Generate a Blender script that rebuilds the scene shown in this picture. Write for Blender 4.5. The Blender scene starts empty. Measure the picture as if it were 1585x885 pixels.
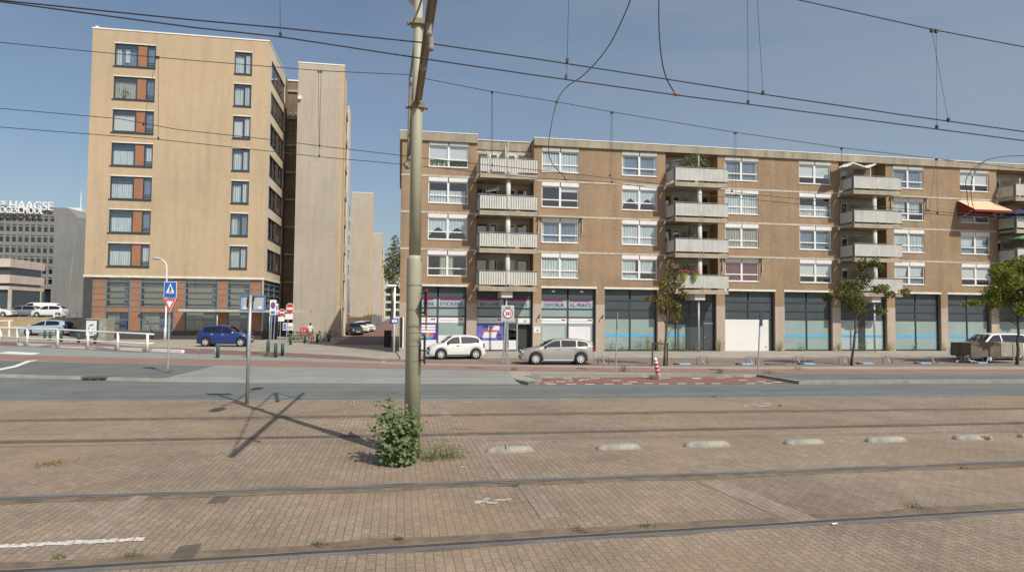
import bpy, bmesh, math, random
from mathutils import Vector, Matrix
R = math.radians
random.seed(7)
scene = bpy.context.scene
col = scene.collection

# ------------------------------------------------------------------ camera model
IW, IH = 1585.0, 885.0
FPX = 1015.0
YAW, PIT, ROL, CH = R(9.70), R(2.40), R(0.51), 2.9
def _axes():
    cy, sy, cp, sp, cr, sr = math.cos(YAW), math.sin(YAW), math.cos(PIT), math.sin(PIT), math.cos(ROL), math.sin(ROL)
    f = Vector((sy*cp, cy*cp, sp)); r0 = Vector((cy, -sy, 0)); u0 = r0.cross(f)
    return r0*cr + u0*sr, u0*cr - r0*sr, f
AR, AU, AF = _axes()
EYE = Vector((0, 0, CH))
def ray(x, y): return AR*((x-IW/2)/FPX) - AU*((y-IH/2)/FPX) + AF
def G(x, y, z=0.0):                      # survey: photo point -> point on level ground of height z
    d = ray(x, y); return EYE + d*((z-CH)/d.z)
def PY(x, y, Y):                         # survey: photo point -> point on the upright plane at distance Y
    d = ray(x, y); return EYE + d*(Y/d.y)
cam_d = bpy.data.cameras.new('camera'); cam = bpy.data.objects.new('camera', cam_d); col.objects.link(cam)
cam_d.sensor_width = 36.0; cam_d.lens = FPX/IW*36.0; cam_d.clip_end = 4000; cam_d.clip_start = 0.1
M = Matrix(((AR.x, AU.x, -AF.x, EYE.x), (AR.y, AU.y, -AF.y, EYE.y), (AR.z, AU.z, -AF.z, EYE.z), (0, 0, 0, 1)))
cam.matrix_world = M
scene.camera = cam

# ------------------------------------------------------------------ light
SUN_AZ, SUN_EL = R(148.5), R(46.5)
to_sun = Vector((math.sin(SUN_AZ)*math.cos(SUN_EL), math.cos(SUN_AZ)*math.cos(SUN_EL), math.sin(SUN_EL)))
sd = bpy.data.lights.new('sun', 'SUN'); sd.energy = 4.1; sd.angle = R(0.5); sd.color = (1.0, 0.945, 0.84)
so = bpy.data.objects.new('sun', sd); col.objects.link(so)
so.rotation_euler = (-to_sun).to_track_quat('-Z', 'Y').to_euler(); so.location = (20, -20, 60)
w = bpy.data.worlds.new('World'); scene.world = w; w.use_nodes = True
nt = w.node_tree; nt.nodes.clear()
sky = nt.nodes.new('ShaderNodeTexSky'); sky.sky_type = 'NISHITA'; sky.sun_disc = False
sky.sun_elevation = SUN_EL; sky.sun_rotation = SUN_AZ; sky.air_density = 1.0; sky.dust_density = 2.0; sky.ozone_density = 1.0
bg = nt.nodes.new('ShaderNodeBackground'); bg.inputs[1].default_value = 0.106
out = nt.nodes.new('ShaderNodeOutputWorld')
wt = nt.nodes.new('ShaderNodeTexCoord'); wm = nt.nodes.new('ShaderNodeMapping'); wm.inputs['Scale'].default_value = (1.0, 1.0, 3.5); wm.inputs['Rotation'].default_value = (0.25, 0.2, 0.4)
nt.links.new(wt.outputs['Generated'], wm.inputs[0]); wn_ = nt.nodes.new('ShaderNodeTexNoise'); wn_.inputs['Scale'].default_value = 2.2; wn_.inputs['Detail'].default_value = 7; wn_.inputs['Roughness'].default_value = .62; wn_.inputs['Distortion'].default_value = .8
nt.links.new(wm.outputs[0], wn_.inputs[0]); wr_ = nt.nodes.new('ShaderNodeMapRange'); nt.links.new(wn_.outputs['Fac'], wr_.inputs[0])
for i_, v_ in enumerate((.34, .74, 0.0, .20)): wr_.inputs[i_+1].default_value = v_
wsx = nt.nodes.new('ShaderNodeSeparateXYZ'); nt.links.new(wt.outputs['Generated'], wsx.inputs[0]); wr2 = nt.nodes.new('ShaderNodeMapRange'); wr2.interpolation_type = 'SMOOTHSTEP'; nt.links.new(wsx.outputs[0], wr2.inputs[0])
for i_, v_ in enumerate((-.35, .85, 0.0, .42)): wr2.inputs[i_+1].default_value = v_
wad = nt.nodes.new('ShaderNodeMath'); wad.operation = 'ADD'; nt.links.new(wr_.outputs[0], wad.inputs[0]); nt.links.new(wr2.outputs[0], wad.inputs[1])
wx = nt.nodes.new('ShaderNodeMix'); wx.data_type = 'RGBA'; nt.links.new(wad.outputs[0], wx.inputs[0]); nt.links.new(sky.outputs[0], wx.inputs[6]); wx.inputs[7].default_value = (3.5, 4.05, 4.7, 1)   # thin cirrus veil
nt.links.new(wx.outputs[2], bg.inputs[0]); nt.links.new(bg.outputs[0], out.inputs[0])
scene.view_settings.view_transform = 'Standard'; scene.view_settings.look = 'None'
scene.view_settings.exposure = 0.0; scene.view_settings.gamma = 1.0; scene.view_settings.use_curve_mapping = False

# ------------------------------------------------------------------ materials
def _mat(name):
    m = bpy.data.materials.new(name); m.use_nodes = True
    n = m.node_tree; b = n.nodes['Principled BSDF']
    return m, n, b
def _N(n, t, **k):
    x = n.nodes.new(t)
    for a, v in k.items(): setattr(x, a, v)
    return x
def _noise(n, vec, scale, detail=3.0, rough=0.6, stretch=None):
    if stretch:
        mp = _N(n, 'ShaderNodeMapping'); mp.inputs['Scale'].default_value = stretch
        n.links.new(vec, mp.inputs['Vector']); vec = mp.outputs[0]
    t = _N(n, 'ShaderNodeTexNoise'); t.inputs['Scale'].default_value = scale; t.inputs['Detail'].default_value = detail
    t.inputs['Roughness'].default_value = rough
    n.links.new(vec, t.inputs['Vector']); return t.outputs['Fac']
def _range(n, fac, a, b, c, d):
    m = _N(n, 'ShaderNodeMapRange'); n.links.new(fac, m.inputs[0])
    for i, v in enumerate((a, b, c, d)): m.inputs[i+1].default_value = v
    return m.outputs[0]
def _mul(n, colr, fac):
    m = _N(n, 'ShaderNodeMix', data_type='RGBA', blend_type='MULTIPLY'); m.inputs[0].default_value = 1.0
    n.links.new(colr, m.inputs[6]); n.links.new(fac, m.inputs[7]); return m.outputs[2]
def _mixc(n, fac, a, b):
    m = _N(n, 'ShaderNodeMix', data_type='RGBA'); n.links.new(fac, m.inputs[0])
    for i, v in ((6, a), (7, b)):
        if isinstance(v, tuple): m.inputs[i].default_value = (*v, 1)
        else: n.links.new(v, m.inputs[i])
    return m.outputs[2]
def _bump(n, b, h, strength, dist=0.02):
    bp = _N(n, 'ShaderNodeBump'); bp.inputs['Strength'].default_value = strength; bp.inputs['Distance'].default_value = dist
    n.links.new(h, bp.inputs['Height']); n.links.new(bp.outputs[0], b.inputs['Normal'])
def pm(name, c, rough=0.6, var=0.12, scale=2.0, metal=0.0, bump=0.0, streak=0.0, coat=0.0, fine=0.0):
    m, n, b = _mat(name)
    tc = _N(n, 'ShaderNodeTexCoord').outputs['Object']
    rgb = _N(n, 'ShaderNodeRGB'); rgb.outputs[0].default_value = (*c, 1); o = rgb.outputs[0]
    if var:
        f = _noise(n, tc, scale, 4.0); o = _mul(n, o, _range(n, f, 0.3, 0.7, 1-var, 1+var))
    if fine:
        f = _noise(n, tc, 60.0, 2.0); o = _mul(n, o, _range(n, f, 0.3, 0.7, 1-fine, 1+fine))
    if streak:
        f = _noise(n, tc, 1.3, 4.0, 0.65, (1.6, 1.6, 0.16)); o = _mul(n, o, _range(n, f, 0.42, 0.72, 1.03, 1-streak))
    n.links.new(o, b.inputs['Base Color'])
    b.inputs['Roughness'].default_value = rough; b.inputs['Metallic'].default_value = metal
    if coat: b.inputs['Coat Weight'].default_value = coat; b.inputs['Coat Roughness'].default_value = 0.05
    if bump:
        f = _noise(n, tc, 40.0, 3.0); _bump(n, b, f, bump)
    return m
def _uv(n, mode):
    tc = _N(n, 'ShaderNodeTexCoord').outputs['Object']
    sp = _N(n, 'ShaderNodeSeparateXYZ'); n.links.new(tc, sp.inputs[0]); cb = _N(n, 'ShaderNodeCombineXYZ')
    if mode == 'wall':
        ad = _N(n, 'ShaderNodeMath', operation='ADD'); n.links.new(sp.outputs[0], ad.inputs[0]); n.links.new(sp.outputs[1], ad.inputs[1])
        n.links.new(ad.outputs[0], cb.inputs[0]); n.links.new(sp.outputs[2], cb.inputs[1])
    elif mode == 'across':
        n.links.new(sp.outputs[1], cb.inputs[0]); n.links.new(sp.outputs[0], cb.inputs[1])
    else:
        n.links.new(sp.outputs[0], cb.inputs[0]); n.links.new(sp.outputs[1], cb.inputs[1])
    return tc, cb.outputs[0]
def bricks(name, c1, c2, mortar, bw, bh, mode='wall', ms=0.012, rough=0.85, big=0.14, bigscale=0.5, streak=0.0, bump=0.3, blotch=None, fine=0.1, off=0.5):
    m, n, b = _mat(name); tc, uv = _uv(n, mode)
    t = _N(n, 'ShaderNodeTexBrick'); n.links.new(uv, t.inputs['Vector'])
    t.offset = off
    for k, v in (('Color1', c1), ('Color2', c2), ('Mortar', mortar)): t.inputs[k].default_value = (*v, 1)
    t.inputs['Scale'].default_value = 1.0; t.inputs['Mortar Size'].default_value = ms; t.inputs['Mortar Smooth'].default_value = 0.3
    t.inputs['Brick Width'].default_value = bw; t.inputs['Row Height'].default_value = bh; t.inputs['Bias'].default_value = 0.0
    o = t.outputs['Color']
    f = _noise(n, tc, bigscale, 5.0, 0.65); o = _mul(n, o, _range(n, f, 0.3, 0.7, 1-big, 1+big))
    f = _noise(n, tc, 35.0, 3.0, 0.7); o = _mul(n, o, _range(n, f, 0.3, 0.7, 1-fine, 1+fine))
    if streak:
        f = _noise(n, tc, 1.1, 4.0, 0.65, (1.5, 1.5, 0.14)); o = _mul(n, o, _range(n, f, 0.45, 0.75, 1.03, 1-streak))
    if blotch:
        bc, sc, lo, hi = blotch
        f = _noise(n, tc, sc, 6.0, 0.7); o = _mixc(n, _range(n, f, lo, hi, 0.0, 0.7), o, bc)
    n.links.new(o, b.inputs['Base Color']); b.inputs['Roughness'].default_value = rough
    if bump: _bump(n, b, t.outputs['Fac'], -bump, 0.01)
    return m
def glass_mat(name, tint=(0.55, 0.62, 0.66), refl=0.16, rough=0.02):
    m = bpy.data.materials.new(name); m.use_nodes = True; n = m.node_tree; n.nodes.clear()
    tr = _N(n, 'ShaderNodeBsdfTransparent'); tr.inputs[0].default_value = (*tint, 1)
    gl = _N(n, 'ShaderNodeBsdfGlossy'); gl.inputs['Roughness'].default_value = rough
    fr = _N(n, 'ShaderNodeLayerWeight'); fr.inputs[0].default_value = 0.35
    pw = _N(n, 'ShaderNodeMath', operation='POWER'); n.links.new(fr.outputs['Facing'], pw.inputs[0]); pw.inputs[1].default_value = 4.0
    fr.inputs[0].default_value = .5
    f = _range(n, pw.outputs[0], 0.0, 1.0, refl, 1.0)
    mx = _N(n, 'ShaderNodeMixShader'); o = _N(n, 'ShaderNodeOutputMaterial')
    n.links.new(f, mx.inputs[0]); n.links.new(tr.outputs[0], mx.inputs[1]); n.links.new(gl.outputs[0], mx.inputs[2]); n.links.new(mx.outputs[0], o.inputs[0])
    return m
def leaf_mat(name, ca, cb, cc, scale=1.6):
    m = bpy.data.materials.new(name); m.use_nodes = True; n = m.node_tree; b = n.nodes['Principled BSDF']
    tc = _N(n, 'ShaderNodeTexCoord').outputs['Object']
    f = _noise(n, tc, scale, 4.0, 0.7); rp = _N(n, 'ShaderNodeValToRGB'); n.links.new(f, rp.inputs[0])
    e = rp.color_ramp.elements; e[0].position = 0.33; e[0].color = (*ca, 1); e[1].position = 0.68; e[1].color = (*cc, 1)
    x = e.new(0.5); x.color = (*cb, 1)
    f2 = _noise(n, tc, 14.0, 2.0); o = _mul(n, rp.outputs[0], _range(n, f2, 0.3, 0.7, 0.7, 1.35))
    n.links.new(o, b.inputs['Base Color']); b.inputs['Roughness'].default_value = 0.55
    tl = _N(n, 'ShaderNodeBsdfTranslucent'); n.links.new(o, tl.inputs[0])
    mx = _N(n, 'ShaderNodeMixShader'); mx.inputs[0].default_value = 0.3
    n.links.new(b.outputs[0], mx.inputs[1]); n.links.new(tl.outputs[0], mx.inputs[2])
    n.links.new(mx.outputs[0], n.nodes['Material Output'].inputs[0])
    return m

MT = {}
# setting
MT['paver'] = bricks('tram_paver', (.306, .234, .172), (.240, .184, .136), (.105, .082, .060), .22, .112, 'across', .0062, .9, .24, .38, 0, .5,
                     blotch=((.315, .222, .132), .16, .44, .72), fine=.5)
_m = MT['paver']; _n = _m.node_tree; _b = _n.nodes['Principled BSDF']; _src = _b.inputs['Base Color'].links[0].from_socket; _tc = _N(_n, 'ShaderNodeTexCoord').outputs['Object']
_f = _noise(_n, _tc, 46.0, 1.0); _c = _mixc(_n, _range(_n, _f, .74, .79, 0.0, .75), _src, (.52, .49, .44))       # pale grit specks
_f = _noise(_n, _tc, 2.3, 6.0, .75); _c = _mixc(_n, _range(_n, _f, .60, .74, 0.0, .55), _c, (.12, .098, .07))     # oil and dirt patches
_n.links.new(_c, _b.inputs['Base Color'])
MT['soil'] = pm('rail_side_soil', (.185, .138, .095), .95, .35, 3.0, bump=.5, fine=.2)
MT['road'] = pm('road_asphalt', (.152, .164, .152), .92, .13, .35, bump=.3, fine=.14)
_m = MT['road']; _n = _m.node_tree; _b = _n.nodes['Principled BSDF']; _src = _b.inputs['Base Color'].links[0].from_socket; _tc = _N(_n, 'ShaderNodeTexCoord').outputs['Object']
_c = _mul(_n, _src, _range(_n, _noise(_n, _tc, 1.0, 4.0, .6, (.05, 1.5, 1.0)), .35, .68, .84, 1.14)); _c = _mul(_n, _c, _range(_n, _noise(_n, _tc, .9, 6.0, .75), .56, .74, 1.0, .78)); _n.links.new(_c, _b.inputs['Base Color'])
MT['line_faded'] = pm('faded_road_paint', (.60, .57, .52), .9, .28, 9.0, fine=.25)
MT['asphalt'] = pm('dark_asphalt', (.14, .145, .145), .92, .14, .6, bump=.3, fine=.12)
MT['asphalt_light'] = pm('grey_asphalt', (.26, .275, .26), .92, .10, .5, bump=.3, fine=.10)
MT['red'] = pm('red_asphalt', (.275, .168, .135), .9, .12, .8, bump=.2, fine=.12)
MT['redbay'] = pm('red_bay_asphalt', (.225, .115, .092), .9, .16, 1.2, bump=.2, fine=.14)
MT['slabs'] = bricks('pavement_slab', (.40, .355, .29), (.34, .305, .25), (.20, .18, .15), .3, .3, 'flat', .012, .9, .14, .3, 0, .3, fine=.1)
MT['ramp'] = bricks('ramp_slab', (.30, .295, .275), (.26, .26, .245), (.17, .165, .15), 1.0, .5, 'flat', .012, .9, .10, .4, 0, .3, fine=.1)
MT['entry'] = bricks('entry_paver', (.29, .29, .27), (.25, .25, .24), (.19, .19, .175), .21, .105, 'across', .008, .9, .10, .5, 0, .3)
MT['lane'] = bricks('lane_brick', (.255, .195, .165), (.215, .165, .14), (.16, .125, .105), .21, .105, 'flat', .01, .9, .14, .5, 0, .3)
MT['lane_red'] = bricks('street_brick', (.235, .135, .11), (.20, .115, .095), (.14, .09, .08), .21, .105, 'flat', .01, .9, .12, .4, 0, .3)
MT['kerb'] = pm('kerb_stone', (.34, .335, .30), .9, .18, 1.5, fine=.12)
MT['kerb_dark'] = pm('kerb_stone_worn', (.25, .245, .215), .9, .2, 1.5, fine=.12)
MT['line'] = pm('road_paint', (.74, .74, .72), .8, .12, 4.0, fine=.1)
MT['line_worn'] = pm('worn_road_paint', (.44, .40, .355), .9, .3, 9.0, fine=.2)
MT['ground'] = pm('ground_surface', (.25, .23, .2), .95, .2, .05)
MT['drygrass'] = pm('dry_grass_bank', (.36, .27, .145), .95, .3, .8, bump=.6, fine=.25)
# walls
MT['brick'] = bricks('brown_brick', (.345, .236, .142), (.275, .188, .113), (.28, .22, .155), .22, .0655, 'wall', .010, .9, .17, .30, .22, .2, blotch=((.42, .255, .155), .22, .46, .72), fine=.16)
MT['brick_pale'] = bricks('pale_pier_brick', (.46, .375, .30), (.41, .335, .27), (.40, .34, .28), .22, .0655, 'wall', .010, .9, .12, .5, .2, .2, fine=.06)
MT['tbrick'] = bricks('yellow_brick', (.53, .408, .262), (.462, .354, .224), (.44, .36, .26), .22, .0655, 'wall', .010, .9, .10, .10, .14, .2, blotch=((.60, .42, .26), .09, .45, .7), fine=.12)
MT['tbrick_side'] = bricks('sunlit_tint_brick', (.74, .62, .47), (.68, .57, .43), (.5, .42, .33), .22, .0655, 'wall', .010, .9, .09, .2, .06, .2, fine=.05)  # tower brick lightened in its colour so side walls look sunlit
MT['slabbrick'] = bricks('grey_beige_brick', (.475, .42, .35), (.425, .375, .315), (.40, .35, .28), .22, .0655, 'wall', .010, .9, .12, .12, .15, .2, fine=.06)
MT['slabedge'] = bricks('ochre_brick', (.56, .42, .26), (.52, .385, .235), (.45, .36, .25), .22, .0655, 'wall', .010, .9, .08, .2, .1, .2)
MT['darkbrick'] = bricks('dark_brick', (.055, .050, .050), (.042, .04, .042), (.085, .08, .078), .22, .0655, 'wall', .012, .8, .1, .4, 0, .2)
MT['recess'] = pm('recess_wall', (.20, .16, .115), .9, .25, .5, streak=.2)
MT['band'] = pm('concrete_band', (.50, .455, .38), .9, .12, 1.0, streak=.25)
MT['parapet'] = pm('parapet_concrete', (.36, .315, .235), .9, .14, .6, streak=.3, fine=.08)
MT['coping'] = pm('white_coping', (.85, .84, .8), .6, .05)
MT['lintel'] = pm('pale_lintel', (.74, .71, .62), .75, .1, 1.0, streak=.15)
MT['soffit'] = pm('balcony_concrete', (.42, .36, .27), .9, .15, 1.0, streak=.15)
MT['concrete'] = pm('concrete', (.31, .295, .25), .95, .30, 5.0, bump=.7, fine=.25)
MT['concrete_grey'] = pm('grey_concrete', (.215, .215, .205), .9, .09, .15, streak=.14)
MT['interior'] = pm('room_dark', (.05, .055, .06), .9, .2)
MT['palewall'] = pm('pale_render', (.52, .50, .44), .85, .1, 1.0, streak=.1)
# joinery
MT['white'] = pm('white_frame', (.80, .79, .76), .45, .05, 3.0)
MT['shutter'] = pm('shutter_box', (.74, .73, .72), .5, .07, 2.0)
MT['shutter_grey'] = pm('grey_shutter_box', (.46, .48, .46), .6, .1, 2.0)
MT['darkframe'] = pm('dark_frame', (.045, .055, .062), .45, .1, 2.0)
MT['slate'] = pm('slate_panel', (.062, .078, .088), .4, .12, .8)
MT['slate2'] = pm('grey_blue_bar', (.15, .20, .235), .45, .1, 2.0)
MT['orange'] = pm('orange_panel', (.35, .16, .085), .6, .12, 1.6)
MT['brownpanel'] = pm('brown_panel', (.17, .095, .065), .6, .12, 1.6)
MT['wood'] = pm('orange_wood', (.46, .26, .10), .6, .15, 3.0)
MT['fencewood'] = bricks('brown_timber', (.20, .125, .075), (.17, .105, .065), (.07, .045, .03), .14, 4.0, 'wall', .012, .85, .1, .6, 0, .2, off=0)
MT['glass'] = glass_mat('window_glass', (.92, .97, 1.0), .15)
MT['glassdark'] = glass_mat('dark_glass', (.80, .86, .90), .24)
MT['carglass'] = glass_mat('car_glass', (.14, .17, .18), .14)
MT['frost'] = pm('frosted_film', (.40, .475, .46), .25, .06, .8)
MT['frost_green'] = pm('greenish_film', (.28, .36, .345), .22, .10, .6)
MT['blueline'] = pm('blue_stripe', (.10, .40, .72), .35, .04)
MT['sky_tint_sheet'] = pm('sky_tint_grey_blue', (.17, .225, .29), .9, .12, 2.0)  # blue-grey sheet added behind glass to imitate reflected sky
MT['curtain'] = pm('net_curtain', (.54, .575, .57), .9, .08, 3.0)
MT['curtain_beige'] = pm('beige_curtain', (.40, .385, .315), .9, .1, 3.0)
MT['curtain_rose'] = pm('rose_curtain', (.20, .06, .085), .9, .1, 3.0)
MT['blind'] = pm('white_blind', (.60, .60, .575), .8, .03, 3.0)
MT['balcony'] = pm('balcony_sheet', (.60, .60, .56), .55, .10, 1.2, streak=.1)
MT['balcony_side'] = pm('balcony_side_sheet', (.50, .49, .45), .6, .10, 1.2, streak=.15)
MT['handrail'] = pm('handrail_metal', (.22, .22, .2), .5, .1)
MT['column'] = pm('column_concrete', (.60, .58, .52), .8, .08, 1.5)
MT['garage'] = pm('white_roller_door', (.76, .75, .72), .5, .04, 1.0)
# metal, paint, signs
MT['pole'] = pm('olive_pole_paint', (.385, .38, .27), .55, .09, 1.5, streak=.12, fine=.05)
MT['arm'] = pm('brown_arm_paint', (.25, .20, .13), .6, .15, 2.0)
MT['band_metal'] = pm('steel_strap', (.28, .28, .25), .45, .15, 4.0, metal=.5)
MT['steel'] = pm('galvanised_steel', (.40, .43, .44), .45, .12, 2.0, metal=.35)
MT['rail'] = pm('rail_steel', (.33, .34, .35), .30, .3, 1.2, metal=.7)
MT['rail_dull'] = pm('rail_dull_rust', (.15, .13, .11), .7, .35, 2.0, metal=.2)
MT['lip'] = pm('rail_lip', (.24, .225, .20), .6, .3, 2.0, metal=.3)
MT['groove'] = pm('rail_groove', (.075, .058, .042), .8, .2, 3.0)
MT['wire'] = pm('wire_copper_dark', (.028, .026, .03), .6, .1)
MT['thinwire'] = pm('wire_thin', (.06, .058, .06), .6, .1)
MT['insul'] = pm('porcelain', (.30, .26, .20), .4, .1)
MT['whitepaint'] = pm('white_paint', (.80, .80, .78), .5, .08, 2.0, streak=.06)
MT['green'] = pm('green_bollard_paint', (.055, .13, .115), .5, .15, 3.0)
MT['darkgreen'] = pm('dark_green_board', (.03, .075, .06), .5, .1)
MT['signblue'] = pm('sign_blue', (.02, .13, .52), .4, .05)
MT['signblue_pale'] = pm('sign_blue_faded', (.06, .20, .50), .5, .1)
MT['signred'] = pm('sign_red', (.55, .035, .05), .4, .06)
MT['signwhite'] = pm('sign_white', (.80, .80, .79), .45, .04)
MT['signgrey'] = pm('sign_back_grey', (.42, .45, .44), .5, .1)
MT['signblack'] = pm('sign_black', (.02, .02, .022), .5, .05)
MT['signtext'] = pm('sign_dark_text', (.03, .05, .10), .5, .05)
MT['magenta'] = pm('magenta_bar', (.42, .03, .22), .45, .05)
MT['purple'] = pm('purple_panel', (.10, .045, .30), .45, .05)
MT['lettblue'] = pm('letter_blue', (.015, .075, .25), .4, .05)
MT['posterblue'] = pm('poster_blue', (.13, .13, .46), .45, .25, .9)
MT['posterwhite'] = pm('poster_white', (.72, .71, .74), .45, .05)
MT['posterred'] = pm('poster_red', (.55, .10, .12), .45, .05)
for nme, c in dict(pie_red=(.60, .07, .08), pie_orange=(.62, .25, .05), pie_green=(.22, .50, .12), pie_cyan=(.10, .40, .50), pie_blue=(.08, .20, .55), pie_pink=(.60, .15, .35)).items():
    MT[nme] = pm(nme, c, .45, .03)
# cars
def paint(name, c, metal=0.0): return pm(name, c, .32, .03, 1.0, metal=metal, coat=.7)
MT['car_white'] = paint('white_car_paint', (.74, .74, .71))
MT['car_silver'] = paint('beige_silver_car_paint', (.40, .385, .36), .3)
MT['car_blue'] = paint('blue_car_paint', (.012, .036, .175), .05)
MT['car_pale'] = paint('pale_blue_car_paint', (.42, .50, .58), .2)
MT['car_dark'] = paint('dark_car_paint', (.02, .03, .045), .1)
MT['car_grey'] = paint('grey_car_paint', (.25, .26, .27), .3)
MT['rubber'] = pm('tyre_rubber', (.022, .022, .022), .85, .1)
MT['rim'] = pm('alloy_rim', (.66, .66, .67), .35, .06, metal=.15)
MT['plastic'] = pm('black_plastic', (.025, .026, .028), .6, .1)
MT['lamp_clear'] = pm('lamp_lens', (.62, .66, .70), .12, .05)
MT['lamp_red'] = pm('tail_lens', (.40, .015, .02), .2, .05)
MT['plate'] = pm('number_plate_yellow', (.75, .52, .05), .5, .03)
# plants & people
MT['leaf_maple'] = leaf_mat('young_maple_leaf', (.10, .13, .030), (.20, .155, .035), (.33, .19, .045), 1.1)
MT['leaf_green'] = leaf_mat('tree_leaf', (.060, .080, .016), (.125, .135, .026), (.24, .20, .045), 1.4)
MT['leaf_lush'] = leaf_mat('lush_tree_leaf', (.085, .125, .016), (.20, .23, .028), (.33, .31, .045), 1.3)
MT['leaf_poplar'] = leaf_mat('poplar_leaf', (.060, .085, .030), (.12, .145, .05), (.21, .21, .09), .5)
MT['leaf_bush'] = leaf_mat('bush_leaf', (.065, .115, .040), (.12, .18, .06), (.22, .28, .10), 5.0)
MT['leaf_weed'] = leaf_mat('weed_leaf', (.10, .14, .035), (.19, .22, .075), (.36, .32, .15), 6.0)
MT['leaf_dry'] = leaf_mat('dry_weed_leaf', (.16, .12, .04), (.26, .20, .07), (.38, .31, .14), 8.0)
MT['hedge'] = leaf_mat('hedge_leaf', (.06, .085, .02), (.13, .15, .03), (.24, .23, .06), 2.0)
MT['stem'] = pm('green_stem', (.13, .12, .05), .7, .2)
MT['redstem'] = pm('reddish_stem', (.16, .085, .05), .7, .2)
MT['bark'] = pm('bark', (.085, .07, .045), .9, .25, 8.0, bump=.4)
MT['stake'] = pm('timber_stake', (.085, .065, .045), .9, .2, 6.0)
MT['skin'] = pm('skin', (.40, .23, .15), .55, .05)
MT['hair'] = pm('dark_hair', (.015, .012, .01), .7, .1)
MT['shirt'] = pm('white_shirt', (.72, .72, .72), .8, .06, 6.0)
MT['trousers'] = pm('tan_trousers', (.30, .16, .06), .85, .1, 6.0)
MT['redbox'] = pm('red_delivery_box', (.55, .07, .07), .5, .06)
MT['awning'] = pm('orange_awning_cloth', (.86, .50, .32), .8, .05)
MT['awning_red'] = pm('red_awning_flap', (.22, .02, .02), .8, .08)
MT['awning_beige'] = pm('beige_awning', (.46, .42, .33), .8, .08)
MT['parasol_green'] = pm('green_parasol_cloth', (.14, .30, .16), .8, .08)
MT['parasol_dark'] = pm('navy_parasol_cloth', (.05, .05, .11), .8, .08)
MT['canvas'] = pm('white_canvas', (.78, .75, .72), .85, .06)
MT['potgreen'] = pm('lime_pot', (.25, .42, .06), .5, .05)
MT['flower'] = leaf_mat('red_flower', (.50, .05, .06), (.60, .16, .14), (.10, .20, .03), 20.0)
MT['dish'] = pm('dish_grey', (.07, .085, .09), .6, .08)
MT['timber_box'] = pm('weathered_trailer_side', (.15, .115, .085), .85, .25, 3.0, streak=.2)
MT['timber_grey'] = pm('grey_trailer_panel', (.33, .30, .25), .85, .2, 3.0, streak=.2)
MT['bluetile'] = pm('pale_blue_tile', (.24, .48, .70), .7, .1, 5.0)
MT['darkstone'] = pm('dark_stone', (.07, .07, .065), .9, .2, 4.0)
MT['iron'] = pm('cast_iron', (.12, .095, .072), .7, .2, 6.0)
MT['pinkstone'] = pm('pinkish_stone', (.60, .49, .42), .85, .1, .6)

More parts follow.
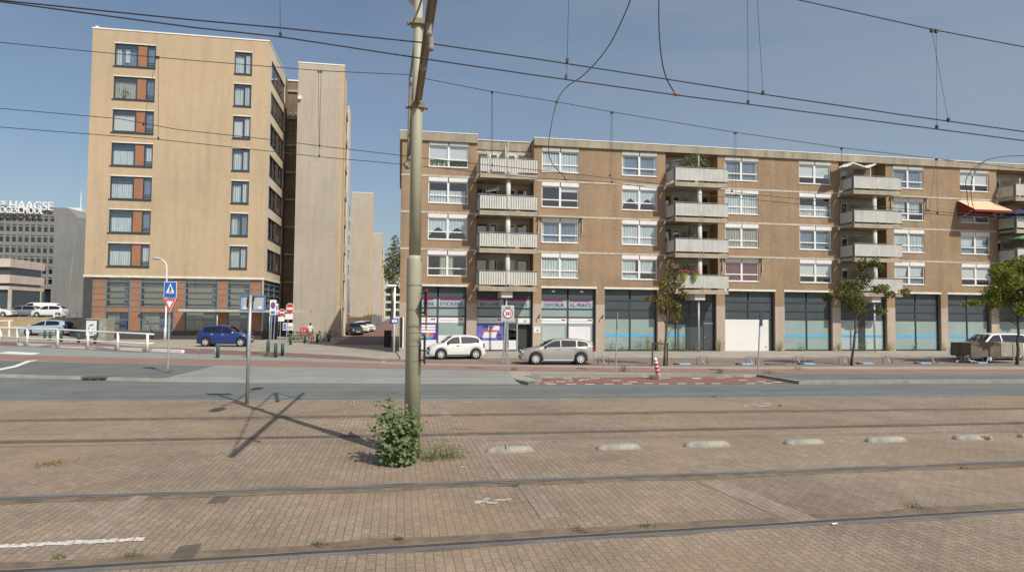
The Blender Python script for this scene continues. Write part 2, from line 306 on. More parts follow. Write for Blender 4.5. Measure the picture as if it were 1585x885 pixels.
# ------------------------------------------------------------------ mesh builder
def wloc(o):
    v = Vector((0, 0, 0))
    while o is not None: v += Vector(o.location); o = o.parent
    return v
class MB:
    def __init__(s): s.v = []; s.f = []; s.m = []; s.cur = 0
    def add(s, vs, fs):
        b = len(s.v); s.v += [Vector(p) for p in vs]
        for f in fs: s.f.append([b+i for i in f]); s.m.append(s.cur)
        return s
    def quad(s, a, b, c, d): return s.add([a, b, c, d], [(0, 1, 2, 3)])
    def poly(s, pts): return s.add(pts, [tuple(range(len(pts)))])
    def box(s, x0, x1, y0, y1, z0, z1):
        return s.add([(x0,y0,z0),(x1,y0,z0),(x1,y1,z0),(x0,y1,z0),(x0,y0,z1),(x1,y0,z1),(x1,y1,z1),(x0,y1,z1)],
                     [(0,3,2,1),(4,5,6,7),(0,1,5,4),(1,2,6,5),(2,3,7,6),(3,0,4,7)])
    def beam(s, a, b, wx, wz, up=(0, 0, 1)):
        a, b = Vector(a), Vector(b); d = (b-a).normalized(); u = Vector(up)
        if abs(d.dot(u)) > .95: u = Vector((0, 1, 0))
        sx = d.cross(u).normalized()*wx/2; sz = sx.cross(d).normalized()*wz/2
        return s.add([a-sx-sz, a+sx-sz, a+sx+sz, a-sx+sz, b-sx-sz, b+sx-sz, b+sx+sz, b-sx+sz],
                     [(0,3,2,1),(4,5,6,7),(0,1,5,4),(1,2,6,5),(2,3,7,6),(3,0,4,7)])
    def tube(s, pts, r, n=8, caps=True):
        pts = [Vector(p) for p in pts]; rs = r if isinstance(r, (list, tuple)) else [r]*len(pts)
        base = len(s.v); prev = None
        for i, p in enumerate(pts):
            d = (pts[min(i+1, len(pts)-1)]-pts[max(i-1, 0)]).normalized()
            if prev is None:
                u = Vector((0, 0, 1)) if abs(d.z) < .9 else Vector((0, 1, 0)); x = d.cross(u).normalized()
            else: x = (prev - d*prev.dot(d)).normalized()
            prev = x; y = d.cross(x)
            for k in range(n):
                a = 2*math.pi*k/n; s.v.append(p + (x*math.cos(a)+y*math.sin(a))*rs[i])
        for i in range(len(pts)-1):
            for k in range(n):
                k2 = (k+1) % n
                s.f.append([base+i*n+k, base+i*n+k2, base+(i+1)*n+k2, base+(i+1)*n+k]); s.m.append(s.cur)
        if caps:
            s.f.append([base+k for k in range(n)][::-1]); s.m.append(s.cur)
            s.f.append([base+(len(pts)-1)*n+k for k in range(n)]); s.m.append(s.cur)
        return s
    def cyl(s, a, b, r0, r1=None, n=14): return s.tube([a, b], [r0, r0 if r1 is None else r1], n)
    def ball(s, c, rx, ry=None, rz=None, n=10, m=6):
        c = Vector(c); ry = ry or rx; rz = rz or rx; base = len(s.v)
        for i in range(m+1):
            t = math.pi*i/m
            for k in range(n):
                a = 2*math.pi*k/n
                s.v.append(c + Vector((rx*math.sin(t)*math.cos(a), ry*math.sin(t)*math.sin(a), rz*math.cos(t))))
        for i in range(m):
            for k in range(n):
                k2 = (k+1) % n
                s.f.append([base+i*n+k, base+(i+1)*n+k, base+(i+1)*n+k2, base+i*n+k2]); s.m.append(s.cur)
        return s
    def disc(s, c, r, nrm=(0, -1, 0), n=24, th=0.0):
        c = Vector(c); nv = Vector(nrm).normalized(); u = Vector((0, 0, 1)) if abs(nv.z) < .9 else Vector((0, 1, 0))
        x = u.cross(nv).normalized(); y = nv.cross(x)
        if th: return s.tube([c, c+nv*th], r, n)
        return s.poly([c + (x*math.cos(2*math.pi*k/n)+y*math.sin(2*math.pi*k/n))*r for k in range(n)])
    def build(s, name, mat, parent=None, smooth=False, local=False, bevel=0.0):
        off = Vector((0, 0, 0)) if (parent is None or local) else wloc(parent)
        me = bpy.data.meshes.new(name); me.from_pydata([tuple(p-off) for p in s.v], [], s.f)
        for mm in (mat if isinstance(mat, (list, tuple)) else [mat]): me.materials.append(MT[mm] if isinstance(mm, str) else mm)
        if any(s.m): me.polygons.foreach_set('material_index', s.m)
        if smooth: me.polygons.foreach_set('use_smooth', [True]*len(me.polygons))
        me.update()
        o = bpy.data.objects.new(name, me); col.objects.link(o)
        if parent is not None: o.parent = parent
        if bevel:
            bv = o.modifiers.new('bevel', 'BEVEL'); bv.width = bevel; bv.segments = 2; bv.limit_method = 'ANGLE'
        return o
def pieces(mb, name, mat, parent=None, smooth=False):     # every loose piece becomes a part of its own
    par = list(range(len(mb.v)))
    def fnd(i):
        while par[i] != i: par[i] = par[par[i]]; i = par[i]
        return i
    for f in mb.f:
        for q in f[1:]: par[fnd(q)] = fnd(f[0])
    gr = {}
    for f, mi in zip(mb.f, mb.m): gr.setdefault(fnd(f[0]), []).append((f, mi))
    out = []
    for fs in gr.values():
        p = MB(); mp = {}
        for f, mi in fs:
            for q in f:
                if q not in mp: mp[q] = len(p.v); p.v.append(mb.v[q])
            p.f.append([mp[q] for q in f]); p.m.append(mi)
        out.append(p.build(name, mat, parent, smooth))
    return out
def fixnormals(o):
    bm = bmesh.new(); bm.from_mesh(o.data); bmesh.ops.remove_doubles(bm, verts=bm.verts, dist=1e-5)
    bmesh.ops.recalc_face_normals(bm, faces=bm.faces); bm.to_mesh(o.data); bm.free(); return o
def tag(o, label=None, cat=None, group=None, kind=None):
    if label: o['label'] = label
    if cat: o['category'] = cat
    if group: o['group'] = group
    if kind: o['kind'] = kind
    return o
def thing(name, label, cat, loc=(0, 0, 0), group=None):
    o = bpy.data.objects.new(name, None); col.objects.link(o); o.location = loc; o.empty_display_size = .3
    return tag(o, label, cat, group)
def copy_tree(o, parent=None):
    c = o.copy(); col.objects.link(c)
    if parent is not None: c.parent = parent
    for ch in list(o.children): copy_tree(ch, c)
    return c
def structure(name, mb, mat, smooth=False): return tag(mb.build(name, mat, smooth=smooth), kind='structure')

def holed(mb, axis, plane, u0, u1, v0, v1, holes, depth, inward):
    us = sorted({u0, u1, *[h[0] for h in holes], *[h[1] for h in holes]}); vs = sorted({v0, v1, *[h[2] for h in holes], *[h[3] for h in holes]})
    us = [u for u in us if u0 <= u <= u1]; vs = [v for v in vs if v0 <= v <= v1]
    P = (lambda u, d, v: (u, plane+d, v)) if axis == 'y' else (lambda u, d, v: (plane+d, u, v))
    for i in range(len(us)-1):
        for j in range(len(vs)-1):
            cu, cv = (us[i]+us[i+1])/2, (vs[j]+vs[j+1])/2
            if any(h[0] < cu < h[1] and h[2] < cv < h[3] for h in holes): continue
            mb.quad(P(us[i], 0, vs[j]), P(us[i+1], 0, vs[j]), P(us[i+1], 0, vs[j+1]), P(us[i], 0, vs[j+1]))
    for h in holes:
        d = (h[4] if len(h) > 4 else depth)*inward; a, b, c, e = h[:4]
        mb.quad(P(a, 0, c), P(a, d, c), P(a, d, e), P(a, 0, e)); mb.quad(P(b, 0, c), P(b, 0, e), P(b, d, e), P(b, d, c))
        mb.quad(P(a, 0, c), P(b, 0, c), P(b, d, c), P(a, d, c))
        if len(h) < 6: mb.quad(P(a, 0, e), P(a, d, e), P(b, d, e), P(b, 0, e))
def text_mesh(name, s, mat, parent, x, Y, z, height=None, width=None, depth=.02, center=True, bold=0.0, to=None):
    cu = bpy.data.curves.new(name, 'FONT'); cu.body = s; cu.extrude = 0; cu.offset = 0
    ob = bpy.data.objects.new(name, cu); col.objects.link(ob)
    dg = bpy.context.evaluated_depsgraph_get(); me = bpy.data.meshes.new_from_object(ob.evaluated_get(dg))
    bpy.data.objects.remove(ob); bpy.data.curves.remove(cu)
    xs = [v.co.x for v in me.vertices]; ys = [v.co.y for v in me.vertices]
    x0, x1, y0, y1 = min(xs), max(xs), min(ys), max(ys)
    sx = width/(x1-x0) if width else height/(y1-y0); sy = height/(y1-y0) if height else sx
    mb = MB()
    place = to or (lambda a, b, d: Vector((x + a, Y + d, z + b)))
    bolds = [(-bold, 0), (bold, 0)] if bold else [(0, 0)]
    for dx, dz in bolds:
        for dd in ((0,) if depth <= .03 else (0, depth)):
            vs = [place((v.co.x-((x0+x1)/2 if center else x0))*sx + dx, (v.co.y-y0)*sy + dz, dd + (0.0 if dx <= 0 else -.0012)) for v in me.vertices]
            mb.add(vs, [tuple(p.vertices) for p in me.polygons])
    if depth > .03:      # side faces of raised letters
        edges = {}
        for p in me.polygons:
            for e in p.edge_keys: edges[e] = edges.get(e, 0)+1
        base = [place((v.co.x-((x0+x1)/2 if center else x0))*sx, (v.co.y-y0)*sy, 0) for v in me.vertices]
        back = [place((v.co.x-((x0+x1)/2 if center else x0))*sx, (v.co.y-y0)*sy, depth) for v in me.vertices]
        for (a, b), c in edges.items():
            if c == 1: mb.quad(base[a], base[b], back[b], back[a])
    bpy.data.meshes.remove(me)
    return mb.build(name, mat, parent)
# ================================================================== GROUND
PZ = 0.10                                   # pavement level above the road
def line(pts, z, extl=None, extr=None):
    L = [G(x, y, z) for x, y in pts]
    if extl is not None: L.insert(0, Vector((extl[0], extl[1], z)))
    if extr is not None: L.append(Vector((extr[0], extr[1], z)))
    return L
def strip(name, up, lo, mat, z):            # level sheet between two lines of points
    mb = MB(); pts = [Vector((p.x, p.y, z)) for p in lo] + [Vector((p.x, p.y, z)) for p in reversed(up)]
    mb.poly(pts); return structure(name, mb, mat)
mb = MB(); mb.poly([(-1500, -600, -.06), (1500, -600, -.06), (1500, 1800, -.06), (-1500, 1800, -.06)])
structure('ground', mb, 'ground')
edge = [Vector((-160, 27, 0)), Vector((-40, 25.4, 0)), Vector((-12.4, 23.25, 0)), Vector((-4.5, 22.58, 0)), Vector((3.8, 22.06, 0)), Vector((12.2, 21.55, 0)), Vector((23, 20.95, 0)), Vector((60, 19.9, 0)), Vector((180, 19, 0))]
mb = MB(); mb.poly([(-160, -30, 0), (180, -30, 0)] + [tuple(p) for p in reversed(edge)])
structure('tram_bed', mb, 'paver')
mb = MB(); mb.poly([tuple(p) for p in edge] + [(180, 36, 0), (40, 36, 0), (0, 36, 0), (-40, 48, 0), (-160, 80, 0)])
structure('road', mb, 'road')
mb = MB(); rs = random.Random(4)               # tarred seam and patches along the road
sm = [Vector((p.x, p.y+2.2+rs.uniform(-.03, .03), .003)) for p in [Vector((-60, 27, 0))]+edge[2:7]+[Vector((60, 20.4, 0))]]
for a, b in zip(sm[:-1], sm[1:]): mb.quad(a, b, b+Vector((0, .05, 0)), a+Vector((0, .05, 0)))
for x, y, l, w_ in ((-2, 24.1, .9, .14), (8.5, 23.9, .7, .18), (16, 23.3, 1.3, .08)): mb.poly([(x, y, .0032), (x+l, y-.05, .0032), (x+l*.9, y+w_, .0032), (x+.1, y+w_*.8, .0032)])
structure('road_seam', mb, 'asphalt')
mb = MB()                                    # flush concrete edge band between tram bed and road
for a, b in zip(edge[:-1], edge[1:]):
    mb.quad(a+Vector((0, -.10, .004)), b+Vector((0, -.10, .004)), b+Vector((0, .10, .004)), a+Vector((0, .10, .004)))
structure('road_edge_band', mb, 'kerb_dark')

# pavement edge along the far side of the road (kerb line), read left to right
kerbL = [Vector((-160, 74, PZ)), Vector((-40, 39.2, PZ))] + line([(0, 580), (130, 583.5), (255, 587)], PZ)
rampT = line([(268, 583), (430, 582.5), (600, 583), (795, 585)], PZ)
kerbR = line([(800, 588), (818, 592), (830, 592.5)], PZ)
bayT = line([(838, 586), (818, 581.5), (1000, 580), (1172, 579.5)], PZ)
kerbR2 = line([(1200, 584.5), (1236, 590.5), (1400, 590), (1585, 588.8)], PZ) + [Vector((60, 24.4, PZ)), Vector((180, 23.5, PZ))]
front = kerbL + rampT + kerbR + bayT + kerbR2
mb = MB(); mb.poly([tuple(p) for p in front] + [(180, 700, PZ), (-32, 700, PZ), (-32, 120, PZ), (-160, 120, PZ)])
structure('pavement', mb, 'slabs')
def kerb_run(pts, wid=.16, mat='kerb'):
    k = MB()
    for a, b in zip(pts[:-1], pts[1:]):
        d = (b-a).normalized(); nrm = Vector((-d.y, d.x, 0))*wid; up = Vector((0, 0, .022)); dn = Vector((0, 0, -PZ-.01)); o = Vector((d.y, -d.x, 0))*.012
        k.quad(a+up+o, b+up+o, b+up+nrm, a+up+nrm); k.quad(a+dn+o*2.5, b+dn+o*2.5, b+up+o, a+up+o); k.quad(a+nrm+up, b+nrm+up, b+nrm+dn, a+nrm+dn)
    for a, b, e in ((pts[0], pts[1], pts[0]), (pts[-2], pts[-1], pts[-1])):
        d = (b-a).normalized(); nrm = Vector((-d.y, d.x, 0))*wid; up = Vector((0, 0, .022)); dn = Vector((0, 0, -PZ-.01)); o = Vector((d.y, -d.x, 0))*.012
        k.quad(e+dn+o*2.5, e+up+o, e+up+nrm, e+dn+nrm)
    return structure('kerb', k, mat)
kerb_run(kerbL)
kerb_run(kerbR, .3, 'kerb_dark'); kerb_run(bayT[1:], .22, 'kerb_dark'); kerb_run([bayT[-1]]+kerbR2, .2, 'kerb_dark'); kerb_run([kerbR[-1], bayT[0], bayT[1]], .2, 'kerb_dark')
# entry ramp of slabs from road up to pavement
lowr = [G(x, y, .004) for x, y in [(262, 591), (430, 592.5), (600, 593.5), (806, 594.5)]]
mb = MB()
for i in range(3): mb.quad(lowr[i], lowr[i+1], rampT[i+1], rampT[i])
mb.poly([lowr[0], rampT[0], G(252, 586.5, PZ), G(250, 590.5, .004)])
structure('entry_ramp', mb, 'ramp')
biket = line([(0, 549), (210, 554), (440, 558.5), (570, 562), (700, 565.5), (900, 568.5), (1160, 571), (1585, 571.5)], PZ, (-160, 122), (180, 30.6))
bikeb = line([(0, 556.5), (210, 562.5), (440, 567), (570, 569.5), (700, 572), (900, 575.5), (1160, 578), (1585, 579.3)], PZ, (-160, 112), (180, 27.2))
for i in (0,): biket[0] = Vector((-80, 68, PZ)); bikeb[0] = Vector((-80, 63, PZ))
strip('bike_path', biket, bikeb, 'red', PZ+.008)
strip('entry_paving', line([(333, 565.6), (440, 567.4), (570, 570), (700, 572.5), (787, 574.4)], PZ), rampT, 'entry', PZ+.004)
isl = line([(0, 557.5), (110, 560.5), (210, 563), (333, 566)], PZ)
strip('asphalt_island', [Vector((-34, 49, 0))]+isl, [Vector((-34, 40.0, 0))]+line([(0, 578.6), (130, 582), (252, 585.3), (263, 583)], PZ), 'asphalt', PZ+.005)
strip('side_road', line([(-60, 533), (30, 536), (200, 545), (330, 548), (470, 553.5), (590, 559)], PZ), line([(-60, 547.4), (0, 549), (210, 554), (440, 558), (590, 562)], PZ), 'asphalt_light', PZ+.004)
strip('asphalt_apron', line([(820, 577), (900, 577.6), (1000, 578.6), (1100, 579)], PZ), line([(825, 580), (900, 580), (1000, 579.8), (1100, 579.6)], PZ), 'kerb_dark', PZ+.004)
strip('asphalt_verge', line([(1178, 578.4), (1300, 579), (1585, 580)], PZ)+[Vector((90, 27.0, 0))], line([(1205, 583.5), (1240, 588), (1400, 587.5), (1585, 586.6)], PZ)+[Vector((90, 24.9, 0))], 'asphalt', PZ+.004)
strip('parking_lane', line([(596, 555), (680, 554.5), (800, 553.8), (960, 553.5), (1120, 553.8), (1300, 552.6), (1500, 552)], PZ)+[Vector((90, 43, 0))],
      line([(596, 560), (680, 562.5), (800, 565), (960, 566.5), (1120, 567), (1300, 567), (1585, 567)], PZ)+[Vector((90, 32.5, 0))], 'lane', PZ+.004)
strip('street', line([(-60, 528), (150, 530), (205, 536), (330, 541), (440, 545.5), (520, 549.5), (575, 554), (596, 556)], PZ), line([(-60, 533), (30, 536), (200, 545), (330, 548), (470, 553.5), (590, 559)], PZ), 'lane_red', PZ+.0025)
kb = line([(620, 556), (680, 553.8), (800, 553), (960, 552.6), (1120, 553), (1300, 551.8), (1500, 551.2)], PZ)+[Vector((90, 43.4, PZ))]
k = MB()
for a, b in zip(kb[:-1], kb[1:]):
    k.quad(a+Vector((0, -.2, .0)), b+Vector((0, -.2, .0)), b+Vector((0, -.2, .07)), a+Vector((0, -.2, .07))); k.quad(a+Vector((0, -.2, .07)), b+Vector((0, -.2, .07)), b+Vector((0, .05, .07)), a+Vector((0, .05, .07)))
structure('pavement_kerb', k, 'kerb')
mb = MB(); mb.poly([tuple(p)[:2]+(PZ+.07,) for p in kb] + [(90, 47.2, PZ+.07), (-.2, 47.2, PZ+.07)])
structure('shop_pavement', mb, 'slabs')
mb = MB(); mb.poly([(-5.6, 58, PZ+.006), (-.7, 58, PZ+.006), (-.9, 120, PZ+.006), (-1.2, 420, PZ+.006), (-4.2, 420, PZ+.006), (-5.2, 120, PZ+.006)])
structure('alley_street', mb, 'lane_red')
# red bay with white blocks on the road
bay = [G(x, y, .006) for x, y in [(843, 588), (822, 583.5), (1000, 582), (1170, 581.5), (1200, 586.5), (1228, 592.5), (1100, 594), (950, 594.5), (826, 595.5)]]
mb = MB(); mb.poly(bay); structure('red_parking_bay', mb, 'redbay')
mb = MB()
for x, y in [(826, 583.4), (850, 584.3), (878, 585.4), (894, 588.5), (921, 585.3), (938, 583.3), (954, 588.8), (979, 590.6), (1000, 583), (1004, 593), (1030, 584.5), (1079, 585.5), (1077, 584.6), (1115, 584.3), (1127, 582.8), (1149, 588.2), (1138, 582.2), (1158, 582.7), (1178, 590.2), (853, 594.6), (884, 594.2), (913, 594.2), (942, 593.8), (971, 593.7), (1027, 593.6), (1055, 593.4), (1083, 593.3), (1108, 593.3), (1162, 593.2), (1188, 593), (1203, 591.2), (849, 592), (868, 590.4), (887, 588.6), (905, 587.2)]:
    c = G(x, y, .011); mb.poly([c+Vector((-.22, -.11, 0)), c+Vector((.20, -.11, 0)), c+Vector((.24, .11, 0)), c+Vector((-.18, .11, 0))])
structure('bay_markings', mb, 'line_faded')
# white lines on the left junction
mb = MB()
mb.poly([G(x, y, PZ+.012) for x, y in [(-6, 546.5), (14, 543.8), (64, 546.2), (49, 549)]])
P1 = [(-4, 573.6), (26, 567.6), (48, 559.2), (60, 557.4)]
P2 = [(-4, 570.8), (22, 565.5), (40, 558.6), (52, 556.9)]
for i in range(3): mb.poly([G(*P1[i], PZ+.013), G(*P1[i+1], PZ+.013), G(*P2[i+1], PZ+.013), G(*P2[i], PZ+.013)])
structure('road_markings', mb, 'line')
mb = MB()
def worn(mb, pts, z=.008): mb.poly([G(x, y, z) for x, y in pts])
rr = random.Random(3)
stripe = mb; x = 0
while x < 215:                               # broken white stripe, bottom left
    wd = rr.uniform(7, 15); y = 845 - x*.052
    worn(mb, [(x-6, y+rr.uniform(1.5, 3.5)), (x+wd-5, y+rr.uniform(1.5, 3)), (x+wd, y-rr.uniform(1.5, 4)), (x, y-rr.uniform(2, 4))]); x += wd + rr.uniform(.8, 2.5)
structure('white_stripe', stripe, 'line_faded'); mb = MB()
for x, y, wd in [(733, 775, 22), (752, 777, 18), (765, 773, 22), (748, 771, 10), (782, 772, 8), (734, 778, 9)]:
    worn(mb, [(x, y+2), (x+wd, y+1.5), (x+wd+1, y-1.5), (x+2, y-1)])
for i in range(10):
    x = 1150 + rr.uniform(0, 55); y = 627 + rr.uniform(-3, 3); worn(mb, [(x, y+.8), (x+9, y+.7), (x+9, y-.6), (x, y-.6)])
for i in range(12):
    x = 530 + rr.uniform(0, 20); y = 623+rr.uniform(-2, 2); worn(mb, [(x, y+.6), (x+5, y+.5), (x+5, y-.5), (x, y-.5)])
structure('worn_markings', mb, 'line_worn')
mb = MB()                                    # pale repair bands of paving across the tracks
for pts in ([(40, 870), (118, 866), (232, 766), (206, 767)], [(662, 620), (675, 620), (722, 664), (703, 664)], [(722, 672), (741, 672), (800, 741), (778, 741)], [(1080, 745), (1118, 743), (1280, 808), (1236, 812)],
            [(800, 751), (830, 749), (870, 800), (838, 802)]):
    worn(mb, pts, .005)
mt = bricks('pale_tram_paver', (.325, .25, .192), (.262, .204, .158), (.15, .118, .09), .22, .112, 'across', .0075, .88, .16, .6, 0, .5, fine=.15)
tag(mb.build('repaired_paving', mt), kind='structure')
# soil and rust strips beside the rails
RAILS = [([(-160, 22.3), (-40, 20.0), (-10.3, 19.15), (0, 18.85), (10, 18.5), (20, 18.1), (60, 17.2), (180, 16.6)], 'tram rail nearest the road, thin and dirty'),
         ([(-160, 17.5), (-40, 16.6), (-8.6, 16.08), (0, 15.86), (10, 15.72), (20, 15.6), (60, 15.3), (180, 15)], 'second tram rail from the road, behind the row of concrete blocks'),
         ([(-160, 11.6), (-40, 11.4), (-6, 11.36), (0, 11.33), (6.4, 11.38), (12.5, 11.46), (60, 11.9), (180, 12.4)], 'polished tram rail in front of the pole bush and concrete blocks'),
         ([(-160, 7.2), (-40, 7.6), (-3.6, 8.11), (-1.1, 8.2), (4.4, 8.38), (9.3, 8.52), (60, 9.2), (180, 9.8)], 'tram rail nearest the camera with a wide dirty groove')]
def smoothline(pts, step=1.5):
    out = []
    for (x0, y0), (x1, y1) in zip(pts[:-1], pts[1:]):
        n = max(1, int(min(abs(x1-x0), 60)/step)); out += [(x0+(x1-x0)*i/n, y0+(y1-y0)*i/n) for i in range(n)]
    return out+[pts[-1]]
rs = random.Random(5)
for i, (pts, lab) in enumerate(RAILS):
    sl = smoothline(pts, .7); near = i in (2, 3)
    def band(mb, y0, y1, z, jit=0.0):
        J = [(rs.uniform(-jit, jit), rs.uniform(-jit, jit)) for _ in sl]
        for k in range(len(sl)-1):
            a, b = sl[k], sl[k+1]
            mb.quad((a[0], a[1]+y0+J[k][0], z), (b[0], b[1]+y0+J[k+1][0], z), (b[0], b[1]+y1+J[k+1][1], z), (a[0], a[1]+y1+J[k][1], z))
    soil = MB()
    if i == 0: band(soil, -.26, .28, .003, .05)
    elif i == 1: band(soil, -.16, .2, .003, .04)
    elif i == 2: band(soil, -.36, .09, .003, .07)
    else: band(soil, -.05, .44, .003, .08)
    structure('rail_soil', soil, 'soil')
    hw_ = .042 if i == 3 else .036
    rail = MB(); band(rail, -.036, .036, .016)
    for k in range(len(sl)-1):
        a, b = sl[k], sl[k+1]
        for s in (-.036, .036): rail.quad((a[0], a[1]+s, 0), (b[0], b[1]+s, 0), (b[0], b[1]+s, .016), (a[0], a[1]+s, .016))
    ro = tag(rail.build('tram_rail', 'rail' if near else 'rail_dull'), lab, 'tram rail', 'tram rails set in the paving')
    g = MB(); s = 1 if i in (0, 3) else -1
    if i == 3: band(g, .036, .135, .006)
    else: band(g, -.085 if s < 0 else .036, -.036 if s < 0 else .085, .006)
    g.build('groove', 'groove', ro)
    l = MB()
    if i == 3: band(l, .135, .17, .010)
    else: band(l, -.13 if s < 0 else .085, -.085 if s < 0 else .13, .010)
    l.build('guard_lip', 'lip', ro)
for pts, lab in (([(332, 768), (358, 766), (350, 776), (320, 778)], 'small rusty plate just under the polished tram rail'), ([(278, 845), (312, 840), (300, 861), (262, 865)], 'larger rusty plate beside the tram rail nearest the camera')):
    mb = MB(); worn(mb, pts, .012); p4 = list(mb.v)
    for q1, q2 in zip(p4, p4[1:]+p4[:1]): mb.quad(q1, q2, q2-Vector((0, 0, .011)), q1-Vector((0, 0, .011)))
    tag(mb.build('track_drain_plate', 'iron'), lab, 'drain plate', 'rusty drain plates beside the rails')
# raised road and dry bank at far left
bankz = PY(60, 491, 94).z
mb = MB(); mb.poly([(-170, 94, bankz), (-33, 94, bankz), (-33, 700, bankz), (-170, 700, bankz)]); structure('raised_road', mb, 'asphalt_light')
mb = MB(); rs = random.Random(11); nx = 40; ny = 8
vs = []
for j in range(ny+1):
    for i in range(nx+1):
        t = j/ny; x = -120+i*(88.0/nx); vs.append((x, 82.5+11.5*t+rs.uniform(-.2, .2), PZ-.03+(bankz-PZ+.05)*(3*t*t-2*t**3)+(rs.uniform(-.07, .07) if 0 < j < ny else 0)))
mb.add(vs, [(j*(nx+1)+i, j*(nx+1)+i+1, (j+1)*(nx+1)+i+1, (j+1)*(nx+1)+i) for j in range(ny) for i in range(nx)])
structure('grass_bank', mb, 'drygrass', True)
# ================================================================== CORNER APARTMENT BLOCK (right)
D = 47.02; BASE = 0.0; XE = 76.0; YB = 66.0
ZT = [15.22, 12.62, 9.99, 7.34]; ZB = [13.40, 10.78, 8.16, 5.55]
WX = [(1.90, 4.74), (10.20, 13.02), (16.38, 19.18), (24.72, 27.53), (31.04, 33.83), (39.44, 42.24), (45.70, 48.48), (54.1, 56.9), (60.3, 63.1)]
REC = [(5.37, 9.60), (19.86, 24.13), (34.53, 38.77), (49.22, 53.45)]
BAYS = [(0.67, 4.74), (5.48, 9.61), (10.24, 14.39), (15.06, 19.22), (19.89, 23.98), (24.69, 28.90), (29.70, 33.86), (34.58, 38.72), (39.46, 43.69), (44.34, 48.47), (49.2, 53.5), (54.1, 58.2)]
GT = 4.80
block = thing('apartment_block', 'long brown brick apartment block over shops with white corrugated balconies', 'apartment building', (30, 50, 0))
holes = [(a, b, z0, z1, .24) for a, b in WX for z0, z1 in zip(ZB, ZT)]
for i, (a, b) in enumerate(REC): holes.append((a, b, GT+.12, 15.82, 1.35, 'open') if i == 0 else (a, b, GT+.12, 15.3, 1.35))
for a, b in BAYS: holes.append((a, b, BASE, GT, .42))
mb = MB(); holed(mb, 'y', D, 0, XE, BASE, 15.82, holes, .3, 1)
mb.quad((0, D, BASE), (0, YB, BASE), (0, YB, 15.82), (0, D, 15.82)); mb.quad((XE, D, BASE), (XE, D, 15.82), (XE, YB, 15.82), (XE, YB, BASE)); mb.quad((0, YB, BASE), (XE, YB, BASE), (XE, YB, 15.82), (0, YB, 15.82))
wall = mb.build('wall', 'brick', block)
mb = MB(); mb.box(.2, XE-.2, D+2.2, YB-.2, .1, 15.6)
for a, b in WX: mb.box(a-.5, b+.5, D+1.1, D+1.14, 5.2, 15.5)
mb.build('room_backing', 'interior', block)
mb = MB(); mb.box(.05, REC[0][0], D+.05, YB-.05, 15.70, 15.78); mb.box(REC[0][1], XE-.05, D+.05, YB-.05, 15.70, 15.78); mb.box(REC[0][0]+.001, REC[0][1]-.001, D+1.36, YB-.05, 15.70, 15.78)
mb.build('roof', 'soffit', block)
mb = MB()
mb.box(-.16, 5.40, D-.16, D+.12, 15.22, 15.83); mb.box(-.16, -.002, D+.12, YB+.1, 15.22, 15.83); mb.box(9.58, XE, D-.16, D+.12, 15.30, 15.83)
mb.box(5.402, 5.45, D+.12, D+1.33, 15.22, 15.8)
mb.box(5.45, 9.56, D+1.22, D+1.34, 15.12, 15.80)
pr = mb.build('parapet', 'parapet', block)
mb = MB(); mb.box(-.19, 5.43, D-.19, D+.14, 15.83, 15.88); mb.box(-.19, 0.05, D+.14, YB+.1, 15.83, 15.88); mb.box(9.55, XE, D-.19, D+.14, 15.83, 15.88); mb.box(5.43, 9.55, D+1.16, D+1.36, 15.80, 15.85)
mb.build('coping', 'coping', pr)
mb = MB()
segs = [(-.02, 5.35), (9.62, 19.84), (24.15, 34.51), (38.79, 49.2), (53.47, XE)]
for z in (12.64, 10.01, 7.36):
    for a, b in segs: mb.box(a, b, D-.025, D+.002, z, z+.15)
for z in (12.64, 10.01, 7.36): mb.box(-.028, -.002, D, YB, z, z+.15)
pieces(mb, 'floor_band', 'band', block)
mb = MB()
for i, (a, b) in enumerate(BAYS):
    if i in (1, 4, 7, 10): continue
    mb.box(a-.05, b+.05, D-.035, D+.25, GT-.012, GT+.13)
pieces(mb, 'lintel', 'lintel', block)
mb = MB()                                    # pale brick facing on the piers
px = [0.0] + [v for ab in BAYS for v in ab]
for a, b in zip(px[0::2], px[1::2]): mb.box(a-.004 if a else -.006, b+.004, D-.006, D+.10, BASE, 3.62)
mb.box(-.010, -.001, D+.101, D+2.0, BASE, 3.60)
pieces(mb, 'pier_facing', 'brick_pale', block)

def curtain_sheet(mb, x0, x1, y, z0, z1, amp=.035, n=None):
    n = n or max(6, int((x1-x0)/.06)); rr = random.Random(int(x0*977+z0*131))
    a = []; ph = rr.uniform(0, 6)
    for i in range(n+1):
        x = x0+(x1-x0)*i/n; a.append((x, y+amp*math.sin(ph+i*1.9)+rr.uniform(-.012, .012)))
    for i in range(n): mb.quad((a[i][0], a[i][1], z0), (a[i+1][0], a[i+1][1], z0), (a[i+1][0], a[i+1][1], z1), (a[i][0], a[i][1], z1))
STY = [  # left to right, top to bottom: curtain arrangement seen behind each window
 ['plants_blind', 'net_low', 'net_drape', 'beige_split'],
 ['net_full', 'blind_part', 'empty', 'net_full'],
 ['empty', 'net_drape', 'net_full', 'net_half'],
 ['empty', 'net_full', 'grey_full', 'rose'],
 ['blind_half', 'net_low', 'empty', 'blind_low'],
 ['empty', 'net_half', 'net_full', 'tilt'],
 ['blind_half', 'dark', 'tilt', 'blind_half'],
 ['net_full', 'empty', 'net_low', 'net_full'], ['empty', 'net_half', 'blind_half', 'net_full']]
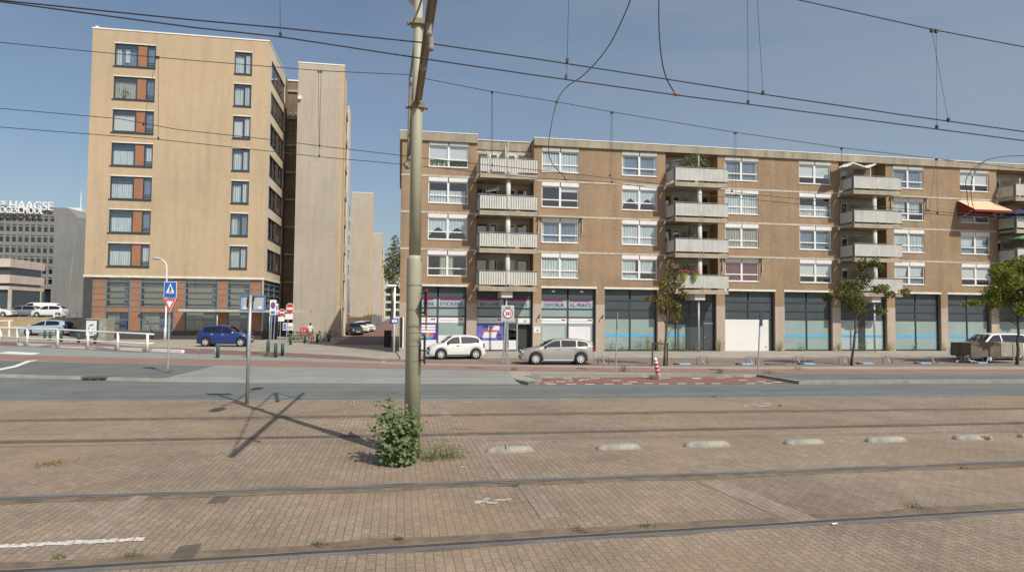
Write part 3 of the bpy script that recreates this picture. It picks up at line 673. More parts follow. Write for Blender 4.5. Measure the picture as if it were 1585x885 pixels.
for ci, (a, b) in enumerate(WX):
    for ri in range(4):
        z0, z1 = ZB[ri], ZT[ri]; top = z1-.30; y = D+.07; h = top-z0; zt = z0+.36*h; xm = (a+b)/2
        f = MB(); t = .065
        f.box(a, a+t, y, y+.09, z0, top); f.box(b-t, b, y, y+.09, z0, top); f.box(a+t, b-t, y, y+.09, z0, z0+t); f.box(a+t, b-t, y, y+.09, top-t, top)
        f.box(xm-.075, xm+.075, y-.004, y+.09, z0+t, top-t)
        for p, q in ((a+t, xm-.075), (xm+.075, b-t)): f.box(p, q, y+.004, y+.09, zt-.04, zt+.04)
        f.box(a-.02, b+.02, D-.05, y, z0-.05, z0-.004)
        wn = f.build('window', 'white', block)
        g = MB()
        for p, q in ((a+t, xm-.075), (xm+.075, b-t)):
            for c, e in ((z0+t, zt-.04), (zt+.04, top-t)): g.quad((p, y+.05, c), (q, y+.05, c), (q, y+.05, e), (p, y+.05, e))
        g.build('pane', 'glass', wn)
        s = MB()
        for p, q in ((a, xm-.03), (xm+.03, b)):
            s.box(p, q, D-.02, y+.09, top+.004, z1-.003)
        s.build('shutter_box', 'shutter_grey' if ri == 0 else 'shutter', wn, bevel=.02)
        st = STY[ci][ri]; c = MB(); yc = D+.15
        L, Rr = (a+.08, xm-.03), (xm+.03, b-.08); zi0, zi1 = z0+.05, top-.05
        m = 'curtain'
        if st in ('net_full', 'grey_full'):
            for p, q in (L, Rr): curtain_sheet(c, p, q, yc, zi0, zi1-.1)
            if st == 'grey_full': m = 'curtain_beige'
        elif st == 'net_half':
            for p, q in (L, Rr): curtain_sheet(c, p, q-(q-p)*.18, yc, zt-.1, zi1)
            curtain_sheet(c, *L, yc+.05, zi0, zt-.15)
        elif st == 'net_low':
            for p, q in (L, Rr): curtain_sheet(c, p+.05, q-.1, yc, zi0, zi0+h*.56)
        elif st == 'net_drape':
            for p, q in (L, Rr):
                w_ = q-p
                for k in range(12):
                    t0, t1 = k/12, (k+1)/12; f0 = zi0+h*.42*(1-abs(2*t0-1)**1.5); f1 = zi0+h*.42*(1-abs(2*t1-1)**1.5); o = .02*((k % 2)*2-1)
                    c.quad((p+w_*t0, yc-o, f0+.18), (p+w_*t1, yc+o, f1+.18), (p+w_*t1, yc+o, zi1), (p+w_*t0, yc-o, zi1))
        elif st == 'beige_split':
            curtain_sheet(c, L[1]-.5, L[1]-.06, yc, zi0, zi1); curtain_sheet(c, Rr[0]+.02, Rr[0]+.4, yc, zi0, zi1); m = 'curtain_beige'
        elif st in ('blind_half', 'blind_low', 'blind_part'):
            z_ = {'blind_half': zt-.02, 'blind_low': zi0+.28*h, 'blind_part': zt+.4*h}[st]
            for p, q in ((L, Rr) if st != 'blind_part' else (Rr,)): c.quad((p, yc, z_), (q, yc, z_), (q, yc, zi1), (p, yc, zi1))
            m = 'blind'
        elif st == 'plants_blind':
            for p, q in (L, Rr): c.quad((p, yc, zt), (q, yc, zt), (q, yc, zi1), (p, yc, zi1))
            curtain_sheet(c, *L, yc+.1, zi0, zi0+.35*h); m = 'blind'
        elif st == 'rose':
            for p, q in (L, Rr): curtain_sheet(c, p, q, yc, zi0, zi1, .02)
            m = 'curtain_rose'
        elif st in ('tilt', 'dark'):
            vo = MB(); [curtain_sheet(vo, p, q, yc+.05, zi0, zi1, .02) for p, q in (L, Rr)]; vo.build('sky_tint_sheet', 'sky_tint_sheet', wn)  # added tint sheet gives the panes a sky-reflection tone
            for p, q in (L, Rr):
                c.poly([(p, yc, zt+.1), (q-.3, yc, zt+.1), (q-.06, yc, zi1), (p, yc, zi1)])
        elif st == 'empty':
            vo = MB(); [curtain_sheet(vo, p, q, yc+.05, zi0, zi1, .02) for p, q in (L, Rr)]; vo.build('sky_tint_sheet', 'sky_tint_sheet', wn)  # added sheet tints otherwise empty panes like reflected sky
            curtain_sheet(c, L[0]-.02, L[0]+.16, yc, zi0, zi1); curtain_sheet(c, Rr[1]-.16, Rr[1], yc, zi0, zi1)
        if c.f: c.build('curtain', m, wn)
        if st == 'plants_blind':
            p = MB(); rr = random.Random(2)
            for k in range(7):
                x = a+.25+k*.36; p.cyl((x, yc-.06, z0+.07), (x, yc-.06, z0+.2), .05, .06, 8)
                for q in range(16): p.ball((x+rr.uniform(-.13, .13), yc-.06+rr.uniform(-.04, .04), z0+.24+rr.uniform(0, .26)), .035, n=5, m=3)
            p.build('window_plants', 'leaf_bush', wn)
# rolled-up awning cassettes
for (a, b), z in ((WX[1], 10.02), (WX[3], 7.36), (WX[5], 12.64)):
    c = MB(); c.beam((a-.3, D-.16, z+.03), (b+.3, D-.16, z+.03), .26, .10)
    for x in (a-.25, b+.25): c.beam((x, D-.08, z), (x+.05, D-.10, z-.95), .05, .05); c.beam((x, D-.1, z-.5), (x-.03, D-.16, z-1.25), .04, .04)
    c.build('awning_cassette', 'awning_beige', block)
# orange awning, out over the second window of the last column
a, b = WX[6]; c = MB(); zt_, zo = 12.55, 11.62; out = 1.55
c.quad((a-.35, D-.10, zt_), (b+.4, D-.10, zt_), (b+.62, D-out, zo), (a-.15, D-out, zo)); c.quad((a-.35, D-.10, zt_-.02), (a-.15, D-out, zo-.02), (b+.62, D-out, zo-.02), (b+.4, D-.10, zt_-.02))
aw = c.build('awning', 'awning', block)
c = MB(); c.poly([(a-.36, D-.09, zt_), (a-.16, D-out, zo), (a-.36, D-.09, zo-.25)]); c.quad((a-.3, D-.03, zo-.3), (b+.3, D-.03, zo-.3), (b+.3, D-.03, zt_-.05), (a-.3, D-.03, zt_-.05)); c.quad((a-.15, D-out, zo-.17), (b+.62, D-out, zo-.17), (b+.62, D-out, zo), (a-.15, D-out, zo))
c.build('valance', 'awning_red', aw)
c = MB()
for x in (a-.2, b+.2): c.beam((x, D-.05, 11.1), (x, D-.9, 11.35), .05, .05); c.beam((x, D-.9, 11.35), (x, D-out+.05, zo), .05, .05)
c.build('awning_arm', 'steel', aw)
# balconies
SL = [12.72, 10.09, 7.44, 4.76]; BP = 1.70
for ci, (a, b) in enumerate(REC):
    a_, b_ = a+.03, b-.03; xm = (a+b)/2
    # recess back wall with doors per storey
    for ri in range(4):
        zf = SL[ri]; zc = (15.12 if ci == 0 else 15.28) if ri == 0 else SL[ri-1]-.16
        bw = MB(); y = D+1.30
        wins = [(a+.15, a+1.0, zf+.06, zf+2.15), (a+1.12, a+1.75, zf+.9, zf+2.15), (b-1.75, b-1.12, zf+.9, zf+2.15), (b-1.0, b-.15, zf+.06, zf+2.15)]
        holed(bw, 'y', y, a, b, zf, zc, wins, .12, 1); bw.box(xm-.05, xm+.05, D-1.2 if ri else D-.2, y-.002, zf+.001, zf+1.95)
        rw = bw.build('recess_wall', 'palewall', block)
        dg = MB()
        for k, (p, q, c, e) in enumerate(wins):
            tgt = MB()
            for (x0, x1, v0, v1) in ((p, p+.09, c, e), (q-.09, q, c, e), (p+.09, q-.09, e-.09, e), (p+.09, q-.09, c, c+(.09 if k in (1, 2) else .5))): tgt.box(x0, x1, y+.01, y+.07, v0, v1)
            tgt.build('balcony_door' if k in (0, 3) else 'balcony_window', 'wood' if k in (0, 3) else 'white', rw)
            dg = MB(); dg.quad((p, y+.05, c), (q, y+.05, c), (q, y+.05, e), (p, y+.05, e)); dg.build('pane', 'glassdark', rw)
        bk = MB(); bk.quad((a, y+.13, zf), (b, y+.13, zf), (b, y+.13, zc), (a, y+.13, zc)); bk.build('door_backing', 'interior', rw)
    for ri in range(4):
        zf = SL[ri]; y0, y1 = D-BP, D
        s = MB(); s.box(a_, b_, y0, D+1.295, zf-.15, zf); s.box(a_+.01, b_-.01, y0+.01, y0+.20, zf-.30, zf-.151)
        if ri < 4: s.beam((a_-.30, D-.12, zf-.35), (a_+.1, D-.12, zf-.05), .12, .06)
        bal = s.build('balcony', 'soffit', block)
        p = MB(); pitch = .17 if ci == 0 else .10; zb, zt_ = zf+.17, zf+1.0
        for (u0, u1) in ((a_+.03, xm-.10), (xm+.02, b_-.02)):
            x = u0
            while x < u1-.02:
                x2 = min(x+pitch, u1)
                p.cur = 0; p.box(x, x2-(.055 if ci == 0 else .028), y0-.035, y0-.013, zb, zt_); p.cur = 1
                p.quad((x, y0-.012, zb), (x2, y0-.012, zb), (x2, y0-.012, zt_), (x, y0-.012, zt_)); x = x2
            p.cur = 0; p.box(u0, u1, y0-.04, y0-.008, zt_, zt_+.04); p.box(u0, u1, y0-.04, y0-.008, zb-.03, zb)
        p.box(xm-.09, xm+.01, y0-.03, y0-.008, zb, zt_+.03)
        p.build('front_panel', ['balcony', 'column' if ci else 'concrete'], bal)  # rib backing of first column coloured darker to read as shaded gaps
        p = MB()
        for x in (a_, b_): p.box(x-.012, x+.012, y0+.22, D-.05, zb, zt_)
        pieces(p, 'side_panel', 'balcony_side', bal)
        p = MB(); zr = zf+1.12
        p.beam((a_-.02, y0-.02, zr), (b_+.02, y0-.02, zr), .06, .045)
        for x in (a_, b_): p.beam((x, y0, zr), (x, D-.02, zr), .05, .045)
        for x in (a_+.02, xm-.16, xm+.08, b_-.02): p.box(x-.025, x+.025, y0-.005, y0+.045, zf-.22, zr)
        for x in (a_, b_): p.box(x-.03, x+.03, y0+.10, y0+.20, zf-.3, zr)
        p.build('handrail', 'handrail', bal)
        if ri > 0:
            p = MB(); zc = SL[ri-1]-.151; p.cyl((xm, D-1.30, zf+.002), (xm, D-1.30, zc), .17, n=18); p.build('column', 'column', bal, True)
        elif ci in (0, 1):
            p = MB(); p.beam((xm-.02, D-1.2, zf), (xm-.02, D-1.2, 15.2 if ci == 0 else 14.9), .08, .08); p.beam((xm, D-1.2, 15.0 if ci == 0 else 14.85), (xm+1.2, D+.2, 14.75 if ci == 0 else 14.5), .025, .025); p.beam((xm, D-1.2, 15.0 if ci == 0 else 14.85), (xm-1.6, D+.2, 14.7), .025, .025)
            if ci == 0: p.box(xm-.1, xm+.02, D-.3, D+1.2, zf+.0, 15.0)
            p.build('line_post', 'palewall', bal)
    bx = MB(); bx.box(xm-.45, xm+.35, D-1.45, D+.40, 4.02, SL[3]-.305); bx.build('support_box', 'column', block)
    bx = MB(); bx.cyl((xm-.05, D-1.2, .1), (xm-.05, D-1.2, 4.02), .075, n=10); bx.build('support_post', 'steel', block, True)

# ground-floor shop bays
def shop_frame(f, x0, x1, y, zs, xs, t=.07):
    f.box(x0, x0+t, y, y+.1, BASE+.12, GT-.02); f.box(x1-t*1.6, x1, y, y+.1, BASE+.12, GT-.02)
    for z in zs: f.box(x0+t, x1-t*1.6, y+.002, y+.1, z-.045, z+.045)
    for x, za, zb in xs: f.box(x-.055, x+.055, y-.004, y+.1, za, zb)
def plate(parent, name, mat, x0, x1, y, z0, z1, th=.012):
    p = MB(); p.box(x0, x1, y-th, y, z0, z1); return p.build(name, mat, parent)
SY = D+.28
TR = [(3.98, .0), (3.30, .0), (2.66, .0)]
def bay_base(i, mid=True, doorx=None):
    a, b = BAYS[i]; xm = (a+b)/2
    f = MB(); shop_frame(f, a, b, SY, [.22, 2.64, 3.28, 3.97], [(xm, .22, 3.97)] if mid else [])
    s = f.build('shopfront', 'darkframe', block)
    g = MB()
    for p, q in ((a+.07, xm-.055), (xm+.055, b-.11)): g.quad((p, SY+.06, 4.0), (q, SY+.06, 4.0), (q, SY+.06, GT-.02), (p, SY+.06, GT-.02))
    g.build('top_panel', 'slate', s)
    return s, a, b, xm
def film(s, x0, x1, z0, z1, mat, name='film_pane'):
    g = MB(); g.quad((x0, SY+.05, z0), (x1, SY+.05, z0), (x1, SY+.05, z1), (x0, SY+.05, z1)); return g.build(name, mat, s)
def logo_header(s, p, q, z0=2.20, z1=2.62):
    h = plate(s, 'header_sign', 'signwhite', p, q, SY+.045, z0, z1)
    w_ = q-p
    g = MB(); g.box(p+.1, p+.14, SY+.024, SY+.032, z0+.12, z0+.28); g.box(q-.45, q-.12, SY+.024, SY+.032, z0+.19, z0+.29); g.build('logo_bar', 'magenta', h)
    g = MB(); x = p+.2; rr = random.Random(int(p*100))
    while x < q-.52: l = rr.uniform(.06, .14); g.box(x, x+l, SY+.025, SY+.032, z0+.14, z0+.20); x += l+.02
    g.build('small_print', 'signgrey', h)
def word(s, t, p, q, z=3.52):
    bar = plate(s, 'magenta_bar', 'magenta', p+.12, q-.3, SY+.044, 3.80, 3.93, .008)
    text_mesh('lettering', t, 'lettblue', s, (p+q)/2-.04, SY+.040, z-.10, height=.265, width=min((q-p)*.86, .20*len(t)), bold=.008)
for i in range(len(BAYS)):
    s, a, b, xm = bay_base(i)
    L, Rr = (a+.07, xm-.055), (xm+.055, b-.11)
    if i in (0, 1, 2):
        words = [('DRUKWERK', 'STICKERS'), ('RECLAME', 'POSTERS'), ('ZEEFDRUK', 'XL-PRINTS')][i]
        for (p, q), t in zip((L, Rr), words):
            film(s, p, q, 3.32, 3.93, 'frost' if i != 1 else 'frost'); film(s, p, q, 2.69, 3.24, 'frost_green'); word(s, t, p, q)
        if i in (0, 2):
            for p, q in (L, Rr): logo_header(s, p, q); film(s, p, q, .27, 2.6, 'frost_green')
        if i == 0:
            p, q = L; bp = plate(s, 'wheel_poster', 'purple', p, q-.02, SY+.045, .98, 2.15)
            g = MB()
            for k in range(3): g.box(p+.15, q-.1, SY+.02, SY+.030, 1.98-k*.2-.10, 1.98-k*.2+.05)
            for k in range(3): g.box(p+.15, q-1.08, SY+.02, SY+.030, 1.05+k*.12, 1.14+k*.12)
            g.build('text_panel', 'signwhite', bp)
            cc = (q-.52, SY+.022, 1.27); cols = ['pie_red', 'pie_orange', 'pie_green', 'pie_cyan', 'pie_blue', 'pie_pink']; g = MB()
            for k in range(6):
                g.cur = k; g.poly([cc]+[(cc[0]+.27*math.cos(k*math.pi/3+t*math.pi/9+.5), cc[1], cc[2]+.27*math.sin(k*math.pi/3+t*math.pi/9+.5)) for t in range(4)])
            g.build('colour_wheel', cols, bp)
            plate(s, 'lower_board', 'posterwhite', p, q, SY+.045, .27, .96); plate(s, 'lower_board', 'posterwhite', *Rr, SY+.045, .27, 1.30)
        if i == 1:
            p, q = L; logo_header(s, p, q); film(s, p, q, .27, 2.6, 'frost_green')
            bp = plate(s, 'printer_poster', 'posterblue', p, q, SY+.045, .95, 2.15)
            g = MB(); y0, y1 = SY+.020, SY+.030; c = (p+q)/2+.05
            g.cur = 0; g.poly([(c-.62, y1, 1.12), (c+.35, y1, 1.12), (c+.45, y1, 1.55), (c-.50, y1, 1.55)]); g.box(c-.2, c+.62, y0+.004, y1, 1.68, 2.02)
            g.cur = 1; g.box(c-.75, c+.8, y0, y1, 1.55, 1.66)
            g.cur = 2; g.box(c-.82, c-.6, y0, y1, 1.02, 1.14); g.box(c+.5, c+.78, y0, y1, 1.0, 1.12); g.box(c+.45, c+.72, y0, y1, 1.25, 1.42); g.box(c-.5, c+.1, y0+.002, y1, 2.05, 2.09)
            g.cur = 1; g.box(c-.12, c+.12, y0, y0+.004, 1.72, 1.98)
            g.build('printer_picture', ['posterwhite', 'posterred', 'signtext'], bp)
            plate(s, 'lower_board', 'posterwhite', p, q, SY+.045, .27, .93)
            p, q = Rr; m_ = q-.95
            plate(s, 'header_sign', 'signwhite', p, m_-.1, SY+.045, 2.20, 2.62); plate(s, 'lower_board', 'posterwhite', p, m_-.1, SY+.045, .27, .95)
            film(s, p, m_-.1, .95, 2.2, 'glassdark', 'pane'); plate(s, 'magenta_bar', 'magenta', p+.12, p+.3, SY+.030, .4, .85, .008)
            g = MB(); g.box(m_-.1, m_, SY-.01, SY+.1, .2, 2.64); g.box(m_, q, SY+.01, SY+.1, 2.12, 2.18); g.build('door_frame', 'steel', s)
            hs = plate(s, 'number_header', 'signwhite', m_+.02, q, SY+.045, 2.20, 2.58); text_mesh('house_number', '20', 'lettblue', hs, (m_+q)/2+.05, SY+.028, 2.26, height=.17, bold=.006)
            g = MB(); g.quad((m_, SY+.3, .2), (q, SY+.3, .2), (q, SY+.3, 2.12), (m_, SY+.3, 2.12)); g.build('open_doorway', 'interior', s)
        if i == 2:
            plate(s, 'white_sheet', 'posterwhite', Rr[0]+.02, Rr[1]-.22, SY+.045, .9, 1.98); plate(s, 'pale_sheet', 'frost', L[0]+.03, L[1]-.2, SY+.046, .9, 1.98)
            plate(s, 'lower_board', 'posterwhite', L[0], L[1], SY+.045, .27, .82); plate(s, 'lower_board', 'posterwhite', Rr[0], Rr[1], SY+.045, .27, .82); plate(s, 'magenta_bar', 'magenta', L[0]+.1, L[0]+.25, SY+.030, .4, .75, .008)
            g = MB()
            for x in (L[0]+.9, Rr[0]+1.0): g.box(x-.12, x+.12, SY+.02, SY+.05, 4.5, 4.62)
            pieces(g, 'spot_lamp', 'signwhite', s)
    elif i == 4:
        for p, q in (L, Rr): film(s, p, q, 2.69, 3.93, 'slate')
        p = a+.07; q = a+1.72; film(s, p, q, .25, 2.2, 'frost_green'); film(s, p, q, 2.2, 2.62, 'slate'); plate(s, 'blue_stripe', 'blueline', p, q, SY+.045, 1.22, 1.42, .006)
        g = MB(); g.box((p+q)/2-.05, (p+q)/2+.05, SY, SY+.1, .2, 2.3); g.box(p, q, SY, SY+.1, 2.2, 2.3); g.box(q, q+.28, SY-.01, SY+.1, .2, 2.6); g.build('door_frame', 'darkframe', s)
        film(s, q+.28, b-.95, .25, 2.62, 'slate')
        d = plate(s, 'steel_door', 'slate', b-.92, b-.14, SY+.05, .22, 2.3, .03); g = MB(); g.box(b-.85, b-.80, SY-.02, SY+.02, 1.15, 1.3); g.box(b-.92, b-.14, SY-.004, SY+.02, 2.24, 2.30); g.build('door_handle', 'steel', d)
        film(s, b-.92, b-.14, 2.3, 2.62, 'slate')
    elif i == 5:
        for p, q in (L, Rr): film(s, p, q, 2.69, 3.93, 'slate')
        gd = MB(); z = .14
        while z < 2.58: gd.box(a+.02, b-.42, SY-.02, SY+.02, z, min(z+.205, 2.59)-.012); gd.box(a+.02, b-.42, SY-.008, SY+.02, z, min(z+.21, 2.59)); z += .21
        gdo = gd.build('roller_door', 'garage', s); g = MB(); g.box(b-.72, b-.55, SY-.035, SY-.02, .42, .47); g.build('door_handle', 'signblack', gdo)
        film(s, b-.42, b-.1, .2, 2.62, 'slate')
    else:
        for p, q in (L, Rr):
            film(s, p, q, 2.69, 3.93, 'slate'); film(s, p, q, .27, 2.60, 'frost_green' if i != 7 else 'frost')
            plate(s, 'blue_stripe', 'blueline', p, q, SY+.045, 1.22, 1.42, .006)
        if i == 7:
            g = MB(); g.box(xm-.28, xm+.30, SY-.01, SY+.09, .2, 3.9); g.build('door_post', 'darkframe', s)
ps = plate(block, 'number_plate', 'signwhite', 9.68, 10.16, D-.008, 1.52, 1.95); text_mesh('house_number', '20', 'lettblue', ps, 9.93, D-.024, 1.60, height=.15, bold=.006)
g = MB(); g.box(9.74, 10.1, D-.026, D-.021, 1.84, 1.87); g.build('small_print', 'signgrey', ps)
for x in (9.93, 14.72):
    g = MB(); g.beam((x+.05, D-.01, 2.65), (x+.05, D-.28, 2.72), .04, .04); g.beam((x+.05, D-.2, 2.55), (x+.12, D-.3, 2.85), .06, .06); g.build('wall_bracket', 'signblack', block)
# board on the corner, seen nearly edge-on
g = MB(); g.beam((.06, D-.12, 1.5), (.24, D-.75, 1.5), .04, 2.1); wb = g.build('corner_board', 'darkgreen', block)
g = MB(); g.beam((.24, D-.76, 1.5), (.27, D-.84, 1.5), .07, 2.16); g.build('white_edge', 'signwhite', wb)

# ================================================================== YELLOW BRICK TOWER (left)
T = 68.3; XL, XR = -29.66, -13.38; TH = 30.05; SB = 6.18; SE = 77.95
tower = thing('apartment_tower', 'tall yellow brick apartment tower with orange panels beside its windows', 'apartment tower', (-21, 70, 0))
rows = [28.76-3.245*k for k in range(7)]
holes = [(-27.65, -23.94, z-2.2, z, .22) for z in rows] + [(-16.64, -14.97, z-2.2, z, .22) for z in rows] + [(XL+.7, XR-.12, .1, SB-.16, .5)]
mb = MB(); holed(mb, 'y', T, XL, XR, 0, TH, holes, .22, 1)
mb.quad((XL, T, 0), (XL, T, TH), (XL, SE+14, TH), (XL, SE+14, 0)); mb.quad((XL, SE+14, 0), (XL, SE+14, TH), (XR-1, SE+14, TH), (XR-1, SE+14, 0))
mb.build('wall', 'tbrick', tower)
mb = MB(); holed(mb, 'x', XR, T, SE, 0, TH, [(69.85, 77.7, z-2.15, z-.02, .2) for z in rows] + [(T+.3, SE-.2, .1, SB-.16, .4)], .2, -1)
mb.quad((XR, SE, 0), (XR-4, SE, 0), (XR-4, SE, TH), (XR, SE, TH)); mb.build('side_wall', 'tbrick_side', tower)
mb = MB(); mb.box(XL+.1, XR-.1, T+.1, SE-.1, TH-.35, TH-.2); mb.build('roof', 'soffit', tower)
mb = MB(); mb.box(XL+.6, XR-.9, T+1.0, SE-.6, .2, TH-.5); mb.build('room_backing', 'interior', tower)
mb = MB(); mb.box(XL-.05, XR+.05, T-.05, T+.12, TH, TH+.12); mb.box(XR-.12, XR+.05, T+.12, SE, TH, TH+.12); mb.box(XL+.1, XL+.35, T+.3, T+.5, TH+.12, TH+.4); mb.build('coping', 'coping', tower)
mb = MB(); mb.box(XL-.06, XR+.06, T-.06, T+.2, SB-.16, SB+.03); mb.box(XR-.2, XR+.06, T+.2, SE, SB-.16, SB+.03); mb.build('floor_band', 'lintel', tower)
mb = MB(); mb.box(XL-.01, XL+.72, T-.01, T+.4, 0, SB-.17); mb.box(XL+.72, XR+.01, T-.012, T+.55, 0, .9); mb.box(XR-.5, XR+.012, T+.55, SE, 0, .9); mb.build('plinth', 'darkbrick', tower)
TSTY = [('tall', 'net', 'dark'), ('plant', 'net', 'dark'), ('blind', 'blind', 'dark'), ('net', 'net', 'net'), ('net', 'net', 'dark'), ('net', 'dark', 'dark'), ('net', 'net', 'net')]
VO = []
for ri, z1 in enumerate(rows):
    z0 = z1-2.2; y = T+.09; a, d1, d2, b = -27.65, -25.60, -24.70, -23.94
    f = MB(); t = .08
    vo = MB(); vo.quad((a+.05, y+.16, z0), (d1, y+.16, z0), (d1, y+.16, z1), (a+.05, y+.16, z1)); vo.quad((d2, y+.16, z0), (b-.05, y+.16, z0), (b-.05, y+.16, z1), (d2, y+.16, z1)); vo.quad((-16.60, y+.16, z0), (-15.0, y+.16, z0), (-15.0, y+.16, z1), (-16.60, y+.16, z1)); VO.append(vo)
    for x0, x1, v0, v1 in ((a, a+t, z0, z1), (b-t, b, z0, z1), (a+t, b-t, z0, z0+.1), (a+t, b-t, z1-t, z1), (d1-.05, d1+.05, z0+.1, z1-t), (d2-.05, d2+.05, z0+.1, z1-t), (a+t, d1-.05, z1-.46, z1-.38), (d2+.05, b-t, z0+.45, z0+.51)): f.box(x0, x1, y-.03, y+.06, v0, v1)
    f.box(a-.12, b+.02, T-.06, y-.03, z0-.12, z0-.005)
    wn = f.build('window', 'darkframe', tower)
    g = MB(); g.quad((a, y+.02, z0), (d1, y+.02, z0), (d1, y+.02, z1), (a, y+.02, z1)); g.quad((d2, y+.02, z0), (b, y+.02, z0), (b, y+.02, z1), (d2, y+.02, z1)); g.build('pane', 'glass', wn)
    g = MB(); g.box(d1+.05, d2-.05, y-.01, y+.05, z0+.1, z1-t); g.build('orange_panel', 'orange', wn)
    g = MB(); g.box(a-.03, b+.03, T-.04, T+.1, z1+.003, z1+.11); g.build('lintel', 'lintel', wn)
    st = TSTY[ri][0]; c = MB()
    if st in ('net', 'plant'): curtain_sheet(c, a+.1, d1-.08, y+.10, z0+.1, z1-.75 if st == 'net' else z1-.5, .05)
    if st == 'tall': curtain_sheet(c, a+.1, a+.55, y+.10, z0+.1, z1-.5, .05); curtain_sheet(c, a+.9, a+1.3, y+.10, z0+.4, z1-.5, .05)
    if st == 'blind': c.quad((a+.1, y+.1, z0+.2), (d1-.08, y+.1, z0+.2), (d1-.08, y+.1, z1-.5), (a+.1, y+.1, z1-.5))
    if TSTY[ri][2] == 'net': curtain_sheet(c, d2+.1, b-.12, y+.10, z0+.3, z1-.4, .05)
    c.build('curtain', 'blind' if st == 'blind' else ('curtain_beige' if st == 'plant' else 'curtain'), wn)
    if st == 'plant':
        p = MB(); rr = random.Random(4); p.cyl((a+.95, y+.12, z0+.1), (a+.95, y+.12, z0+.4), .14, .17, 10)
        for k in range(70): p.ball((a+.95+rr.gauss(0, .25), y+.13, z0+.7+rr.gauss(0, .2)), .06, n=5, m=3)
        p.build('window_plant', 'leaf_bush', wn)
    a, b = -16.64, -14.97; f = MB(); xm = a+1.0
    for x0, x1, v0, v1 in ((a, a+t, z0, z1), (b-t, b, z0, z1), (a+t, b-t, z0, z0+.1), (a+t, b-t, z1-t, z1), (xm-.06, xm+.06, z0+.1, z1-t), (a+t, xm-.06, z1-.40, z1-.33)): f.box(x0, x1, y-.03, y+.06, v0, v1)
    f.box(a-.05, b+.02, T-.06, y-.03, z0-.12, z0-.005)
    wn = f.build('window', 'darkframe', tower)
    g = MB(); g.quad((a, y+.02, z0), (b, y+.02, z0), (b, y+.02, z1), (a, y+.02, z1)); g.build('pane', 'glass', wn)
    g = MB(); g.box(a-.03, b+.03, T-.04, T+.1, z1+.003, z1+.11); g.build('lintel', 'lintel', wn)
    c = MB(); st = TSTY[ri][1]
    if st == 'net': curtain_sheet(c, a+.1, xm+.4, y+.10, z0+.1, z1-.3, .06)
    elif st == 'blind': c.quad((a+.1, y+.1, z0+.15), (xm-.08, y+.1, z0+.15), (xm-.08, y+.1, z1-.35), (a+.1, y+.1, z1-.35)); curtain_sheet(c, xm+.1, b-.12, y+.10, z0+.3, z1-.1, .05)
    else: curtain_sheet(c, a+.1, a+.6, y+.10, z0+.1, z1-.3, .06)
    c.build('curtain', 'blind' if st == 'blind' else 'curtain', wn)
    # side window: pane, brown panel, pane
    xs = XR-.12; z0s, z1s = z1-2.15, z1-.02; f = MB(); Y0, Y1, Y2, Y3 = 69.85, 73.9, 75.0, 77.7
    for u0, u1, v0, v1 in ((Y0, Y0+t, z0s, z1s), (Y3-t, Y3, z0s, z1s), (Y0+t, Y3-t, z0s, z0s+.1), (Y0+t, Y3-t, z1s-t, z1s), (Y1-.1, Y1+.04, z0s+.1, z1s-t), (Y2-.05, Y2+.1, z0s+.1, z1s-t), (72.0, 72.1, z0s+.1, z1s-t), (76.3, 76.4, z0s+.1, z1s-t)): f.box(xs-.06, xs+.05, u0, u1, v0, v1)
    f.box(XR-.1, XR+.06, Y0-.1, Y3+.05, z0s-.12, z0s-.004)
    wn = f.build('side_window', 'darkframe', tower)
    g = MB(); g.quad((xs, Y0, z0s), (xs, Y1, z0s), (xs, Y1, z1s), (xs, Y0, z1s)); g.quad((xs, Y2, z0s), (xs, Y3, z0s), (xs, Y3, z1s), (xs, Y2, z1s)); g.build('pane', 'glass', wn)
    g = MB(); g.box(xs-.05, xs+.03, Y1+.04, Y2-.05, z0s+.1, z1s-t); g.build('brown_panel', 'brownpanel', wn)
    g = MB()
    for u0, u1 in ((Y0+.3, Y0+1.6), (Y0+2.3, Y0+3.4), (Y2+.3, Y2+1.0), (Y2+1.6, Y2+2.3)):
        g.quad((xs-.1, u0, z0s+.1), (xs-.1, u1, z0s+.1), (xs-.1, u1, z1s-.3), (xs-.1, u0, z1s-.3))
    g.build('curtain', 'curtain_beige', wn)
for vo in VO: pieces(vo, 'sky_tint_sheet', 'sky_tint_sheet', tower)  # sheets added behind the tower panes, coloured like reflected sky
# tower ground floor: glazing grid with orange strips
zc = [5.65, 5.08, 4.46, 3.9, 3.24]; cols_ = [(-28.95, -28.41, 'o'), (-27.57-.9, -25.66, 'g')]
OR = [(-28.93, -27.72), (-25.62, -24.66), (-21.63, -20.66), (-17.66, -16.73), (-14.65, -13.62)]
GL = [(-27.62, -25.72), (-24.56, -21.73), (-20.56, -17.76), (-16.63, -14.75)]
yg = T+.14
f = MB()
for a, b in OR:
    for x in (a, b): f.box(x-.06, x+.06, yg-.03, yg+.1, .9, SB-.16)
    for z in zc+[2.8]: f.box(a+.06, b-.06, yg-.025, yg+.1, z-.045, z+.045)
gf = f.build('ground_floor_front', 'slate2', tower)
f = MB()
for a, b in GL:
    for z in zc: f.box(a, b, yg-.05, yg+.02, z-.05, z+.06)
    f.box(a, b, yg-.03, yg+.03, 1.95, 2.03); f.box(a, b, yg-.03, yg+.03, .9, .98); f.box(a, b, yg-.03, yg+.03, 2.72, 2.8)
f.build('glazing_bar', 'slate2', gf)
g = MB()
for a, b in OR: g.box(a+.06, b-.06, yg, yg+.08, .9, SB-.17)
for a, b in GL[:2]: g.box(a, b, yg-.002, yg+.06, 2.8, 3.19)
pieces(g, 'orange_panel', 'orange', gf)
g = MB()
for a, b in GL: g.quad((a, yg+.05, .95), (b, yg+.05, .95), (b, yg+.05, SB-.17), (a, yg+.05, SB-.17))
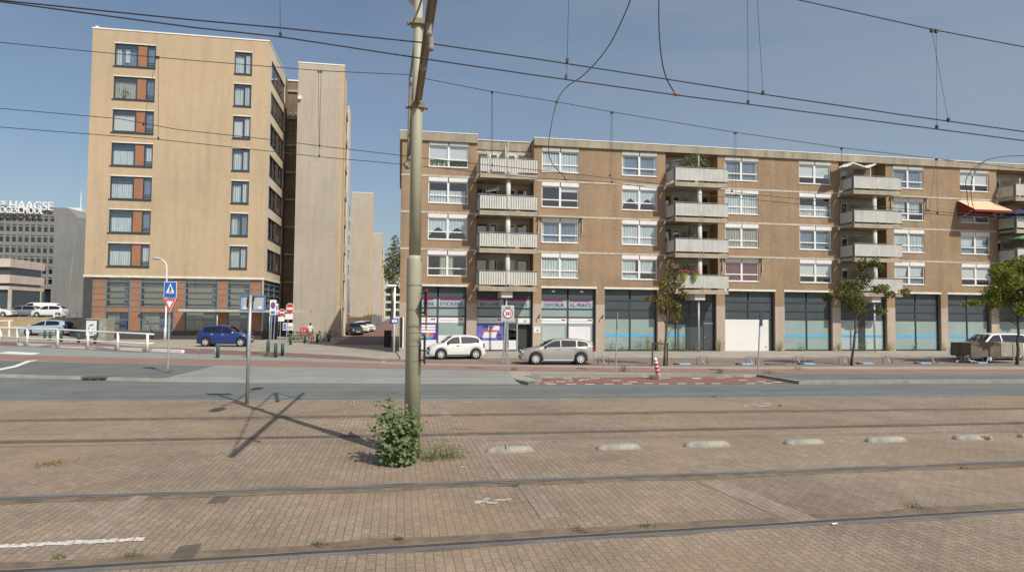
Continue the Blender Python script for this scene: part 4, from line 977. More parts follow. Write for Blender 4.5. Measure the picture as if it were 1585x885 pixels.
g.build('pane', 'glassdark', gf)
for z_ in (): pass
vo = MB(); [vo.quad((a, yg+.5, .95), (b, yg+.5, .95), (b, yg+.5, SB-.2), (a, yg+.5, SB-.2)) for a, b in GL]; vo.build('sky_tint_sheet', 'sky_tint_sheet', gf)  # same added sky-tone sheet behind the ground-floor glazing
g = MB(); rr = random.Random(8)
for a, b in GL:
    g.quad((a+.1, yg+.35, 3.3), (b-.5, yg+.35, 3.3), (b-.5, yg+.35, 5.4), (a+.1, yg+.35, 5.4)); g.quad((a, yg+.3, 1.0), (a+(b-a)*.55, yg+.3, 1.0), (a+(b-a)*.55, yg+.3, 2.7), (a, yg+.3, 2.7))
g.build('blind', 'curtain_beige', gf)
f = MB(); xs = XR-.1
for z in zc: f.box(xs-.05, xs+.06, T+.3, SE-.2, z-.06, z+.06)
for y in (T+.3, 71.5, 74.5, SE-.25): f.box(xs-.06, xs+.05, y, y+.1, 3.2, SB-.17)
sf = f.build('side_louvre', 'slate2', tower); g = MB(); g.quad((xs-.06, T+.3, .9), (xs-.06, SE-.2, .9), (xs-.06, SE-.2, SB-.17), (xs-.06, T+.3, SB-.17)); g.build('louvre_backing', 'slate', sf)
g = MB(); g.box(XR+.3, XR+1.25, T+.9, T+1.0, .1, 2.5); g.build('blue_door', pm('blue_door_paint', (.02, .035, .11), .5, .1), tower)
g = MB(); g.box(-20.6, -8.7, T-1.9, T-.075, 2.80, 3.05); cn = g.build('canopy', 'band', tower)
g = MB()
for x in (-17.2, -12.4): g.cyl((x, T-1.6, .1), (x, T-1.6, 2.8), .06, n=8)
g.build('canopy_post', 'steel', cn, True)
# dark gallery link between the tower and the slab
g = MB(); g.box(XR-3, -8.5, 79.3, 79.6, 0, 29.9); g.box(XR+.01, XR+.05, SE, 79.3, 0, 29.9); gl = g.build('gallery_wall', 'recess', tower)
g = MB()
for k in range(9): z = 3.2+3.2*k; g.box(XR+.05, -10.9, 79.1, 79.28, z-.2, z)
pieces(g, 'gallery_floor', 'soffit', gl)
g = MB()
for k in range(8):
    for q in range(5): g.box(XR+.35+q*.62, XR+.47+q*.62, 79.18, 79.29, 21.7+k*.62, 21.82+k*.62)
for k in range(7): z = 3.2+3.2*k; g.box(XR+.1, -10.9, SE+.12, SE+.16, z, z+.95) if k in () else None
g.build('grille_dot', 'palewall', gl)
g = MB(); g.box(XR, -8.5, 79.2, 79.7, 29.9, 30.05); g.build('coping', 'coping', gl)

# ================================================================== ROW OF CONCRETE-BEIGE SLABS receding along the alley
def slab_block(name, label, y, x0, x1, h, body_x1, yb, gal, far=False):
    o = thing(name, label, 'apartment slab', ((x0+x1)/2, y, 0), 'beige slab-ended apartment blocks along the alley')
    m = MB(); m.box(x0, x1, y, y+1.6, 0, h); m.build('end_wall', 'slabbrick', o)
    m = MB(); m.box(x1-.46, x1+.012, y-.012, y+1.612, 0, h-.02)
    for k in range(int(h/3.3)): z = 1.6+k*3.25; m.box(x1-1.25, x1-.46, y-.010, y+.01, z, z+.20)
    m.build('ochre_edge', 'slabedge', o)
    m = MB(); m.box(x0-.04, x1+.04, y-.04, y+1.64, h, h+.12); m.build('coping', 'coping', o)
    m = MB()
    for z in (7.4, 14.2, 20.8, 26.2):
        if z < h-1: m.box(x0+.001, x1-.47, y-.004, y+.003, z, z+.02)
    pieces(m, 'joint', 'soffit', o)
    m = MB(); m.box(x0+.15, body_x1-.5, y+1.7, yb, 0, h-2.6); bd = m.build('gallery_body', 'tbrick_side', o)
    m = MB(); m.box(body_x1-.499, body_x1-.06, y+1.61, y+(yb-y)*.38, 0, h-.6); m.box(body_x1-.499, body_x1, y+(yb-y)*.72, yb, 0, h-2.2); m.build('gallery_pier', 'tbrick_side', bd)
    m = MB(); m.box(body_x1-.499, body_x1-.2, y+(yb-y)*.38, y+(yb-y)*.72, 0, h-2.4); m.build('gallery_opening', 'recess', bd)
    m = MB()
    for k in range(int((h-3)/3.25)+1):
        z = .1+k*3.25
        if z+1.2 < h-2.6: m.box(body_x1-.199, body_x1-.08, y+(yb-y)*.38+.01, y+(yb-y)*.72-.01, z, z+.9)
    pieces(m, 'gallery_parapet', 'slabbrick', bd)
    return o
slab_block('slab_block', 'nearest tall grey-beige slab end wall with an ochre right edge, beside the tower', 74.0, -11.38, -6.46, 30.2, -6.44, 84.0, True)
slab2 = slab_block('slab_block', 'second beige slab end wall down the alley, above the brown timber fence', 154.0, -11.25, -6.42, 30.35, -9.9, 190.0, True)
m = MB(); m.box(-20, -11.62, 112, 153.9, 0, 27.0); m.cur = 1; m.box(-11.9, -11.45, 140, 153.8, 20, 21.2); m.box(-11.9, -11.45, 140, 153.8, 16.8, 17.9); m.box(-11.9, -11.45, 140, 153.8, 13.4, 14.6); m.box(-11.9, -11.45, 140, 153.8, 10.2, 11.2); m.box(-11.9, -11.45, 140, 153.8, 23.4, 24.4)
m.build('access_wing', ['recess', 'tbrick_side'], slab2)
slab_block('slab_block', 'third, narrower beige slab end wall far down the alley', 234.0, -9.6, -6.4, 30.6, -6.6, 270.0, True)
slab_block('slab_block', 'farthest low slab end wall at the end of the alley beside the tree', 314.0, -8.4, -5.2, 26.0, -6.0, 340.0, True)
m = MB(); m.box(-11.32, -10.98, 73.70, 73.998, 26.1, 26.45); tag(m.build('wall_lamp_box', 'signwhite'), 'small white lamp box high on the nearest beige slab wall', 'wall lamp')

# ================================================================== UNIVERSITY BUILDING far left
U = 132.0; ub = bankz
uni = thing('university_building', 'far grey concrete office building with rows of square windows and white roof letters', 'office building', (-66, U, ub))
def up(x, y): p = PY(x, y, U); return p.x, p.z
xr_top, zr = up(134, 333); xr_bot = up(103, 482)[0]; xl = -92.0; zl = up(82, 321)[1]
xw = up(84, 340)[0]
cols_u = [xw-1.03*k for k in range(16)]
wz = [up(60, 280+v*.1582)[1] for v in (345, 430, 533, 638, 740, 840, 942)]
holes = []
wh = 1.4
for r, z in enumerate(wz):
    for k in range(16):
        x1 = cols_u[k]; holes.append((x1-.66, x1, z-wh*(.75 if r == 0 else 1), z, .25))
gx = [up(x, 470)[0] for x in (16.5, 23.5, 26, 41.5, 45.5, 60.5, 64, 78)]
gz1 = up(60, 447)[1]
for a, b in ((gx[0], gx[1]), (gx[2], gx[3]), (gx[4], gx[5]), (gx[6], gx[7])): holes.append((a, b, ub, gz1, .5))
xe = xw+2.2
m = MB(); holed(m, 'y', U, xl, xe, ub-2, zl, holes, .25, 1)
m.poly([(xe, U, ub-2), (xr_bot, U, ub-2), (xr_bot+.02, U, ub), (up(119, 345)[0], U, zl-1.6), (xe, U, zl)])
m.build('wall', 'concrete_grey', uni)
m = MB(); m.poly([(xr_bot, U, ub-2), (xr_bot+9, U+16, ub-2), (xr_top+9, U+16, zr-1.5), (up(119, 345)[0], U, zl-1.6)]); m.poly([(xe, U, zl), (up(119, 345)[0], U, zl-1.6), (xr_top+9, U+16, zr-1.5), (xe, U+16, zl)])
m.poly([(xl, U, zl), (xe, U, zl), (xe, U+16, zl), (xl, U+16, zl)])
sw = m.build('slanted_side_wall', 'concrete_grey', uni)
m = MB()
for k in range(8):
    z = ub+1.2+k*2.05; t = z/(zl+2); x0 = xr_bot+.5+(up(119, 345)[0]-xr_bot)*((z-ub)/(zl-1.6-ub))
    m.beam((x0+9*.22-.5, U+16*.22, z), (x0+9*.72-.5, U+16*.72, z), .10, .30)
m.build('slot_window', 'recess', sw)
m = MB(); m.box(xl, xw+.5, U+.8, U+.9, ub, zl-.3); m.build('room_backing', 'interior', uni)
proto = None
for h in holes[:-4]:
    a, b, c, e = h[:4]
    f = MB(); f.quad((a, U+.2, c), (b, U+.2, c), (b, U+.2, e), (a, U+.2, e)); f.cur = 1; f.box(a, b, U+.12, U+.19, e-.30, e-.22); f.box(a, b, U+.1, U+.19, c, c+.06)
    f.build('window', ['glass', 'palewall'], uni)
f = MB()
for k in range(4):
    a, b, c, e = holes[-4+k][:4]; f.quad((a, U+.4, c), (b, U+.4, c), (b, U+.4, e), (a, U+.4, e))
f.build('entrance_glass', 'glassdark', uni)
f = MB()
for a, b in ((gx[1], gx[2]), (gx[3], gx[4]), (gx[5], gx[6])): f.box(a, b, U-.25, U+.1, ub, gz1)
f.build('entrance_column', 'band', uni)
# white letters on the roof edge
def letters(t, xa, xb, ya, yb, Y):
    p, q = PY(xa, yb, Y), PY(xb, ya, Y); sz = abs(q.z-p.z)
    return text_mesh('roof_lettering', t, 'signwhite', uni, p.x, Y, p.z, height=sz, width=q.x-p.x, depth=.25, center=False, bold=.02)
letters('HAAGSE', 14.5, 82, 312.5, 323.5, U-.6); letters('DE', -2, 9.8, 310.8, 316.5, U-.6); letters('HOGESCHOOL', -9, 67, 321.5, 329, U-1.0)
m = MB(); p = PY(124.5, 330, U+6); m.cyl((p.x, U+6, p.z-2), (p.x, U+6, PY(124.5, 296, U+6).z), .16, .05, 6); m.build('flag_mast', 'signwhite', uni)
m = MB(); p = PY(115, 324, U+10); m.box(p.x-1.5, p.x+1.3, U+10, U+11, p.z-3, p.z+.3); m.build('roof_unit', 'signwhite', uni)
# pinkish low office at the left edge
lo = thing('low_office', 'pinkish banded low office block at the left edge of the view', 'office building', (-62, 112, 0))
V = 112.0
def vp(x, y): p = PY(x, y, V); return p.x, p.z
m = MB()
zz = [vp(10, y)[1] for y in (400, 413, 425, 437, 445, 478)]
m.box(-90, vp(15.5, 420)[0], V, V+10, zz[1], zz[0]); m.box(-90, vp(15.5, 420)[0], V, V+10, zz[3]-.1, zz[2]); m.box(-90, vp(15.5, 420)[0], V, V+10, zz[4]-.3, zz[4]+.25)
m.build('stone_band', 'pinkstone', lo)
m = MB(); m.box(-90, vp(14.5, 420)[0], V+.4, V+9, ub, zz[0]-.3); m.build('glazing', 'slate', lo)
m = MB(); x = vp(14, 460)[0]; m.box(x-.2, x+.25, V+.05, V+.3, ub, zz[4]-.3); m.build('column', 'band', lo)
# ================================================================== CATENARY POLE
PX0, PY0 = .285, 13.4
pole = thing('catenary_pole', 'olive green steel tram pole standing in the leafy bush between the tracks', 'tram pole', (PX0, PY0, 0))
m = MB(); m.tube([(PX0, PY0, 0), (PX0, PY0, 3.93), (PX0, PY0, 3.99), (PX0, PY0, 4.05)], [.157, .153, .150, .125], 28)
m.build('lower_shaft', 'pole', pole, True)
m = MB(); m.tube([(PX0, PY0, 4.04), (PX0, PY0, 7.1), (PX0, PY0, 7.16), (PX0, PY0, 11.1)], [.119, .114, .096, .078], 24); m.build('upper_shaft', 'pole', pole, True)
m = MB()
for z in (3.45, 2.96, 2.62, 2.50, 2.24, 1.94): m.cyl((PX0, PY0, z-.008), (PX0, PY0, z+.010), .161, n=28)
m.build('strap', 'band_metal', pole)
m = MB()
for z in (7.12, 8.85): m.box(PX0-.14, PX0+.14, PY0-.14, PY0+.14, z-.06, z+.05); m.cyl((PX0-.2, PY0, z-.03), (PX0+.2, PY0, z-.03), .03, n=8); m.ball((PX0-.19, PY0, z-.03), .045); m.ball((PX0+.19, PY0, z-.03), .045)
m.build('clamp', 'arm', pole)
m = MB(); a, b = Vector((PX0+.02, PY0-.1, 7.22)), Vector((PX0+.14, 7.9, 7.45)); m.beam(a, b, .14, .03); m.beam(a+Vector((0, 0, -.05)), b+Vector((0, 0, -.05)), .035, .12)
arm = m.build('bracket_arm', 'arm', pole)
m = MB(); m.beam((PX0-.02, PY0+.1, 7.2), (PX0-.14, 18.9, 7.02), .09, .05); m.build('bracket_arm', 'arm', pole)
m = MB(); m.tube([(PX0, PY0-.08, 9.1), (PX0+.12, 8.1, 7.49)], .022, 6); m.tube([(PX0, PY0+.08, 9.15), (PX0-.12, 18.4, 7.1)], .022, 6); m.tube([(PX0-.1, 17.3, 9.1), (PX0-.13, 17.3, 6.8)], .035, 6); m.tube([(PX0, PY0, 9.0), (PX0-.1, 17.3, 9.12)], .03, 6)
m.build('stay_rod', 'arm', pole)
m = MB()
for p in (Vector((PX0+.09, 9.85, 7.1)), Vector((PX0+.12, 9.85, 6.88)), Vector((PX0+.05, 11.5, 7.18))): m.cyl(p, p+Vector((0, 0, .18)), .045, n=8); m.ball(p+Vector((0, 0, .02)), .05)
m.cyl((PX0-.1, 17.3, 9.05), (PX0-.02, 15.4, 8.2), .06, n=8)
for p in (Vector((PX0-.14, 17.3, 6.72)), Vector((PX0-.1, 17.3, 6.95)), Vector((PX0-.18, 17.25, 6.75))): m.ball(p, .075)
m.build('insulator', 'insul', pole)
m = MB(); m.tube([(PX0, PY0, 11.0), (PX0, PY0-.9, 11.2), (PX0, PY0-1.5, 11.15)], .035, 6); m.tube([(PX0, PY0, 11.0), (PX0, PY0+1.6, 11.2), (PX0, PY0+3.2, 11.15)], .035, 6)
lampa = m.build('lamp_arm', 'steel', pole); m = MB(); m.ball((PX0, PY0-1.8, 11.13), .22, .5, .1); m.ball((PX0, PY0+3.6, 11.13), .22, .5, .1); m.build('lamp_head', 'signgrey', lampa)
# boards strapped to the pole
m = MB(); tri = [(0, .02), (.42, .76), (-.42, .76)]
xs = PX0+.235
z0 = 2.55
m.poly([(xs, PY0-.05-.02, z0), (xs, PY0-.52, z0+.82), (xs, PY0+.40, z0+.82)]); m.poly([(xs+.02, PY0-.07, z0), (xs+.02, PY0+.40, z0+.82), (xs+.02, PY0-.52, z0+.82)])
for p, q in (((PY0-.07, z0), (PY0-.52, z0+.82)), ((PY0-.52, z0+.82), (PY0+.40, z0+.82)), ((PY0+.40, z0+.82), (PY0-.07, z0))): m.quad((xs, p[0], p[1]), (xs+.02, p[0], p[1]), (xs+.02, q[0], q[1]), (xs, q[0], q[1]))
s = tag(m.build('traffic_sign', 'signred'), 'red edged triangular sign seen edge-on, strapped high on the olive pole', 'traffic sign')
m = MB(); m.cyl((PX0+.1, PY0-.05, 3.30), (xs, PY0-.05, 3.30), .02, n=6); m.cyl((PX0+.1, PY0-.05, 2.9), (xs, PY0-.05, 2.9), .02, n=6); m.box(xs-.03, xs-.003, PY0-.3, PY0+.2, 2.85, 3.33); m.build('bracket', 'signblack', s)
m = MB(); m.box(PX0+.21, PX0+.235, PY0-.3, PY0+.3, 1.88, 2.44); s = tag(m.build('sign_board', 'signblack'), 'dark square board seen edge-on, strapped low on the olive pole', 'sign board')
m = MB(); m.cyl((PX0+.1, PY0-.05, 2.40), (PX0+.21, PY0-.05, 2.40), .02, n=6); m.cyl((PX0+.1, PY0-.05, 1.95), (PX0+.21, PY0-.05, 1.95), .02, n=6); m.build('bracket', 'band_metal', s)

# ================================================================== OVERHEAD WIRES
NY, FY = 9.85, 17.3
def wire(name, pts, r, label, cat='overhead wire', group='overhead tram wires', mat='wire', parent=None, n=5):
    m = MB(); m.tube(pts, r, n); o = m.build(name, mat, parent, True)
    if parent is None: tag(o, label, cat, group)
    return o
def at(px, Y): return [PY(x, y, Y) for x, y in px]
A = [Vector((-60, NY, 7.6)), Vector((-20, NY, 7.3))]+at([(0, 1), (300, 31.5), (434, 43.5), (660, 67), (820, 90), (1000, 118), (1180, 146), (1400, 178.5), (1585, 204)], NY)+[Vector((20, NY, 5.75)), Vector((60, NY, 5.5))]
wa = wire('contact_wire', A, .011, 'upper of the two thick contact wires over the near track')
B = [Vector((-60, NY-.02, 7.55)), Vector((-20, NY-.02, 7.26))]+at([(0, 3), (300, 43), (434, 57.5), (660, 92), (820, 115.5), (1047, 147.5), (1157, 161.5), (1585, 218)], NY-.02)+[Vector((20, NY-.02, 5.6)), Vector((60, NY, 5.4))]
wb_ = wire('contact_wire', B, .011, 'lower of the two thick contact wires over the near track')
Mw = [Vector((-60, NY, 9.6)), Vector((-20, NY, 9.3)), Vector((PX0, NY, 8.75)), Vector((3.4, NY, 8.48))]+at([(1235, 0), (1443, 46), (1585, 73)], NY)+[Vector((20, NY, 7.35)), Vector((40, NY, 7.6)), Vector((70, NY, 9))]
mw = wire('messenger_wire', Mw, .010, 'near messenger wire crossing the top right corner of the sky')
Cw = [Vector((-70, FY, 9.9)), Vector((-24, FY, 9.5))]+at([(0, 66), (150, 81), (300, 94), (498, 110), (631, 116), (660, 122.5), (760, 142), (862, 158), (947, 173.5), (1138, 205), (1303, 229), (1450, 246), (1585, 262)], FY)+[Vector((40, FY, 7.4)), Vector((90, FY, 8.6))]
cw = wire('messenger_wire', Cw, .010, 'thin messenger wire over the far track, running level with the pole clamp')
Dw = [Vector((-70, FY, 8.3)), Vector((-24, FY, 7.9))]+at([(0, 168), (184, 184), (276, 201), (416, 216), (494, 226), (640, 243), (740, 254), (880, 268.5), (1100, 294), (1320, 317), (1440, 327), (1585, 337)], FY)+[Vector((40, FY, 5.6)), Vector((90, FY, 5.5))]
dw = wire('contact_wire', Dw, .009, 'upper contact wire over the far track, passing in front of the tower windows')
Ew = [Vector((-70, FY-.02, 7.7)), Vector((-24, FY-.02, 7.4))]+at([(0, 197), (245, 216), (434, 236), (494, 243), (640, 256), (830, 276), (940, 282), (1100, 303), (1300, 322), (1440, 331), (1585, 343)], FY-.02)+[Vector((40, FY, 5.5)), Vector((90, FY, 5.4))]
ew = wire('contact_wire', Ew, .009, 'lower contact wire over the far track, passing in front of the tower windows')
def dropper(parent, p, q, Y, top=True, r=.0042):
    a, b = PY(*p, Y), PY(*q, Y); m = MB(); m.tube([a, b], r, 4); m.cur = 1
    m.box(b.x-.017, b.x+.017, b.y-.02, b.y+.02, b.z-.01, b.z+.055)
    if top: m.box(a.x-.022, a.x+.022, a.y-.02, a.y+.02, a.z-.05, a.z+.01)
    m.build('dropper', ['thinwire', 'wire'], parent)
for p, q in [((881, -45), (878, 96)), ((433, -40), (434, 57)), ((1157, -25), (1158, 161)), ((1171, -20), (1181, 146)), ((1442, 46), (1468, 188)), ((1449, 47), (1450, 199))]: dropper(mw, p, q, NY-.01)
dropper(wa, (878, 98), (876, 122), NY-.01, False)
for p, q in [((493, 110), (494, 243)), ((497, 110), (494.5, 227)), ((245, 88), (245, 216)), ((242, 88), (222, 194)), ((761, 142), (760, 266)), ((762, 142), (762, 257)), ((946, 173.5), (944, 273)), ((948, 173.5), (947, 283)), ((1137, 205), (1133, 297)), ((1139, 205), (1139, 304)), ((1302, 229), (1302, 315)), ((1303, 229), (1305, 322)), ((1449, 246), (1437, 327)), ((1450, 246), (1451, 331))]: dropper(cw, p, q, FY-.01, r=.005)
def curve(pts):                              # smooth curve through points
    out = []
    P_ = [pts[0]]+pts+[pts[-1]]
    for i in range(1, len(P_)-2):
        for k in range(6):
            t = k/6; a, b, c, d = P_[i-1], P_[i], P_[i+1], P_[i+2]
            out.append(.5*((2*b)+(c-a)*t+(2*a-5*b+4*c-d)*t*t+(3*b-a-3*c+d)*t**3))
    return out+[pts[-1]]
def mixed(l): return [PY(x, y, Y) for x, y, Y in l]
jb = wire('feeder_cable', curve(mixed([(982, -20, 11), (968, 20, 11.5), (940, 75, 12.5), (905, 115, 13.5), (876, 136, 15), (862, 158, 17.25), (853, 195, 17.3), (849, 232, 17.3), (855, 253, 17.3), (868, 268, 17.3), (878, 278, 17.3)])), .011, 'S-shaped slack feeder cable hanging from the top of the sky to the far wires', 'feeder cable', 'slack feeder cables')
m = MB(); p = PY(862, 158, 17.28); m.ball(p, .05); p = PY(876, 277, 17.28); m.ball(p, .06, .05, .05); m.build('cable_clamp', 'arm', jb)
jb = wire('feeder_cable', curve(mixed([(1020, -15, 9.87), (1020, 40, 9.87), (1024, 90, 9.87), (1032, 122, 9.87), (1046, 146.5, 9.84)])), .011, 'short slack feeder cable curling down onto the lower near contact wire', 'feeder cable', 'slack feeder cables')
m = MB(); p = PY(1047, 146, 9.83); m.ball(p, .06, .04, .035); m.build('cable_clamp', 'arm', jb)
jb = wire('feeder_cable', curve(mixed([(1640, 240, 17), (1585, 241, 17), (1550, 243, 17), (1525, 249, 17.1), (1505, 263, 17.2), (1495, 280, 17.3), (1497, 300, 17.3), (1500, 330, 17.3)])), .011, 'bent feeder cable looping in front of the last top floor window', 'feeder cable', 'slack feeder cables')
wire('feeder_cable', curve(mixed([(1524, 251, 17.2), (1512, 262, 17.2), (1503, 285, 17.3), (1505, 315, 17.3), (1512, 335, 17.3)])), .010, 'inner feeder cable hanging beside the looping one before the last top floor window', 'feeder cable', 'slack feeder cables')

# ================================================================== SIGNS AND POSTS
def post(base, zt, r, mat='steel', lean=0.0):
    m = MB(); m.tube([base, base+Vector((lean, 0, zt))], r, 10); return m
def front_plate(o, name, mat, pts, y):
    m = MB(); f = [Vector((x, y-.006, z)) for x, z in pts]; b = [Vector((x, y+.006, z)) for x, z in pts]; n = len(pts)
    m.poly(f); m.poly(b[::-1])
    for i in range(n): m.quad(f[i], f[(i+1) % n], b[(i+1) % n], b[i])
    return m.build(name, mat, o)
def circ(x, z, r, n=24): return [(x+r*math.cos(2*math.pi*k/n), z+r*math.sin(2*math.pi*k/n)) for k in range(n)]
def rect(x, z, w_, h): return [(x-w_/2, z-h/2), (x+w_/2, z-h/2), (x+w_/2, z+h/2), (x-w_/2, z+h/2)]
# pedestrian crossing + give way
b = G(259.5, 577, PZ); o = thing('sign_post', 'grey post with blue pedestrian crossing sign above a give-way triangle', 'traffic sign', b)
Y = b.y; p = lambda x, y: (PY(x, y, Y).x, PY(x, y, Y).z)
post(b, p(263, 440)[1]-PZ, .038, lean=p(263.5, 440)[0]-b.x).build('post', 'steel', o)
(x0, z1), (x1, z0) = p(255, 435.8), p(274, 461); xc, zc_ = (x0+x1)/2, (z0+z1)/2; W_, H_ = x1-x0, z1-z0; y = Y-.06
pl = front_plate(o, 'crossing_sign', 'signwhite', rect(xc, zc_, W_, H_), y); front_plate(pl, 'blue_field', 'signblue', rect(xc, zc_, W_-.05, H_-.05), y-.014)
front_plate(pl, 'white_triangle', 'signwhite', [(xc-W_*.36, zc_-H_*.24), (xc+W_*.36, zc_-H_*.24), (xc, zc_+H_*.38)], y-.028)
m = MB(); yy = y-.040; m.disc((xc, yy, zc_+H_*.17), .032, th=.004); m.beam((xc, yy, zc_+H_*.12), (xc+.005, yy, zc_), .055, .008, (0, 1, 0)); m.beam((xc, yy, zc_), (xc-.05, yy, zc_-H_*.15), .03, .008, (0, 1, 0)); m.beam((xc, yy, zc_), (xc+.05, yy, zc_-H_*.15), .03, .008, (0, 1, 0)); m.beam((xc, yy, zc_+H_*.1), (xc+.07, yy, zc_+.01), .022, .008, (0, 1, 0))
for k in range(5): xk = xc-W_*.28+k*W_*.14; m.beam((xk-(k-2)*-.006, yy, zc_-H_*.23), (xk+(k-2)*.02, yy, zc_-H_*.17), .028, .008, (0, 1, 0))
m.build('walking_figure', 'signblack', pl)
(xa, za), (xb, zb) = p(252.6, 461.8), p(275, 486.5); xc = (xa+xb)/2
tr = front_plate(o, 'give_way_sign', 'signred', [(xa, za), (xc, zb), (xb, za)], y-.01); w_ = xb-xa; h = za-zb
front_plate(tr, 'white_rim', 'signwhite', [(xa+.055, za-.03), (xc, zb+.09), (xb-.055, za-.03)], y-.0245) and None
front_plate(tr, 'red_band', 'signred', [(xa+.085, za-.045), (xc, zb+.14), (xb-.085, za-.045)], y-.038); front_plate(tr, 'white_centre', 'signwhite', [(xa+w_*.27, za-h*.155), (xc, zb+h*.38), (xb-w_*.27, za-h*.155)], y-.052)
# blue framed pair of panels, seen from behind
b = G(382, 625, 0); Y = b.y; o = thing('sign_post', 'tall grey post carrying the back of a blue framed double panel', 'traffic sign', b)
m = MB(); tp = PY(388, 457, Y); m.tube([b, tp], [.055, .05], 12); m.build('post', 'steel', o, True)
p = lambda x, y: (PY(x, y, Y).x, PY(x, y, Y).z)
(x0, z1), (x1, z0) = p(370.5, 456.5), p(410, 481.5); m = MB(); y = Y+.06; t = .045
for a_, b_, c, e in ((x0, x1, z1-t, z1), (x0, x1, z0, z0+t), (x0, x0+t, z0+t, z1-t), (x1-t, x1, z0+t, z1-t)): m.box(a_, b_, y-.02, y+.04, c, e)
fr_ = m.build('panel_frame', 'signblue_pale', o); xm = PY(388.5, 470, Y).x
m = MB(); m.box(x0+t, xm-.07, y, y+.03, z0+t, z1-t); m.box(xm+.06, x1-t, y, y+.03, z0+t, z1-t); m.build('panel_back', 'signgrey', fr_)
m = MB(); m.box(xm-.11, xm+.09, y-.035, y-.021, z1-.16, z1-.02); m.box(xm-.13, xm-.03, y-.03, y-.015, z0+.12, z1-.12); m.box(xm-.07, xm+.06, y+.001, y+.02, z0+.05, z1-.05); m.build('bracket', 'signblack', fr_)
m = MB(); m.box(x0+.1, x0+.24, y-.006, y-.002, z0+.07, z0+.13); m.box(x1-.22, x1-.12, y-.006, y-.002, z0+.08, z0+.15); m.build('sticker', 'signwhite', fr_)
# street lamp left
b = G(255.3, 528, PZ); Y = b.y; o = thing('street_lamp', 'slim white street lamp with a curved arm in front of the yellow tower', 'street lamp', b)
tp = [PY(x, y, Y) for x, y in [(258.2, 430), (258, 412), (256.3, 406.5), (252, 402.5), (246, 400.2)]]; m = MB(); m.tube([b, b+Vector((0, 0, 1.2)), b+Vector((0.02, 0, 1.25))]+tp, [.11, .11, .075, .06, .055, .05, .05, .05], 10); m.build('post', 'whitepaint', o, True)
m = MB(); q = PY(242.5, 400, Y); m.ball(q, .42, .2, .13, 12, 8); m.build('lamp_head', 'signgrey', o, True)
# no-parking signs
def sign_on_pole(label, basepx, plate_fn, cat='traffic sign', group=None, top=None, r=.03):
    b = G(*basepx, PZ); o = thing('sign_post', label, cat, b, group); Y = b.y
    tp = PY(top[0], top[1], Y); m = MB(); m.tube([b, tp], r, 8); m.build('post', 'steel', o)
    plate_fn(o, Y-.05, lambda x, y: (PY(x, y, Y).x, PY(x, y, Y).z)); return o
def noparking(x0, y0, x1, y1):
    def f(o, y, p):
        (a, z1), (b, z0) = p(x0, y0), p(x1, y1); w_, h = b-a, z1-z0; xc = (a+b)/2
        pl = front_plate(o, 'no_parking_plate', 'signwhite', [(a, z0), (b, z0), (b, z1), (a, z1)], y)
        zc = z1-h*.36; ell = lambda r: [(xc+r*w_*math.cos(2*math.pi*k/20), zc+r*h*.62*math.sin(2*math.pi*k/20)) for k in range(20)]
        front_plate(pl, 'red_ring', 'signred', ell(.36), y-.014); front_plate(pl, 'blue_disc', 'signblue', ell(.29), y-.028)
        front_plate(pl, 'red_slash', 'signred', [(xc-.24*w_, zc+.17*h), (xc-.17*w_, zc+.2*h), (xc+.24*w_, zc-.17*h), (xc+.17*w_, zc-.2*h)], y-.042)
        front_plate(pl, 'blue_panel', 'signblue_pale', rect(xc, z0+h*.16, w_*.62, h*.2), y-.014)
    return f
sign_on_pole('no-parking sign on a white plate, the larger front one beside the blue car', (417.8, 549.5), noparking(418.2, 464, 427.6, 487.2), top=(421.6, 470))
sign_on_pole('no-parking sign half hidden behind the larger no-parking sign', (422.2, 541), noparking(425.3, 469.8, 430.8, 487), top=(427, 474))
def noentry(cx_, cy_, rx, ry, plate_):
    def f(o, y, p):
        xc, zc = p(cx_, cy_); rxx = p(cx_+rx, cy_)[0]-xc; rzz = p(cx_, cy_-ry)[1]-zc
        e = lambda s: [(xc+s*rxx*math.cos(2*math.pi*k/24), zc+s*rzz*math.sin(2*math.pi*k/24)) for k in range(24)]
        pl = front_plate(o, 'no_entry_disc', 'signwhite', e(1.0), y); front_plate(pl, 'red_disc', 'signred', e(.9), y-.014); front_plate(pl, 'white_bar', 'signwhite', rect(xc, zc, rxx*1.45, rzz*.42), y-.028)
        (a, z1), (b, z0) = p(plate_[0], plate_[1]), p(plate_[2], plate_[3]); front_plate(o, 'sub_plate', 'signwhite', [(a, z0), (b, z0), (b+.02, z1), (a, z1)], y)
    return f
sign_on_pole('smaller farther no-entry disc with a white plate under it', (432.5, 537), noentry(436.8, 483.5, 4.6, 5.9, (430.8, 489.8, 440.3, 497.2)), top=(435.2, 486))
sign_on_pole('larger red no-entry disc with a white plate, on a slightly leaning post', (440.3, 550.5), noentry(449, 477.5, 6.2, 8.6, (441.6, 485.6, 453.2, 494.2)), top=(447.2, 482))
def notice(o, y, p):
    (a, z1), (b, z0) = p(438, 499.5), p(453.6, 511); pl = front_plate(o, 'notice_panel', 'signwhite', [(a, z0), (b, z0), (b, z1), (a, z1)], y)
    front_plate(pl, 'blue_panel', 'signblue_pale', [(a+.05, z0+.08), (a+(b-a)*.32, z0+.08), (a+(b-a)*.32, z1-.06), (a+.05, z1-.06)], y-.014); front_plate(pl, 'grey_panel', 'signgrey', [(a+(b-a)*.38, z0+.1), (b-.06, z0+.1), (b-.06, z1-.3), (a+(b-a)*.38, z1-.3)], y-.014)
sign_on_pole('white and blue notice panel on a low post near the parked bicycles', (446.5, 529), notice, 'notice board', top=(446, 503))
